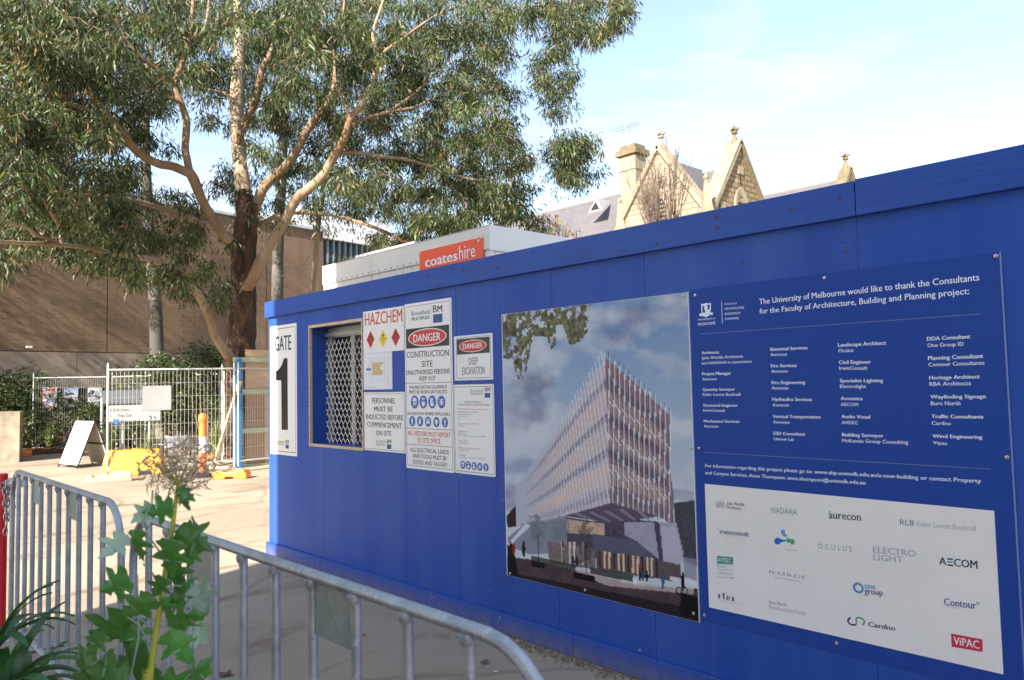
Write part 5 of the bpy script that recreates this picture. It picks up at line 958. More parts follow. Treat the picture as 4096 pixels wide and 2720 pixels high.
def sprig(x, y, rr, rad=None, carve=True):
    if carve and x > -20 and y > -20:           # leaves hang behind and round the limbs rather than in front
        dd_ = np.hypot(LIMBS[:, 0]-x, LIMBS[:, 1]-y-12); k_ = int(np.argmin(dd_-LIMBS[:, 3]*.5)); L_ = LIMBS[k_]
        if dd_[k_] < L_[3]*.5+24 and rr < L_[2]+.6 and random.random() < (.86 if y > 110 else .6): rr = L_[2]+random.uniform(.7, 3.2)
    SP.append(D(s_d, x, y, rr)); SR.append(rad or random.uniform(.13, .27)); SLn.append(random.uniform(.11, .155))
for row, s in ROWS.items():
    for i in range(-5, 37):
        dens = int(s[i]) if i >= 0 and i < len(s) else (6 if i < 0 and -3 < row < 13 else 0)
        if not dens: continue
        out = row < 0 or i < 0; n_ = dens*(.12 if out else .215); n_ = int(n_)+(random.random() < n_ % 1)
        x_ = i*40+20; base_r = 17.4+.8*math.sin(i*.9+row*.7)
        if x_ < 420: base_r -= (420-x_)/420*3.4
        if x_ > 1150: base_r = 16.5
        for _ in range(n_):
            rr = min(24, max(11.5, random.gauss(base_r, 2.1 if x_ < 1150 else 1.0)))
            x = x_+random.uniform(-23, 23); y = row*40+20+random.uniform(-23, 23)
            for _ in range(random.choice((8, 10, 12, 14)) if not out else 4): sprig(x+random.gauss(0, 13), y+random.gauss(0, 10), rr+random.gauss(0, .32))
for x, y, k, rr, sp in ((1335, 345, 36, 16.2, 26), (1320, 395, 20, 16.2, 22), (1300, 330, 12, 16.2, 24), (1378, 75, 14, 15.6, 20), (1285, 215, 18, 16, 24), (1258, 175, 12, 16, 20), (1430, 15, 18, 15.5, 22), (1340, 40, 16, 15.6, 40), (60, 60, 30, 11.5, 60), (120, 140, 26, 11.8, 60), (200, 90, 20, 12.2, 50), (330, 40, 20, 13, 60), (640, 30, 22, 13.5, 40), (690, 70, 20, 13.5, 32), (720, 20, 16, 13.5, 40), (855, 120, 16, 13.8, 26), (810, 60, 16, 13.8, 32), (30, 330, 18, 12, 40), (270, 490, 20, 13, 30), (285, 560, 16, 13.2, 26), (230, 520, 12, 13.2, 26), (415, 650, 16, 15.0, 20), (400, 625, 8, 15.0, 16), (1180, 480, 16, 15.6, 28), (10, 600, 10, 12, 20), (220, 615, 8, 13.8, 16)):
    for _ in range(k): sprig(x+random.gauss(0, sp*.6), y+random.gauss(0, sp*.6), rr+random.gauss(0, .35), random.uniform(.12, .24), False)
print('sprigs', len(SP))
PER = 30
leaf_mesh('foliage', gum, [tuple(p) for p in SP], PER, SR, SLn, .17*.16/.16*.13, GUM, droop=.95) if False else None
C0 = np.array([tuple(p) for p in SP])
def gum_leaves(name, par, C0, SR, SL_, per, wr=.19):
    return leaf_mesh(name, par, C0, per, SR, np.array(SL_), np.array([wr/2]), GUM, droop=.95)
gum_leaves('foliage', gum, C0, SR, SLn, PER)
# twigs feeding the sprigs
b = B()
for i in range(0, len(SP), 4):
    p_ = SP[i]; q_ = p_+Vector((random.uniform(-.3, .3), random.uniform(-.3, .3), random.uniform(-.25, .25))); b.tube([q_, p_.lerp(q_, .6)+Vector((random.uniform(-.06, .06), random.uniform(-.06, .06), .06)), p_], [.006, .005, .003], 3, cap=False)
b.build('twigs', m_twig, gum, stuff=True)
# grey-barked trees behind
def grey_tree(label, pts, r, w, m_, extra, base):
    t = thing('gum_tree', label, 'tree', tuple(D(s_d, base[0], base[1], r).to_2d())+(0,), None)
    limb('trunk', t, pts, r, w, m_, 14, .03)
    for p_, ww in extra: limb('limb', t, p_, r, ww, m_, 8)
    return t
def upto(pts, r): return pts
tb = grey_tree('straight grey-barked gum tree in front of the brick wall, behind the mesh fence', [(376, 1010), (372, 940), (364, 860), (358, 700), (349, 600), (341, 500), (337, 400), (334, 300), (345, 180), (350, 60), (352, -80)], 21.5, [34, 32, 31, 28, 27, 24, 22, 20, 16, 12, 5], m_grey,
   [([(338, 345), (320, 318), (303, 290), (285, 270)], [12, 10, 9, 5])], (376, 1010))
tb2 = grey_tree('pale grey gum trunk right behind the dark trunk of the big gum', [(638, 1010), (639, 800), (640, 640), (643, 520), (650, 400), (654, 300), (655, 240), (660, 100), (662, -60)], 22.5, [32, 30, 27, 25, 23, 20, 18, 14, 6], m_grey,
   [([(653, 250), (640, 225), (618, 190)], [12, 10, 6]), ([(648, 420), (680, 395), (715, 388)], [9, 8, 4])], (638, 1010))
tb3 = grey_tree('slender leaning gum tree with flaking bark, left of the white site office', [(705, 1000), (715, 760), (722, 680), (729, 600), (735, 505), (749, 429), (760, 350), (775, 260)], 20, [20, 19, 18, 15, 13, 11, 9, 4], m_pale, [], (705, 1000))
for t_, cx, n_, ys in ((tb, 345, 70, (-100, 280)), (tb2, 660, 80, (-100, 300)), (tb3, 790, 60, (260, 540))):
    rr_ = {id(tb): 21.5, id(tb2): 22.5, id(tb3): 20.0}[id(t_)]
    pts_ = [D(s_d, cx+random.gauss(0, 70 if t_ is not tb3 else 40), random.uniform(*ys), rr_+random.gauss(0, 1.2)) for _ in range(n_)]
    pts_ = [p for p in pts_]
    gum_leaves('foliage', t_, np.array([tuple(p) for p in pts_]), [.35]*len(pts_), [.15]*len(pts_), 34)
# dead forked branch leaning by the slender tree
t = thing('dead_branch', 'bare pinkish dead branch between the pale trunk and the site office', 'branch', tuple(D(s_d, 700, 680, 17))); b = B()
for pts in ([(712, 672), (697, 650), (686, 628), (672, 618), (660, 616)], [(672, 618), (664, 600), (652, 590)], [(672, 618), (660, 632), (640, 640)], [(686, 628), (700, 615), (716, 605)], [(700, 615), (708, 600), (712, 590)], [(690, 640), (705, 622), (712, 615)], [(664, 650), (668, 660), (672, 668)]):
    P_ = poly3(pts, 17.2); b.tube(P_, [.018-.003*k for k in range(len(P_))], 5)
b.build('twigs', mat('pale_dead_wood', (.36, .25, .19), .85), t)
# unseen gum trees added past the left edge so their shade streaks the bricks
for gi, (gx_, gy_, hh_, lab) in enumerate(((-23.6, 1.2, 14, 'unseen gum tree added just beyond the left edge to shade the brick wall'), (-22.6, -4.5, 16, 'taller unseen gum tree added farther beyond the left edge for its shade'), (-23.4, -10.5, 16, 'farthest unseen gum tree added beyond the left edge to shade the wall'))):
    gl = thing('gum_tree', lab, 'tree', (gx_, gy_, 0)); b = B(); b.tube([(gx_, gy_, 0), (gx_-.1, gy_+.3, hh_*.3), (gx_+.1, gy_+.5, hh_*.65), (gx_+.3, gy_+.4, hh_)], [.32, .26, .2, .06], 12); b.build('trunk', m_grey, gl, smooth=True)
    pts_ = []
    for _ in range(130):
        a_ = random.uniform(0, 6.28); q_ = random.uniform(.1, 1)**.5; c_ = (gx_+math.cos(a_)*2.4*q_, gy_+math.sin(a_)*3.2*q_-.8, random.uniform(hh_*.34, hh_*1.05))
        for _ in range(3): pts_.append(tuple(c_[j]+random.gauss(0, .25) for j in range(3)))
    gum_leaves('foliage', gl, np.array(pts_), [.42]*len(pts_), [.17]*len(pts_), 34)

# shrubs and grasses behind the fences
SH = [(.034, .052, .016, .4), (.060, .080, .026, .3), (.022, .038, .012, .2), (.13, .14, .055, .1)]
def shrub(label, cx, cy, w, h, r, n, per=30, L=.12, pal=SH, name='shrub', droop=.2, wr=.3, zmin=.05):
    base = D(s_d, cx, cy+h, r); top = D(s_d, cx, cy-h, r); t = thing(name, label, 'shrub', (base.x, base.y, 0)); hw_ = w*K/FPX*r; pts = []
    for _ in range(n):
        u, v = random.uniform(-1, 1), random.uniform(-1, 1)
        if u*u+v*v > 1.05: continue
        p_ = D(s_d, cx+u*w, cy+v*h, r+random.gauss(0, .35)); p_.z = max(p_.z, zmin); pts.append(tuple(p_))
    leaf_mesh('foliage', t, pts, per, .22, L, L*wr if False else np.array([wr/2]), pal, droop=droop)
    b = B()
    for k in range(5):
        q_ = Vector(pts[k*len(pts)//5]); b.tube([(base.x+random.uniform(-.1, .1), base.y, 0), tuple(q_.lerp(Vector((base.x, base.y, 0)), .5)), tuple(q_)], [.02, .014, .006], 5, cap=False)
    b.build('stems', m_twig, t); return t
shrub('dark green shrub left of the grey gum trunk against the brick wall', 300, 905, 55, 60, 23.5, 60)
shrub('leafy shrub in front of the big gum trunk, above the mesh fence', 470, 850, 60, 50, 19.8, 120)
shrub('dark shrub beside the foot of the grey gum trunk', 385, 855, 50, 35, 20.6, 70)
shrub('low dense shrub behind the concrete plinth', 25, 960, 60, 75, 24.4, 190)
shrub('sparse olive shrub over the concrete beam behind the left fence post', 60, 885, 60, 35, 24.6, 60)
shrub('shrub between the plinth and the posters', 90, 1000, 40, 40, 23.9, 80)
shrub('thin shrub behind the posters and the folding board', 130, 960, 60, 55, 24.0, 90)
shrub('bright shrub behind the white folding board', 210, 965, 32, 40, 23.6, 70)
shrub('dense shrub behind the white notice board', 290, 1000, 50, 45, 22.6, 90)
shrub('hedge-like shrub behind the mesh fence beside the grey trunk', 430, 935, 90, 55, 20.4, 210)
shrub('dark shrub behind the orange and white bollard', 530, 930, 40, 55, 19.5, 100)
GRS = [(.14, .19, .05, .4), (.20, .25, .08, .3), (.09, .13, .04, .3)]
def tussock(label, cx, cy, r, h, n=130):
    bs = D(s_d, cx, cy, r); bs.z = .1; t = thing('grass_tussock', label, 'grass', (bs.x, bs.y, 0)); b = B()
    for _ in range(n):
        a_ = random.uniform(0, 6.28); q_ = random.uniform(.05, .55); tip = Vector((bs.x+math.cos(a_)*q_, bs.y+math.sin(a_)*q_, h*random.uniform(.6, 1.1)*(1-.45*q_))); c_ = Vector((bs.x+math.cos(a_)*q_*.3, bs.y+math.sin(a_)*q_*.3, tip.z*.65)); w = Vector((-math.sin(a_), math.cos(a_), 0))*.009; bb0 = Vector((bs.x+random.uniform(-.06, .06), bs.y+random.uniform(-.06, .06), 0))
        b.add([bb0-w, bb0+w, c_+w, c_-w, tip], [(0, 1, 2, 3), (3, 2, 4)])
    b.build('blades', m_grass, t, stuff=True)
m_grass = mat('grass_blade', (.15, .20, .055), .6, col2=(.22, .25, .10), scale=6)
tussock('tall grass tussock behind the bollard', 500, 1035, 17.9, .95, 200); tussock('grass tussock beside the yellow barrier', 342, 1055, 19.5, .75); tussock('grass tussock at the foot of the shrub behind the left fence', 115, 1042, 23.4, .8); tussock('grass tussock behind the propped timber', 560, 1030, 18.2, .8)
b = B()
for _ in range(900):
    p_ = Vector((random.uniform(-23, -16.2), random.uniform(5.2, 12), .13)); 
    a_ = random.uniform(0, 6.28); s_ = random.uniform(.03, .07); u = Vector((math.cos(a_), math.sin(a_), random.uniform(-.3, .5)))*s_; w = Vector((-math.sin(a_), math.cos(a_), .1))*s_*.5; b.face([p_-u, p_+w, p_+u, p_-w])
tag(b.build('leaf_litter', mat('dry_leaf', (.34, .20, .11), .8, col2=(.22, .12, .07), scale=5), None), 'dry fallen leaves scattered over the bed behind the mesh fence', 'leaves', kind='stuff')

# bare tree before the stone college
def bare_tree(name, label, x, ybase, r, ytop, spread, seed, leaves=0, wide=.8):
    h = D(s_d, x, ytop, r).z
    random.seed(seed); bs = D(s_d, x, ybase, r); t = thing(name, label, 'tree', (bs.x, bs.y, 0)); tr = B(); tw = B(); ends = []
    def grow(p, d, L_, rad, depth):
        q_ = p+d*L_; mid = p.lerp(q_, .5)+Vector((random.uniform(-1, 1), random.uniform(-1, 1), 0))*L_*.06; (tr if depth < 2 else tw).tube([p, mid, q_], [max(rad, .016), max(rad*.85, .014), max(rad*.68, .012)], 6 if depth < 2 else 4, cap=False)
        if depth >= 6: ends.append(q_); return
        for k in range(3 if depth in (1, 2, 3) else 2):
            nd = (d+Vector((random.gauss(0, spread), random.gauss(0, spread), random.uniform(-.1, .35)))).normalized(); grow(q_, nd, L_*random.uniform(.62, .85), rad*.6, depth+1)
        if depth < 3: grow(q_, (d+Vector((random.gauss(0, .1), random.gauss(0, .1), .1))).normalized(), L_*.85, rad*.72, depth+1)
    grow(Vector((bs.x, bs.y, 0)), Vector((0, 0, 1)), h*.34, h*.017, 0)
    top_ = max(v.z for v in tw.v); kz = h/top_
    for bb_ in (tr, tw):
        for i_, v in enumerate(bb_.v): bb_.v[i_] = Vector((bs.x+(v.x-bs.x)*kz*wide, bs.y+(v.y-bs.y)*kz*wide, v.z*kz))
    ends = [Vector((bs.x+(v.x-bs.x)*kz*wide, bs.y+(v.y-bs.y)*kz*wide, v.z*kz)) for v in ends]
    tr.build('trunk', m_baretwig, t); tw.build('branches', m_baretwig, t)
    if leaves: leaf_mesh('foliage', t, [tuple(e) for e in ends[::3]], 2, .1, .12, np.array([.3]), [(.75, .33, .03, .6), (.6, .4, .08, .4)], droop=.4)
    random.seed(seed+1)
bare_tree('bare_tree', 'leafless tree in front of the left stone gable', 1548, 900, 26, 318, .20, 5, 0, .62)
bare_tree('autumn_tree', 'small nearly bare tree with a few orange leaves above the hoarding edge', 1288, 900, 20, 478, .30, 9, 1, .6)

# ================================================================== SITE FENCES
def fence_panel(name, length, h=2.08, braces=2):
    """panel along +X from the origin, foot at z .06"""
    t = thing(name, '', 'fence'); r_ = .021
    for x in (0, length): b = B(); b.tube([(x, 0, .04), (x, 0, h-.03), (x, 0, h), (x, 0, h+.02)], [r_, r_, r_*.7, r_*.3], 8); b.build('post', m_fence, t, smooth=True)
    for z in (.14, h-.11): b = B(); b.tube([(r_, 0, z), (length-r_, 0, z)], r_*.85, 8); b.build('rail', m_fence, t, smooth=True)
    b = B(); n = int(length/.075)
    for k in range(1, n): x = length*k/n; b.tube([(x, .012, .14), (x, .012, h-.11)], .0034, 3, cap=False)
    for k in range(1, 7): z = .14+(h-.25)*k/7; b.tube([(0, .018, z), (length, .018, z)], .0034, 3, cap=False)
    b.build('wire_mesh', m_wire, t, stuff=True); return t
def block_foot(name, L_=.62, W_=.22, H_=.15, m_=None):
    t = thing(name, '', 'ballast block'); b = B(); hw = W_/2
    pts = [(-L_/2, .0), (-L_/2, H_*.55), (-L_/2+.05, H_), (-.13, H_), (-.10, H_*.75), (-.02, H_*.75), (.02, H_*.75), (.10, H_*.75), (.13, H_), (L_/2-.05, H_), (L_/2, H_*.55), (L_/2, 0), (.08, 0), (.07, .035), (-.07, .035), (-.08, 0)]
    b.prism([(x, -hw, z) for x, z in pts], (0, W_, 0)); b.build('body', m_ or m_orange2, t, bev=.015)
    b = B()
    for x in (-.2, .2): b.tube([(x, 0, H_-.01), (x, 0, H_+.012)], .03, 10)
    b.build('filler_cap', m_ or m_orange, t); return t
fp = fence_panel('mesh_fence', 2.4)
def place_panel(pa, pb, label, first=[True], length=2.4):
    d = Vector((pb[0]-pa[0], pb[1]-pa[1], 0)); a = math.atan2(d.y, d.x)
    if first[0]: first[0] = False; fp.location = (pa[0], pa[1], 0); fp.rotation_euler.z = a; fp['label'] = label; fp['group'] = 'mesh fence panels of the site'; r_ = fp
    else: r_ = dup(fp, (pa[0], pa[1], 0), a, label, 'mesh fence panels of the site')
    r_.scale = (d.length/2.4, 1, 1); return r_
gm, gr = D(s_z, 247, 1098, 0), D(s_z, 540, 1080, 0)
g2 = D(s_z, 626, 1071, 0); lA = Vector((-23.33, 4.55, 0)); 
place_panel(gm, gr, 'white-railed mesh fence panel right of the white folding board, with the grey sheet')
place_panel(gr+Vector((.05, .06, 0)), g2+(g2-gr)*1.2, 'mesh fence panel in front of the plywood gate')
lB = D(s_d, 250, 1036, 23.6); lB.z = 0
place_panel(lA, lB, 'mesh fence panel carrying the three posters')
r1_, r2_ = D(s_d, 335, 1036, 22.6), D(s_d, 533, 1032, 21.6); place_panel(lB+Vector((.02, .08, 0)), r1_, 'mesh fence panel behind the white notice board'); place_panel(r1_, r2_, 'rear mesh fence panel behind the bollard'); place_panel(r2_+Vector((0, .1, 0)), D(s_d, 640, 1030, 21.2), 'rear mesh fence panel partly behind the plywood gate')
m1_, m2_ = D(s_z, 512, 1072, 0), D(s_d, 523, 1040, 18.6); place_panel(m1_, m2_, 'mesh fence panel seen edge-on beside the blue post')
bf = block_foot('ballast_block')
bf['group'] = 'plastic fence feet'
def place_foot(p, ang, label, m_=None, first=[True]):
    if first[0]: first[0] = False; bf.location = p; bf.rotation_euler.z = ang; bf['label'] = label; return bf
    r_ = dup(bf, p, ang, label, 'plastic fence feet')
    return r_
vdir = math.atan2(.68, .73)
place_foot(D(s_z, 534, 1103, 0), vdir, 'orange fence foot nearest the blue hoarding, below the propped timber')
place_foot(D(s_z, 90, 1047, 0), vdir+.5, 'orange fence foot under the left poster fence post'); place_foot(D(s_z, 52, 1052, 0), vdir-.6, 'orange fence foot beside the concrete plinth')
place_foot(D(s_d, 331, 1046, 21.8), vdir+1.2, 'orange fence foot right of the yellow barrier'); place_foot(D(s_z, 555, 1037, 0), vdir, 'orange fence foot behind the bollard near the plywood gate'); place_foot(D(s_z, 505, 1060, 0), vdir+.3, 'orange fence foot half hidden by the seed head')
pk = thing('ballast_block', 'long faded red concrete-filled foot under the corner of the fence', 'ballast block', tuple(D(s_z, 248, 1106, 0)), 'plastic fence feet')
a_, c_ = D(s_z, 196, 1116, 0), D(s_z, 304, 1109, 0); dd = (c_-a_); ln_ = dd.length; dd.normalize(); nn_ = Vector((-dd.y, dd.x, 0)); b = B()
prof = [(0, 0), (0, .16), (.14*ln_, .16), (.16*ln_, .12), (.24*ln_, .12), (.38*ln_, .21), (.44*ln_, .21), (.5*ln_, .17), (.56*ln_, .17), (.6*ln_, .22), (.78*ln_, .22), (ln_, .20), (ln_, 0)]
b.prism([tuple(a_+dd*x+Vector((0, 0, z*.8))) for x, z in prof], tuple(nn_*.24)); b.build('body', m_pink, pk, bev=.012)
# yellow plastic barrier
yb = thing('plastic_barrier', 'bright yellow-orange plastic road barrier behind the fence corner', 'barrier', tuple(D(s_z, 290, 1098, 0)))
a_, c_ = D(s_z, 224, 1101, 0), D(s_z, 372, 1094, 0); dd = (c_-a_).normalized(); nn_ = Vector((-dd.y, dd.x, 0)); b = B(); L_ = (c_-a_).length; hgt = .46
def ypt(s, o, z): return tuple(a_+dd*s+nn_*(o+.34)+Vector((0, 0, z)))
for k in range(1):
    b.add([ypt(0, -.24, .0), ypt(L_, -.24, 0), ypt(L_, .24, 0), ypt(0, .24, 0), ypt(.08, -.09, hgt), ypt(L_-.08, -.09, hgt), ypt(L_-.08, .09, hgt), ypt(.08, .09, hgt)], [(0, 3, 2, 1), (4, 5, 6, 7), (0, 1, 5, 4), (1, 2, 6, 5), (2, 3, 7, 6), (3, 0, 4, 7)])
b.build('body', m_yellow, yb, bev=.03)
for k in range(2): b = B(); s_ = .3+k*(L_-.6); b.prism([ypt(s_-.12, -.246, 0), ypt(s_+.12, -.246, 0), ypt(s_+.10, -.226, .07), ypt(s_-.10, -.226, .07)], tuple(nn_*.01)); b.build('fork_slot', m_dark, yb)
# bollard
bl = thing('bollard', 'orange and white striped flexible bollard behind the dried seed head', 'bollard', (-13.87, 5.34, 0)); bx, by = -13.87, 5.34
for z0, z1, m_ in ((0.03, .44, m_orange), (.441, .72, m_white), (.721, 1.10, m_orange)): b = B(); b.tube([(bx, by, z0), (bx, by, z1)], .066, 18); b.build('band', m_, bl, smooth=True)
b = B(); b.tube([(bx, by, .98), (bx, by, 1.0), (bx, by, 1.08), (bx, by, 1.12), (bx, by, 1.14)], [.066, .078, .078, .066, .03], 18); b.build('cap', m_orange, bl, smooth=True)
b = B(); b.tube([(bx, by, 0), (bx, by, .05), (bx, by, .09)], [.17, .15, .08], 18); b.build('base', m_dark, bl, smooth=True)
# A-frame board
z1c = lambda x, y: (x/1.96, 1200+y/1.96)
fa, fb = s_z(*z1c(455, 1308)), s_z(*z1c(600, 1322)); w_ = (fb-fa); w_.z = 0; wu = w_.normalized(); ht = D(s_d, 180, 970, fa.to_2d().length).z*1.0
topm = s_d(*z1c(668, 950), (fa.to_2d().length+fb.to_2d().length)/2+.1); hor = Vector((topm.x, topm.y, 0))-(fa+fb)/2; ht = topm.z
af = thing('folding_board', 'blank white folding sandwich board standing open on the concrete', 'sign', tuple((fa+fb)/2+hor))
T0, T1 = fa+hor+Vector((0, 0, ht)), fb+hor+Vector((0, 0, ht)); hh = w_.length
def sheet(A_, B_, TA, TB, m_, nm, fr=.03):
    A2, B2 = A_.lerp(TA, .06), B_.lerp(TB, .06); nrm = (B2-A2).cross(TA-A2).normalized()*.008; b = B(); b.prism([tuple(A2), tuple(B2), tuple(TB), tuple(TA)], tuple(nrm)); b.build(nm, m_, af); b = B()
    for u, v in ((A_, TA), (B_, TB), (A2, B2), (TA, TB)): b.bar(tuple(u-nrm*.4), tuple(v-nrm*.4), .022, .024)
    b.build('frame', m_black, af)
sheet(fa, fb, T0, T1, m_white, 'front_panel')
ra, rb = fa+hor*2.0, fb+hor*2.0; sheet(ra, rb, T0+Vector((0, .02, 0)), T1+Vector((0, .02, 0)), mat('board_back', (.40, .37, .32), .6), 'rear_panel')
b = B(); mrb = (rb+T1)/2; mra = (ra+T0)/2; b.bar(tuple(mra), tuple(mrb), .02, .03); b.build('crossbar', m_dark, af)
# three posters on the left fence
dir_l = (lB-lA).normalized(); nrm_l = Vector((dir_l.y, -dir_l.x, 0))
if nrm_l.dot(-lA) < 0: nrm_l = -nrm_l
z4 = lambda x, y: (x/3.484, 1400+y/3.484)
def on_plane(x, y, P_, nr): d = ray(x, y); E_ = Vector((0, 0, EYE)); return E_+d*((P_-E_).dot(nr)/d.dot(nr))
def small_print(name, label, cat, tl, tr, bl_, P_, nr, off, paint, nu=40, nv=54):
    a, b_, c = (on_plane(*z4(*p), P_+nr*off, nr) for p in (tl, tr, bl_)); b_.z = a.z; c.x, c.y = a.x, a.y
    t = thing(name, label, cat, tuple(c)); b = B(); d4 = b_+(c-a); b.prism([tuple(p-nr*.004) for p in (a, b_, d4, c)], tuple(nr*.003)); b.build('backing', m_white, t)
    U_, W2 = np.meshgrid(np.linspace(0, 1, nu), np.linspace(0, 1, nv)); C_ = paint(U_, W2); grid_print('picture', t, tuple(a), tuple(b_), tuple(c), (0, 0, 0), nu, nv, np.clip(C_, 0, 1)*.5); return t, a, b_, c
def pt1(U_, V2):
    n1_ = noise2(U_*3, V2*4, 61); n2_ = noise2(U_*2.4+5, V2*3, 62); C_ = np.ones(U_.shape+(3,))*S(222, 214, 226); m_ = np.clip((n1_-.45)*6, 0, 1)[..., None]; C_ = C_*(1-m_)+S(228, 160, 120)*m_; m_ = np.clip((n2_-.55)*8, 0, 1)[..., None]*.8; C_ = C_*(1-m_)+S(110, 130, 190)*m_
    m_ = ((V2 > .08) & (V2 < .17) & (U_ > .2) & (U_ < .85) & (noise2(U_*14, V2*20, 63) > .42))[..., None]; C_ = np.where(m_, S(180, 40, 60), C_); C_[(V2 > .86)] = S(222, 190, 200); return C_
def pt2(U_, V2):
    C_ = S(150, 170, 205)*(1-V2[..., None])+S(230, 226, 224)*V2[..., None]; m_ = ((V2 > .5) & (noise2(U_*6, V2*8, 64) > .42))[..., None]; C_ = np.where(m_, S(110, 105, 105), C_); C_[(V2 > .27) & (V2 < .37) & (U_ > .25) & (U_ < .7)] = S(60, 60, 75)
    C_[((U_-.52)/.22)**2+((V2-.75)/.2)**2 < 1] = S(22, 22, 28); C_[((U_-.5)/.08)**2+((V2-.52)/.07)**2 < 1] = S(120, 70, 64); C_[V2 > .84] = S(130, 130, 130); return C_
def pt3(U_, V2):
    C_ = np.ones(U_.shape+(3,))*S(226, 226, 232); m_ = (((U_-.28)/.17)**2+((V2-.22)/.12)**2 < 1) | ((np.abs(V2-.27+.08*np.sin(U_*30)) < .045) & (U_ > .1) & (U_ < .92)); C_[m_ & (noise2(U_*20, V2*20, 65) > .35)] = S(20, 20, 24); C_[(V2 > .38) & (V2 < .47) & (U_ > .08) & (U_ < .75) & (noise2(U_*26, V2*30, 66) > .5)] = S(60, 60, 64); return C_
small_print('poster', 'colourful red and orange poster, left of three on the mesh fence', 'poster', (592, 520), (795, 520), (592, 798), lA, nrm_l, .03, pt1)
small_print('poster', 'poster with a dark figure under a blue sky, middle of three on the fence', 'poster', (888, 528), (1090, 528), (888, 798), lA, nrm_l, .03, pt2)
small_print('poster', 'white poster with black brush lettering, right of three on the fence', 'poster', (1222, 528), (1422, 528), (1222, 800), lA, nrm_l, .03, pt3)
# grey sheet tied to the near panel
dm = (gr-gm).normalized(); nm_ = Vector((dm.y, -dm.x, 0)); nm_ = nm_ if nm_.dot(-gm) > 0 else -nm_
z1q = lambda x, y: (x/1.96, 1200+y/1.96)
q_ = [on_plane(*z1q(x, y), gm+nm_*.03, nm_) for x, y in ((1116, 674), (1342, 674), (1342, 860), (1116, 860))]; q_[1].z = q_[0].z; q_[3].z = q_[2].z
t = thing('grey_sheet', 'blank grey sheet tied to the mesh fence in front of the grey trunk', 'sign', tuple(q_[3])); b = B(); b.prism([tuple(p) for p in q_], tuple(nm_*.006)); b.build('sheet', mat('grey_sheet_paint', (.25, .25, .255), .5, col2=(.29, .29, .29), scale=3), t)
b = B()
for p in q_: b.tube([tuple(p+nm_*.008), tuple(p-nm_*.04)], .008, 6)
b.build('ties', m_dark, t)
# wayfinding board behind the panel
r_ = 19.4; q_ = [s_d(*z1q(x, y), r_) for x, y in ((838, 816), (1256, 850), (1256, 944), (838, 958))]; zt_, zb2 = (q_[0].z+q_[1].z)/2+.03, q_[3].z; m_nb = mat('notice_board_face', (.36, .36, .36), .5); v_ = q_[1]-q_[0]; v_.z = 0; nr = Vector((v_.y, -v_.x, 0)).normalized(); nr = nr if nr.dot(-q_[0]) > 0 else -nr
t = thing('notice_board', 'long low white direction board behind the mesh fence', 'sign', (q_[0].x, q_[0].y, 0)); b = B()
A_ = Vector((q_[0].x, q_[0].y, zb2)); E_ = Vector((q_[1].x, q_[1].y, zb2)); b.prism([tuple(A_), tuple(E_), tuple(E_+Vector((0, 0, zt_-zb2))), tuple(A_+Vector((0, 0, zt_-zb2)))], tuple(-nr*.03)); b.build('board', m_nb, t)
for s_ in (.3, .8): b = B(); p_ = A_.lerp(E_, s_)-nr*.05; b.tube([(p_.x, p_.y, 0), (p_.x, p_.y, zb2+.3)], .03, 8); b.build('post', m_galv, t)
def text_on(s, par, A0, du, h, width, m_, nr_, bold=0):
    vs, fs = text_geo(s, bold); xa_, xb_ = vs[:, 0].min(), vs[:, 0].max(); b = B(); b.add([tuple(A0+du*((x-xa_)/(xb_-xa_)*width)+Vector((0, 0, y/CAP*h))+nr_*(.003+q_*.0005)) for x, y, q_ in vs], fs); b.build('lettering', m_, par)
du = v_.normalized(); W2_ = v_.length
for k, (s, f0, f1) in enumerate((('Earth Sciences', .12, .5), ('Thomas Cherry', .2, .55), ('Melbourne School', .24, .7), ('University Square', .12, .5))): text_on(s, t, A_+du*W2_*f0+Vector((0, 0, zt_-zb2-.13-.135*k)), du, .075, W2_*(f1-f0)*.8, m_dgrey, nr)
b = B(); p_ = A_+du*W2_*.12+Vector((0, 0, zt_-zb2-.42)); b.prism([tuple(p_), tuple(p_+du*.11), tuple(p_+du*.11+Vector((0, 0, .11))), tuple(p_+Vector((0, 0, .11)))], tuple(nr*.003)); b.build('symbol_square', m_picto, t)
for k in range(4): text_on('>' if k % 2 else 'A', t, A_+du*.06+Vector((0, 0, zt_-zb2-.13-.135*k)), du, .06, .05, m_dgrey, nr)
# grey bench-height rail behind
t = thing('grey_rail', 'wide grey metal rail behind the mesh fence above the notice board', 'rail', tuple(s_d(*z1q(980, 790), 22)[:2])+(0,)); a_, c_ = s_d(*z1q(800, 762), 22.4), s_d(*z1q(1180, 758), 21.6); b = B(); b.bar((a_.x, a_.y, a_.z), (c_.x, c_.y, a_.z), .05, .34); b.build('plank', mat('rail_grey', (.05, .057, .07), .5), t); b = B()
for p in (a_, c_): b.tube([(p.x, p.y, 0), (p.x, p.y, a_.z)], .04, 8)
b.build('post', m_galv, t)
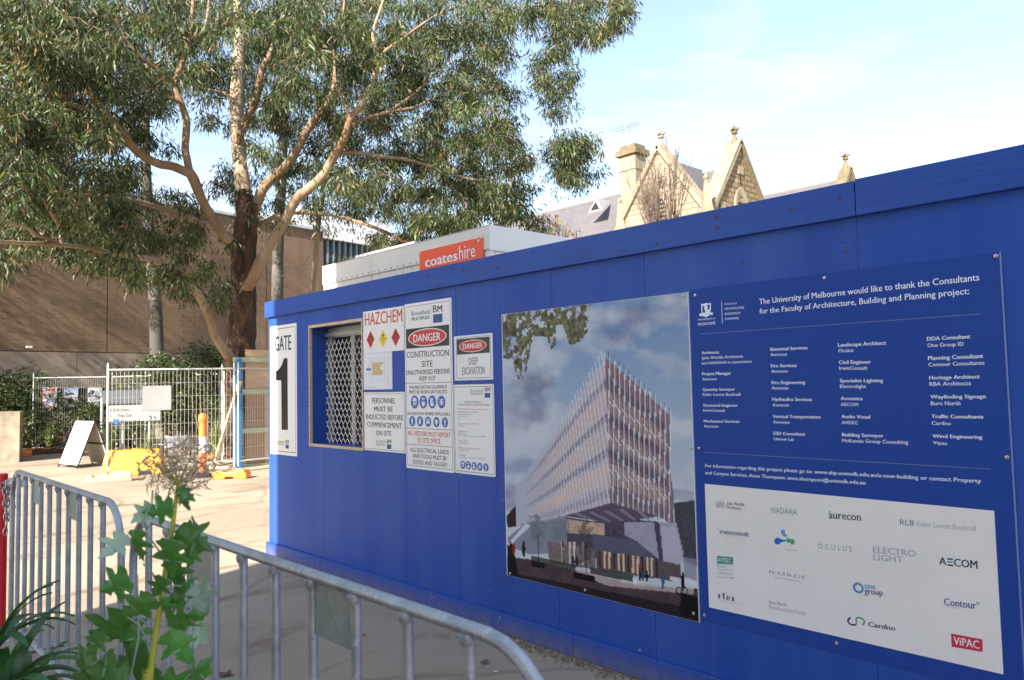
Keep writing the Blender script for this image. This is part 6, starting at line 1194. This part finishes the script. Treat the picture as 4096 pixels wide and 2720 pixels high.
# plywood gate with green rails and blue post
e_ = D(s_z, 548, 1078, 0); f_ = D(s_d, 640, 1070, 15.35); f_.z = 0; f_ = e_+(g2-gr).normalized()*3.6+Vector((.0, .0, 0)); gd = (f_-e_).normalized(); gn = Vector((gd.y, -gd.x, 0)); gn = gn if gn.dot(-e_) > 0 else -gn
pg = thing('plywood_gate', 'unpainted plywood site gate on green timber rails with a blue post', 'gate', tuple(e_))
def gq(s, o, z): return tuple(e_+gd*s+gn*o+Vector((0, 0, z)))
def onz(px, py): return on_plane(px*K, py*K, e_, gn)
b = B(); b.bar(gq(0, .05, 0), gq(0, .05, onz(545, 826).z), .10, .10); b.build('post', mat('sky_blue_paint', (.03, .16, .36), .5), pg)
def sx_(px, py): return (onz(px, py)-e_).dot(gd)
s0_ = sx_(568, 900); top_ = onz(575, 806).z
rails = [onz(575, 830).z, onz(575, 903).z, onz(575, 993).z, onz(575, 1073).z]
for k in range(3):
    za, zb3 = rails[k+1]+.02, rails[k]-.02
    for j in range(3): b = B(); b.prism([gq(s0_+j*1.2+.002, -.02, za), gq(s0_+(j+1)*1.2-.002, -.02, za), gq(s0_+(j+1)*1.2-.002, -.02, zb3), gq(s0_+j*1.2+.002, -.02, zb3)], tuple(-gn*.015)); b.build('plywood_sheet', m_plysheet, pg)
    b = B(); b.prism([gq(s0_+.004, -.018, za), gq(s0_+.42, -.018, za), gq(s0_+.42, -.018, zb3), gq(s0_+.004, -.018, zb3)], tuple(gn*.012)); b.build('batten_sheet', m_plydark, pg) if k else None
b = B(); b.prism([gq(s0_, -.02, rails[0]+.04), gq(s0_+3.2, -.02, rails[0]+.04), gq(s0_+3.2, -.02, top_), gq(s0_, -.02, top_)], tuple(-gn*.015)); b.build('plywood_sheet', m_plysheet, pg)
for k, z in enumerate(rails): b = B(); b.bar(gq(-.1 if k in (0,) else .06, .02, z), gq(3.8, .02, z), .05, .095 if k < 3 else .05); b.build('rail', m_greent, pg)
# propped pine timbers
t = thing('timber_brace', 'pale pine timber propped diagonally against the blue post', 'timber'); a_ = D(s_z, 494, 1077, 0); c_ = onz(544, 880)+gn*.16; t.location = a_; t['_o'] = tuple(a_); b = B(); b.bar(tuple(a_+Vector((0, 0, .04))), tuple(c_), .085, .04); b.build('board', m_pine, t)
t = thing('timber_stack', 'pine offcuts lying on the ground at the foot of the gate', 'timber', tuple(D(s_z, 530, 1076, 0)))
for (xa, ya), (xb, yb_), z_ in (((492, 1076), (566, 1060), .05), ((500, 1080), (560, 1068), .11), ((485, 1083), (530, 1084), .04)):
    p_, q2 = D(s_z, xa, ya, 0), D(s_z, xb, yb_, 0); q2 = p_+(q2-p_).normalized()*min((q2-p_).length, 1.5); b = B(); b.bar((p_.x, p_.y, z_), (q2.x, q2.y, z_+.01), .10, .045); b.build('board', m_pine, t)
# folding chair
cr_ = 17.6; o_ = D(s_d, 408, 1045, cr_); o_.z = 0; la = Vector((-o_.x, -o_.y, 0)).normalized(); ra_ = Vector((-la.y, la.x, 0)); fc = thing('folding_chair', 'low metal folding chair with a silver-grey back behind the fence', 'chair', tuple(o_))
def cp(x, y, z): return tuple(o_+ra_*x+la*y+Vector((0, 0, z)))
zt2 = D(s_d, 408, 1001, cr_).z; b = B()
for x in (-.26, .26): b.tube([cp(x, .15, 0), cp(x*1.02, -.05, .38), cp(x, -.16, zt2)], .013, 6); b.tube([cp(x, -.25, 0), cp(x, .2, .38)], .013, 6)
b.build('frame', m_dark, fc); b = B(); n_ = 10; vv = []
for j in range(5):
    for i in range(n_+1): u = i/n_; vv.append(cp(-.25+.5*u, -.15+.05*math.sin(math.pi*u)+.012*math.sin(j*2), zt2-.02-j*.065-.03*math.sin(math.pi*u)*(1 if j == 0 else -.4)))
b.add(vv, [(j*(n_+1)+i, j*(n_+1)+i+1, (j+1)*(n_+1)+i+1, (j+1)*(n_+1)+i) for j in range(4) for i in range(n_)]); b.build('backrest', m_silver, fc, smooth=True); b = B(); b.prism([cp(-.24, -.08, .36), cp(.24, -.08, .36), cp(.24, .22, .38), cp(-.24, .22, .38)], (0, 0, -.012)); b.build('seat', m_dark, fc)
# concrete plinth at the left
pl = thing('plinth', 'low square concrete block wall end at the left edge', 'wall', (-21.1, 3.5, 0)); a_, c_ = D(s_z, -8, 1067, 0), D(s_z, 44, 1066, 0); dd = c_-a_; dz_ = dd.normalized(); back = Vector((-dz_.y, dz_.x, 0)); back = back if back.dot(a_) > 0 else -back; hz = D(s_d, 20, 949, a_.to_2d().length).z
a2 = a_-dz_*1.6; b = B(); b.prism([tuple(a2), tuple(c_), tuple(c_+back*.02), tuple(a2+back*.02)], (0, 0, hz)); b.build('front_face', m_tanwall, pl)
b = B(); c3 = c_; b.prism([tuple(a2+back*.021), tuple(c3+back*.021), tuple(D(s_d, 52, 1060, 21.9).to_2d().to_3d()), tuple(a2+back*1.0)], (0, 0, hz-.01)); b.build('core', m_plinthside, pl)

# ================================================================== CROWD BARRIERS
def barrier(length, label, x0, y0, nb=10):
    t = thing('crowd_barrier', label, 'barrier', (x0, y0, 0), 'steel crowd barriers'); Hh = 1.085; rc = .185; r_ = .0145; X = lambda x: x0+x
    path = [(0, .165)]+[(0, z) for z in (.3, .6, .8)]+[(rc-rc*math.cos(R(a)), Hh-rc+rc*math.sin(R(a))) for a in range(0, 91, 15)]+[(length*f, Hh) for f in (.25, .5, .75)]+[(length-rc+rc*math.sin(R(a)), Hh-rc+rc*math.cos(R(a))) for a in range(0, 91, 15)]+[(length, z) for z in (.8, .6, .3, .165)]
    b = B(); b.tube([(X(x), y0, z) for x, z in path], r_, 14); b.build('frame', m_galv, t, smooth=True)
    b = B(); b.tube([(X(0), y0, .172), (X(length), y0, .172)], r_, 12); b.build('bottom_rail', m_galv, t, smooth=True)
    xs = [.175+k*(length-.35-.02)/(nb-1) if nb != 10 else .175+k*(.2025 if length > 2.2 else .192) for k in range(nb)]
    for x in xs:
        b = B(); b.tube([(X(x), y0, .18), (X(x), y0, Hh-.008)], .0122, 12); o = b.build('bar', m_galv, t, smooth=True)
        b = B(); b.tube([(X(x), y0-.006, Hh-.030), (X(x), y0-.006, Hh-.018), (X(x), y0-.006, Hh-.008)], [.0125, .0155, .0145], 10); b.tube([(X(x+.003), y0-.0105, Hh-.034), (X(x+.003), y0-.0145, Hh-.034)], .0045, 8); b.build('weld', m_galv, o, smooth=True)
    for k in (2, 6):
        b = B(); b.box(X(xs[k])+.011, X(xs[k+1])-.011, y0-.0015, y0+.0015, Hh-.142, Hh-.013); b.build('plate', m_galvplate, t)
    for x in (.16, length-.16):
        b = B(); b.bar((X(x), y0-.28, .018), (X(x), y0+.28, .018), .045, .008); b.tube([(X(x), y0, .02), (X(x), y0, .16)], .014, 8); b.tube([(X(x), y0-.26, .02), (X(x), y0-.03, .10)], .007, 6); b.tube([(X(x), y0+.26, .02), (X(x), y0+.03, .10)], .007, 6); b.build('foot', m_galv, t)
    return t
barrier(2.16, 'far steel crowd barrier on the left, behind the big-leaved plant', -5.58, .985)
barrier(2.234, 'near steel crowd barrier curving down in front of the hoarding', -3.15, .95)
# red pole with a chain beside the far barrier
rp = D(s_d, 7, 1120, 5.95); t = thing('red_pole', 'red painted steel pole at the left edge beside the far barrier', 'pole', (rp.x, rp.y, 0)); zt_ = D(s_d, 8, 1096, 5.95).z
b = B(); b.tube([(rp.x, rp.y, 0), (rp.x, rp.y, zt_)], .028, 16); b.build('tube', m_redpole, t, smooth=True); b = B(); b.tube([(rp.x, rp.y, zt_), (rp.x, rp.y, zt_+.006), (rp.x, rp.y, zt_+.012)], [.029, .029, .02], 16); b.build('cap', m_redpole, t, smooth=True)
ch_ = thing('chain', 'steel chain hanging in loops from the red pole', 'chain', (rp.x, rp.y, zt_-.3)); b = B()
def link(c, d, n):
    d = d.normalized(); s_ = d.cross(n).normalized(); L_ = .026; w_ = .012; pts = [c+d*(L_*math.cos(a))+s_*(w_*math.sin(a)) for a in [R(k*30) for k in range(13)]]; b.tube(pts, .0042, 5, cap=False)
def chain(pts):
    n_ = 0
    for u, v in zip(pts[:-1], pts[1:]):
        L_ = (v-u).length; m_ = max(1, int(L_/.036))
        for k in range(m_): link(u.lerp(v, (k+.5)/m_), v-u, Vector((1, .3, 0)) if n_ % 2 else Vector((.1, 1, .5))); n_ += 1
for pts in ([(12, 1112), (22, 1106), (38, 1110)], [(14, 1112), (10, 1140), (12, 1170), (14, 1200), (12, 1235)], [(16, 1112), (20, 1140), (16, 1168), (10, 1190)], [(18, 1110), (28, 1135), (32, 1160), (28, 1182)], [(20, 1112), (24, 1150), (28, 1185), (22, 1200), (18, 1180)], [(18, 1120), (10, 1125), (4, 1118)], [(17, 1112), (26, 1128), (33, 1150), (34, 1172)], [(13, 1125), (18, 1150), (22, 1172), (14, 1215)]):
    chain([D(s_d, x, y, 5.86) for x, y in pts])
b.build('links', m_chain, ch_, stuff=True)
bt = thing('bottle_cap_light', 'small cream plastic fitting between the red pole and the barrier', 'fitting', tuple(D(s_d, 38, 1112, 5.85))); b = B(); p_, q_ = D(s_d, 30, 1113, 5.86), D(s_d, 50, 1114, 5.80); b.tube([p_, p_.lerp(q_, .5), q_], [.018, .026, .026], 12); b.build('body', mat('cream_plastic', (.7, .66, .54), .4), bt, smooth=True)

# ================================================================== FOREGROUND PLANTS
def leaf_twosided(name, c1, c2, back):
    M = bpy.data.materials.new(name); M.use_nodes = True; t = M.node_tree; n = t.nodes; l = t.links; p = n['Principled BSDF']; p.inputs['Roughness'].default_value = .4
    gmt = n.new('ShaderNodeNewGeometry'); nz = n.new('ShaderNodeTexNoise'); nz.inputs['Scale'].default_value = 30; nz.inputs['Detail'].default_value = 5; tc = n.new('ShaderNodeTexCoord'); l.new(tc.outputs['Object'], nz.inputs[0])
    m1 = n.new('ShaderNodeMix'); m1.data_type = 'RGBA'; m1.inputs[6].default_value = (*c1, 1); m1.inputs[7].default_value = (*c2, 1); l.new(nz.outputs[0], m1.inputs[0])
    m2 = n.new('ShaderNodeMix'); m2.data_type = 'RGBA'; l.new(gmt.outputs['Backfacing'], m2.inputs[0]); l.new(m1.outputs[2], m2.inputs[6]); m2.inputs[7].default_value = (*back, 1); l.new(m2.outputs[2], p.inputs['Base Color'])
    tr = n.new('ShaderNodeBsdfTranslucent'); tr.inputs[0].default_value = (c2[0]*2, c2[1]*2.2, c2[2], 1); ms = n.new('ShaderNodeMixShader'); ms.inputs[0].default_value = .22; out = n['Material Output']
    oi = n.new('ShaderNodeObjectInfo'); hs = n.new('ShaderNodeHueSaturation'); vr_ = n.new('ShaderNodeMapRange'); vr_.inputs[3].default_value = .6; vr_.inputs[4].default_value = 1.6; hr_ = n.new('ShaderNodeMapRange'); hr_.inputs[3].default_value = .47; hr_.inputs[4].default_value = .51
    l.new(oi.outputs['Random'], vr_.inputs[0]); l.new(oi.outputs['Random'], hr_.inputs[0]); l.new(vr_.outputs[0], hs.inputs['Value']); l.new(hr_.outputs[0], hs.inputs['Hue']); l.new(m2.outputs[2], hs.inputs['Color']); l.new(hs.outputs[0], p.inputs['Base Color'])
    l.new(p.outputs[0], ms.inputs[1]); l.new(tr.outputs[0], ms.inputs[2]); l.new(ms.outputs[0], out.inputs[0])
    bm = n.new('ShaderNodeBump'); bm.inputs['Strength'].default_value = .4; bm.inputs['Distance'].default_value = .004; l.new(nz.outputs[0], bm.inputs['Height']); l.new(bm.outputs[0], p.inputs['Normal']); return M
m_big = leaf_twosided('lobed_leaf', (.035, .12, .026), (.085, .23, .05), (.34, .42, .33)); m_strap = leaf_twosided('strap_leaf', (.02, .07, .015), (.05, .13, .03), (.06, .13, .04))
m_stalk = mat('yellow_green_stalk', (.33, .36, .03), .45, col2=(.42, .36, .04), scale=9); m_petiole = mat('grey_stem', (.30, .30, .27), .6)
DP = 1.42
bp = thing('lobed_plant', 'tall green plant with lobed leaves, yellow stalk and dried seed head in the foreground', 'plant', tuple(D(s_d, 330, 1700, DP).to_2d())+(0,))
stp = [D(s_d, x, y, DP) for x, y in ((412, 1112), (404, 1165), (396, 1230), (384, 1300), (374, 1370), (362, 1440), (352, 1510), (345, 1568), (335, 1640))]; e_ = stp[-1]; stp += [Vector((e_.x-.01, e_.y-.01, .3)), Vector((e_.x-.02, e_.y, 0))]
b = B(); P_, W_ = smooth(stp, [.0030, .0036, .0040, .0044, .0047, .0050, .0053, .0056, .006, .008, .01]); b.tube(P_, W_, 10); b.build('stalk', m_stalk, bp, smooth=True)
LO = [(0, 0), (.07, .08), (.30, .02), (.27, .12), (.46, .16), (.36, .24), (.24, .32), (.22, .38), (.42, .42), (.44, .50), (.62, .62), (.42, .64), (.30, .58), (.18, .60), (.20, .72), (.28, .80), (.14, .84), (.10, .96), (0, 1.14)]
def big_leaf(cx, cy, size, ang, tilt, fold=.35, flip=False, dr=.5, dist=DP, roll=0.):
    """centre of the leaf base in the measuring grid, size in the same units, ang: direction the tip points (0 = right, 90 = up)"""
    O = D(s_d, cx, cy, dist); s_ = size*K/FPX*dist; d = (RT*math.cos(R(ang))+UP*math.sin(R(ang))); sd = (RT*-math.sin(R(ang))+UP*math.cos(R(ang))); nr = -FW
    d2 = (d*math.cos(R(tilt))+nr*math.sin(R(tilt))).normalized(); n2 = d2.cross(sd).normalized(); n2 = n2 if n2.dot(nr) > 0 else -n2
    s2 = (sd*math.cos(R(roll))+n2*math.sin(R(roll))); n2 = (n2*math.cos(R(roll))-sd*math.sin(R(roll)))
    if flip: n2 = -n2
    jj = [(w+random.uniform(-.03, .03), h+random.uniform(-.02, .02)) for w, h in LO[1:-1]]; jj = [LO[0]]+jj+[LO[-1]]
    vs = []; fs = []; n_ = len(jj)
    def pos(w, h): return tuple(O+d2*(h*s_)+s2*(w*s_)+n2*(-(fold*abs(w))*s_-dr*h*h*s_*.35+.05*s_*math.sin(w*14+h*9)) )
    for w, h in jj: vs.append(pos(0, min(h, 1.08)))
    for w, h in jj: vs.append(pos(w*.55, h*.97))
    for w, h in jj: vs.append(pos(w, h))
    for w, h in jj: vs.append(pos(-w*.55, h*.97))
    for w, h in jj: vs.append(pos(-w, h))
    for i in range(n_-1):
        a = i; fs += [(i, i+1, n_+i+1, n_+i), (n_+i, n_+i+1, 2*n_+i+1, 2*n_+i), (i+1, i, 3*n_+i, 3*n_+i+1), (3*n_+i+1, 3*n_+i, 4*n_+i, 4*n_+i+1)]
    if s2.cross(d2).dot(n2) > 0: pass
    b = B(); b.add(vs, fs); f0 = Vector((0, 0, 0))
    o = b.build('leaf', m_big, bp, smooth=True); me = o.data
    nsum = sum((p.normal*p.area for p in me.polygons), Vector())
    if nsum.dot(n2) < 0: me.flip_normals()
    me.validate(); sm_ = o.modifiers.new('soft', 'SUBSURF'); sm_.levels = 1; sm_.render_levels = 1; return O
LEAVES = ((402, 1168, 62, 190, 10, .5, False), (352, 1165, 50, 222, 40, .3, True), (400, 1185, 52, 215, 15, .4, False), (408, 1125, 46, 330, 10, .4, False), (412, 1130, 40, 300, 25, .3, False), (392, 1140, 36, 150, 20, .4, False),
          (296, 1232, 66, 235, 35, .25, True), (250, 1215, 46, 200, 10, .5, False), (310, 1218, 56, 268, 10, .4, False), (398, 1235, 66, 225, 5, .4, False), (392, 1240, 78, 262, 5, .35, False), (402, 1225, 74, 335, 10, .4, False), (430, 1235, 54, 300, 40, .4, True), (440, 1222, 50, 20, 25, .3, True), (448, 1262, 44, 250, 5, .4, False),
          (386, 1292, 50, 215, 5, .4, False), (390, 1285, 62, 285, 10, .4, False), (345, 1300, 60, 262, 5, .5, False), (300, 1330, 74, 205, 10, .35, False), (318, 1322, 80, 250, 5, .4, False), (380, 1330, 58, 240, 10, .4, False),
          (400, 1345, 70, 335, 15, .4, False), (455, 1345, 62, 300, 20, .35, True), (418, 1352, 56, 285, 5, .4, False), (362, 1380, 78, 215, 10, .35, False), (372, 1378, 56, 290, 5, .4, False), (390, 1372, 48, 320, 5, .4, False),
          (290, 1425, 84, 165, 10, .35, False), (305, 1420, 94, 222, 5, .35, False), (240, 1455, 48, 235, 20, .3, False), (300, 1425, 62, 285, 10, .4, False), (375, 1450, 62, 190, 10, .4, False), (385, 1445, 84, 15, 10, .35, False), (390, 1450, 78, 300, 5, .35, False), (450, 1432, 62, 300, 15, .35, False), (455, 1440, 50, 330, 25, .3, True),
          (350, 1510, 88, 200, 10, .35, False), (350, 1500, 70, 150, 10, .4, False), (360, 1530, 92, 225, 5, .35, False), (370, 1560, 80, 330, 10, .35, False), (300, 1575, 90, 170, 10, .35, False), (360, 1590, 90, 250, 10, .35, False), (240, 1590, 80, 120, 15, .35, False), (430, 1600, 80, 60, 15, .35, False))
for li, a in enumerate(LEAVES):
    if li in (2, 5, 7, 9, 12, 15, 17, 19, 23, 27, 31, 34, 37, 41): continue
    big_leaf(a[0], a[1], a[2]*random.uniform(.75, 1.2), a[3], a[4], a[5], a[6], dist=DP+random.uniform(-.05, .05), roll=random.uniform(-35, 35), dr=random.uniform(.2, 1.3))
b = B()
for pts in ([(375, 1370), (350, 1320), (330, 1300)], [(352, 1500), (320, 1440), (290, 1420)], [(362, 1440), (385, 1448), (410, 1440)], [(385, 1295), (345, 1240), (300, 1225)], [(322, 1290), (330, 1200), (350, 1160), (352, 1130)], [(300, 1568), (320, 1470), (318, 1400), (316, 1325)], [(270, 1400), (310, 1415), (340, 1440)], [(374, 1370), (400, 1350), (418, 1352)], [(404, 1165), (380, 1160), (360, 1168)], [(400, 1210), (425, 1215), (440, 1225)]):
    b.tube([D(s_d, x, y, DP+.01) for x, y in pts], .0016, 5)
b.build('leaf_stems', m_petiole, bp)
# dried seed head: curled bracts and spent florets
m_dry = mat('dry_seed_head', (.44, .32, .20), .8, col2=(.62, .48, .33), scale=60); cen = D(s_d, 412, 1092, DP); b = B(); sc_ = K/FPX*DP
for k in range(380):
    a = random.uniform(0, 2*math.pi); q_ = random.random()**.6; c0 = cen+(RT*math.cos(a)*76*q_+UP*(math.sin(a)*50*q_+16)+FW*random.uniform(-40, 40)*(1-q_*.5))*sc_
    d = ((c0-cen)*(1/(80*sc_))+Vector((random.gauss(0, 1), random.gauss(0, 1), random.gauss(0, 1)))*.6).normalized(); p = c0; pts = [p]; n_ = 7; rr = random.uniform(14, 46); cv = Vector((random.gauss(0, 1), random.gauss(0, 1), random.gauss(0, 1))).normalized()*random.uniform(.2, .75)
    for j in range(n_): d = (d+d.cross(cv)*.9+Vector((0, 0, -.07))).normalized(); p = p+d*rr*sc_/n_; pts.append(p)
    r0 = random.uniform(.0003, .0008)
    if random.random() < .6: b.tube(pts, [r0, r0, r0*1.4, r0*1.7, r0*1.7, r0*1.2, r0, r0*.4], 4, cap=False)
    else:
        w = Vector((random.gauss(0, 1), random.gauss(0, 1), random.gauss(0, 1))).normalized(); ww = [.0004, .0010, .0017, .0023, .0023, .0018, .0010, .0003]
        b.add([q+w*x for q, x in zip(pts, ww)]+[q-w*x for q, x in zip(pts, ww)], [(i, i+1, 8+i+1, 8+i) for i in range(7)])
b.build('seed_head', m_dry, bp, stuff=True)
b = B()
for dx in (-60, -38, -12, 20, 46, 62): b.tube([D(s_d, 412, 1118, DP), D(s_d, 412+dx*.5, 1095, DP+.01), D(s_d, 412+dx, 1068-abs(dx)*.1, DP)], [.0028, .002, .0012], 6)
b.build('seed_head_stems', m_stalk, bp)
# strap-leaved clumps at the lower left
def strap_plant(label, x, y, r, n, L, seed):
    random.seed(seed); bs = D(s_d, x, y, r); t = thing('strap_plant', label, 'plant', (bs.x, bs.y, max(bs.z, 0)), 'strap-leaved clumps in the bed')
    bz = max(bs.z, .0)
    for k in range(n):
        a = random.uniform(0, 6.28); out_ = random.uniform(.35, 1.); Lk_ = L*random.uniform(.65, 1.1); d = Vector((math.cos(a)*out_*.6, math.sin(a)*out_*.6, 1)).normalized(); p = Vector((bs.x, bs.y, bz))+Vector((math.cos(a), math.sin(a), 0))*.02; pts = [p]; w = Vector((-math.sin(a), math.cos(a), 0))
        for j in range(8): d = (d+Vector((math.cos(a)*.10*out_, math.sin(a)*.10*out_, -.20*out_-.02*j))).normalized(); p = p+d*Lk_/8; p.z = max(p.z, .02); pts.append(p)
        ww = [.010, .014, .017, .018, .018, .016, .013, .008, .001]; up_ = Vector((0, 0, -.004)); b = B()
        b.add([q-w*x for q, x in zip(pts, ww)]+[q+up_ for q in pts]+[q+w*x for q, x in zip(pts, ww)], [(i, i+1, 9+i+1, 9+i) for i in range(8)]+[(9+i, 9+i+1, 18+i+1, 18+i) for i in range(8)])
        b.build('leaf', m_strap, t, smooth=True)
strap_plant('strap-leaved plant in the bottom left corner, nearest the camera', 0, 1600, 2.2, 20, .22, 3)
strap_plant('strap-leaved plant at the left edge below the red pole', -35, 1510, 2.35, 22, .27, 4)
strap_plant('strap-leaved plant low beside the barrier foot', 50, 1600, 2.5, 16, .2, 8)
random.seed(77)
# twigs, bark and leaves lying in the bed and on the path
b = B()
for _ in range(1500):
    x = random.uniform(-6.5, -.6); y = random.uniform(-.2, .95)-max(0, (-4.6-x))*.08; a_ = random.uniform(0, 6.28); s_ = random.uniform(.008, .03); c = Vector((x, y, .035)); u = Vector((math.cos(a_), math.sin(a_), random.uniform(-.3, .5)))*s_; w = Vector((-math.sin(a_), math.cos(a_), .2))*s_*random.uniform(.15, .5); b.face([c-u, c+w, c+u, c-w])
tag(b.build('bark_chips', mat('bark_chip', (.16, .09, .055), .9, col2=(.28, .18, .11), scale=14), None), 'brown bark chips over the bed under the crowd barriers', 'bark chips', kind='stuff')
m_dl = mat('dead_brown_leaf', (.14, .06, .035), .8)
def fallen(px, py, s_, label):
    c = s_z(px, py, .004); t = thing('fallen_leaf', label, 'leaf', tuple(c)); b = B(); n_ = 9; pts = []
    for k in range(n_): a = k*6.28/n_; r_ = s_*(1 if k % 2 else .55)*random.uniform(.8, 1.2); pts.append((c.x+math.cos(a)*r_, c.y+math.sin(a)*r_, .006+random.uniform(0, .012)))
    b.add([(c.x, c.y, .012)]+pts, [(0, 1+k, 1+(k+1) % n_) for k in range(n_)]); b.build('blade', m_dl, t)
fallen(903, 2700, .045, 'curled brown leaf on the path between the barrier bars'); fallen(1885, 2580, .035, 'brown leaf on the path behind the curved end of the near barrier'); fallen(1938, 2652, .03, 'smaller brown leaf inside the curve of the near barrier'); fallen(1458, 2545, .016, 'tiny reddish leaf on the path below the near barrier rail')
c = s_z(1983, 2688, .004); t = thing('paper_scrap', 'tiny white paper scrap on the path by the barrier curve', 'litter', tuple(c)); b = B(); b.ob(c+Vector((0, 0, .003)), (.010, .004, 0), (-.003, .006, 0), (0, 0, .001)); b.build('paper', m_white, t)
for o in bpy.data.objects:
    if '_o' in o: del o['_o']
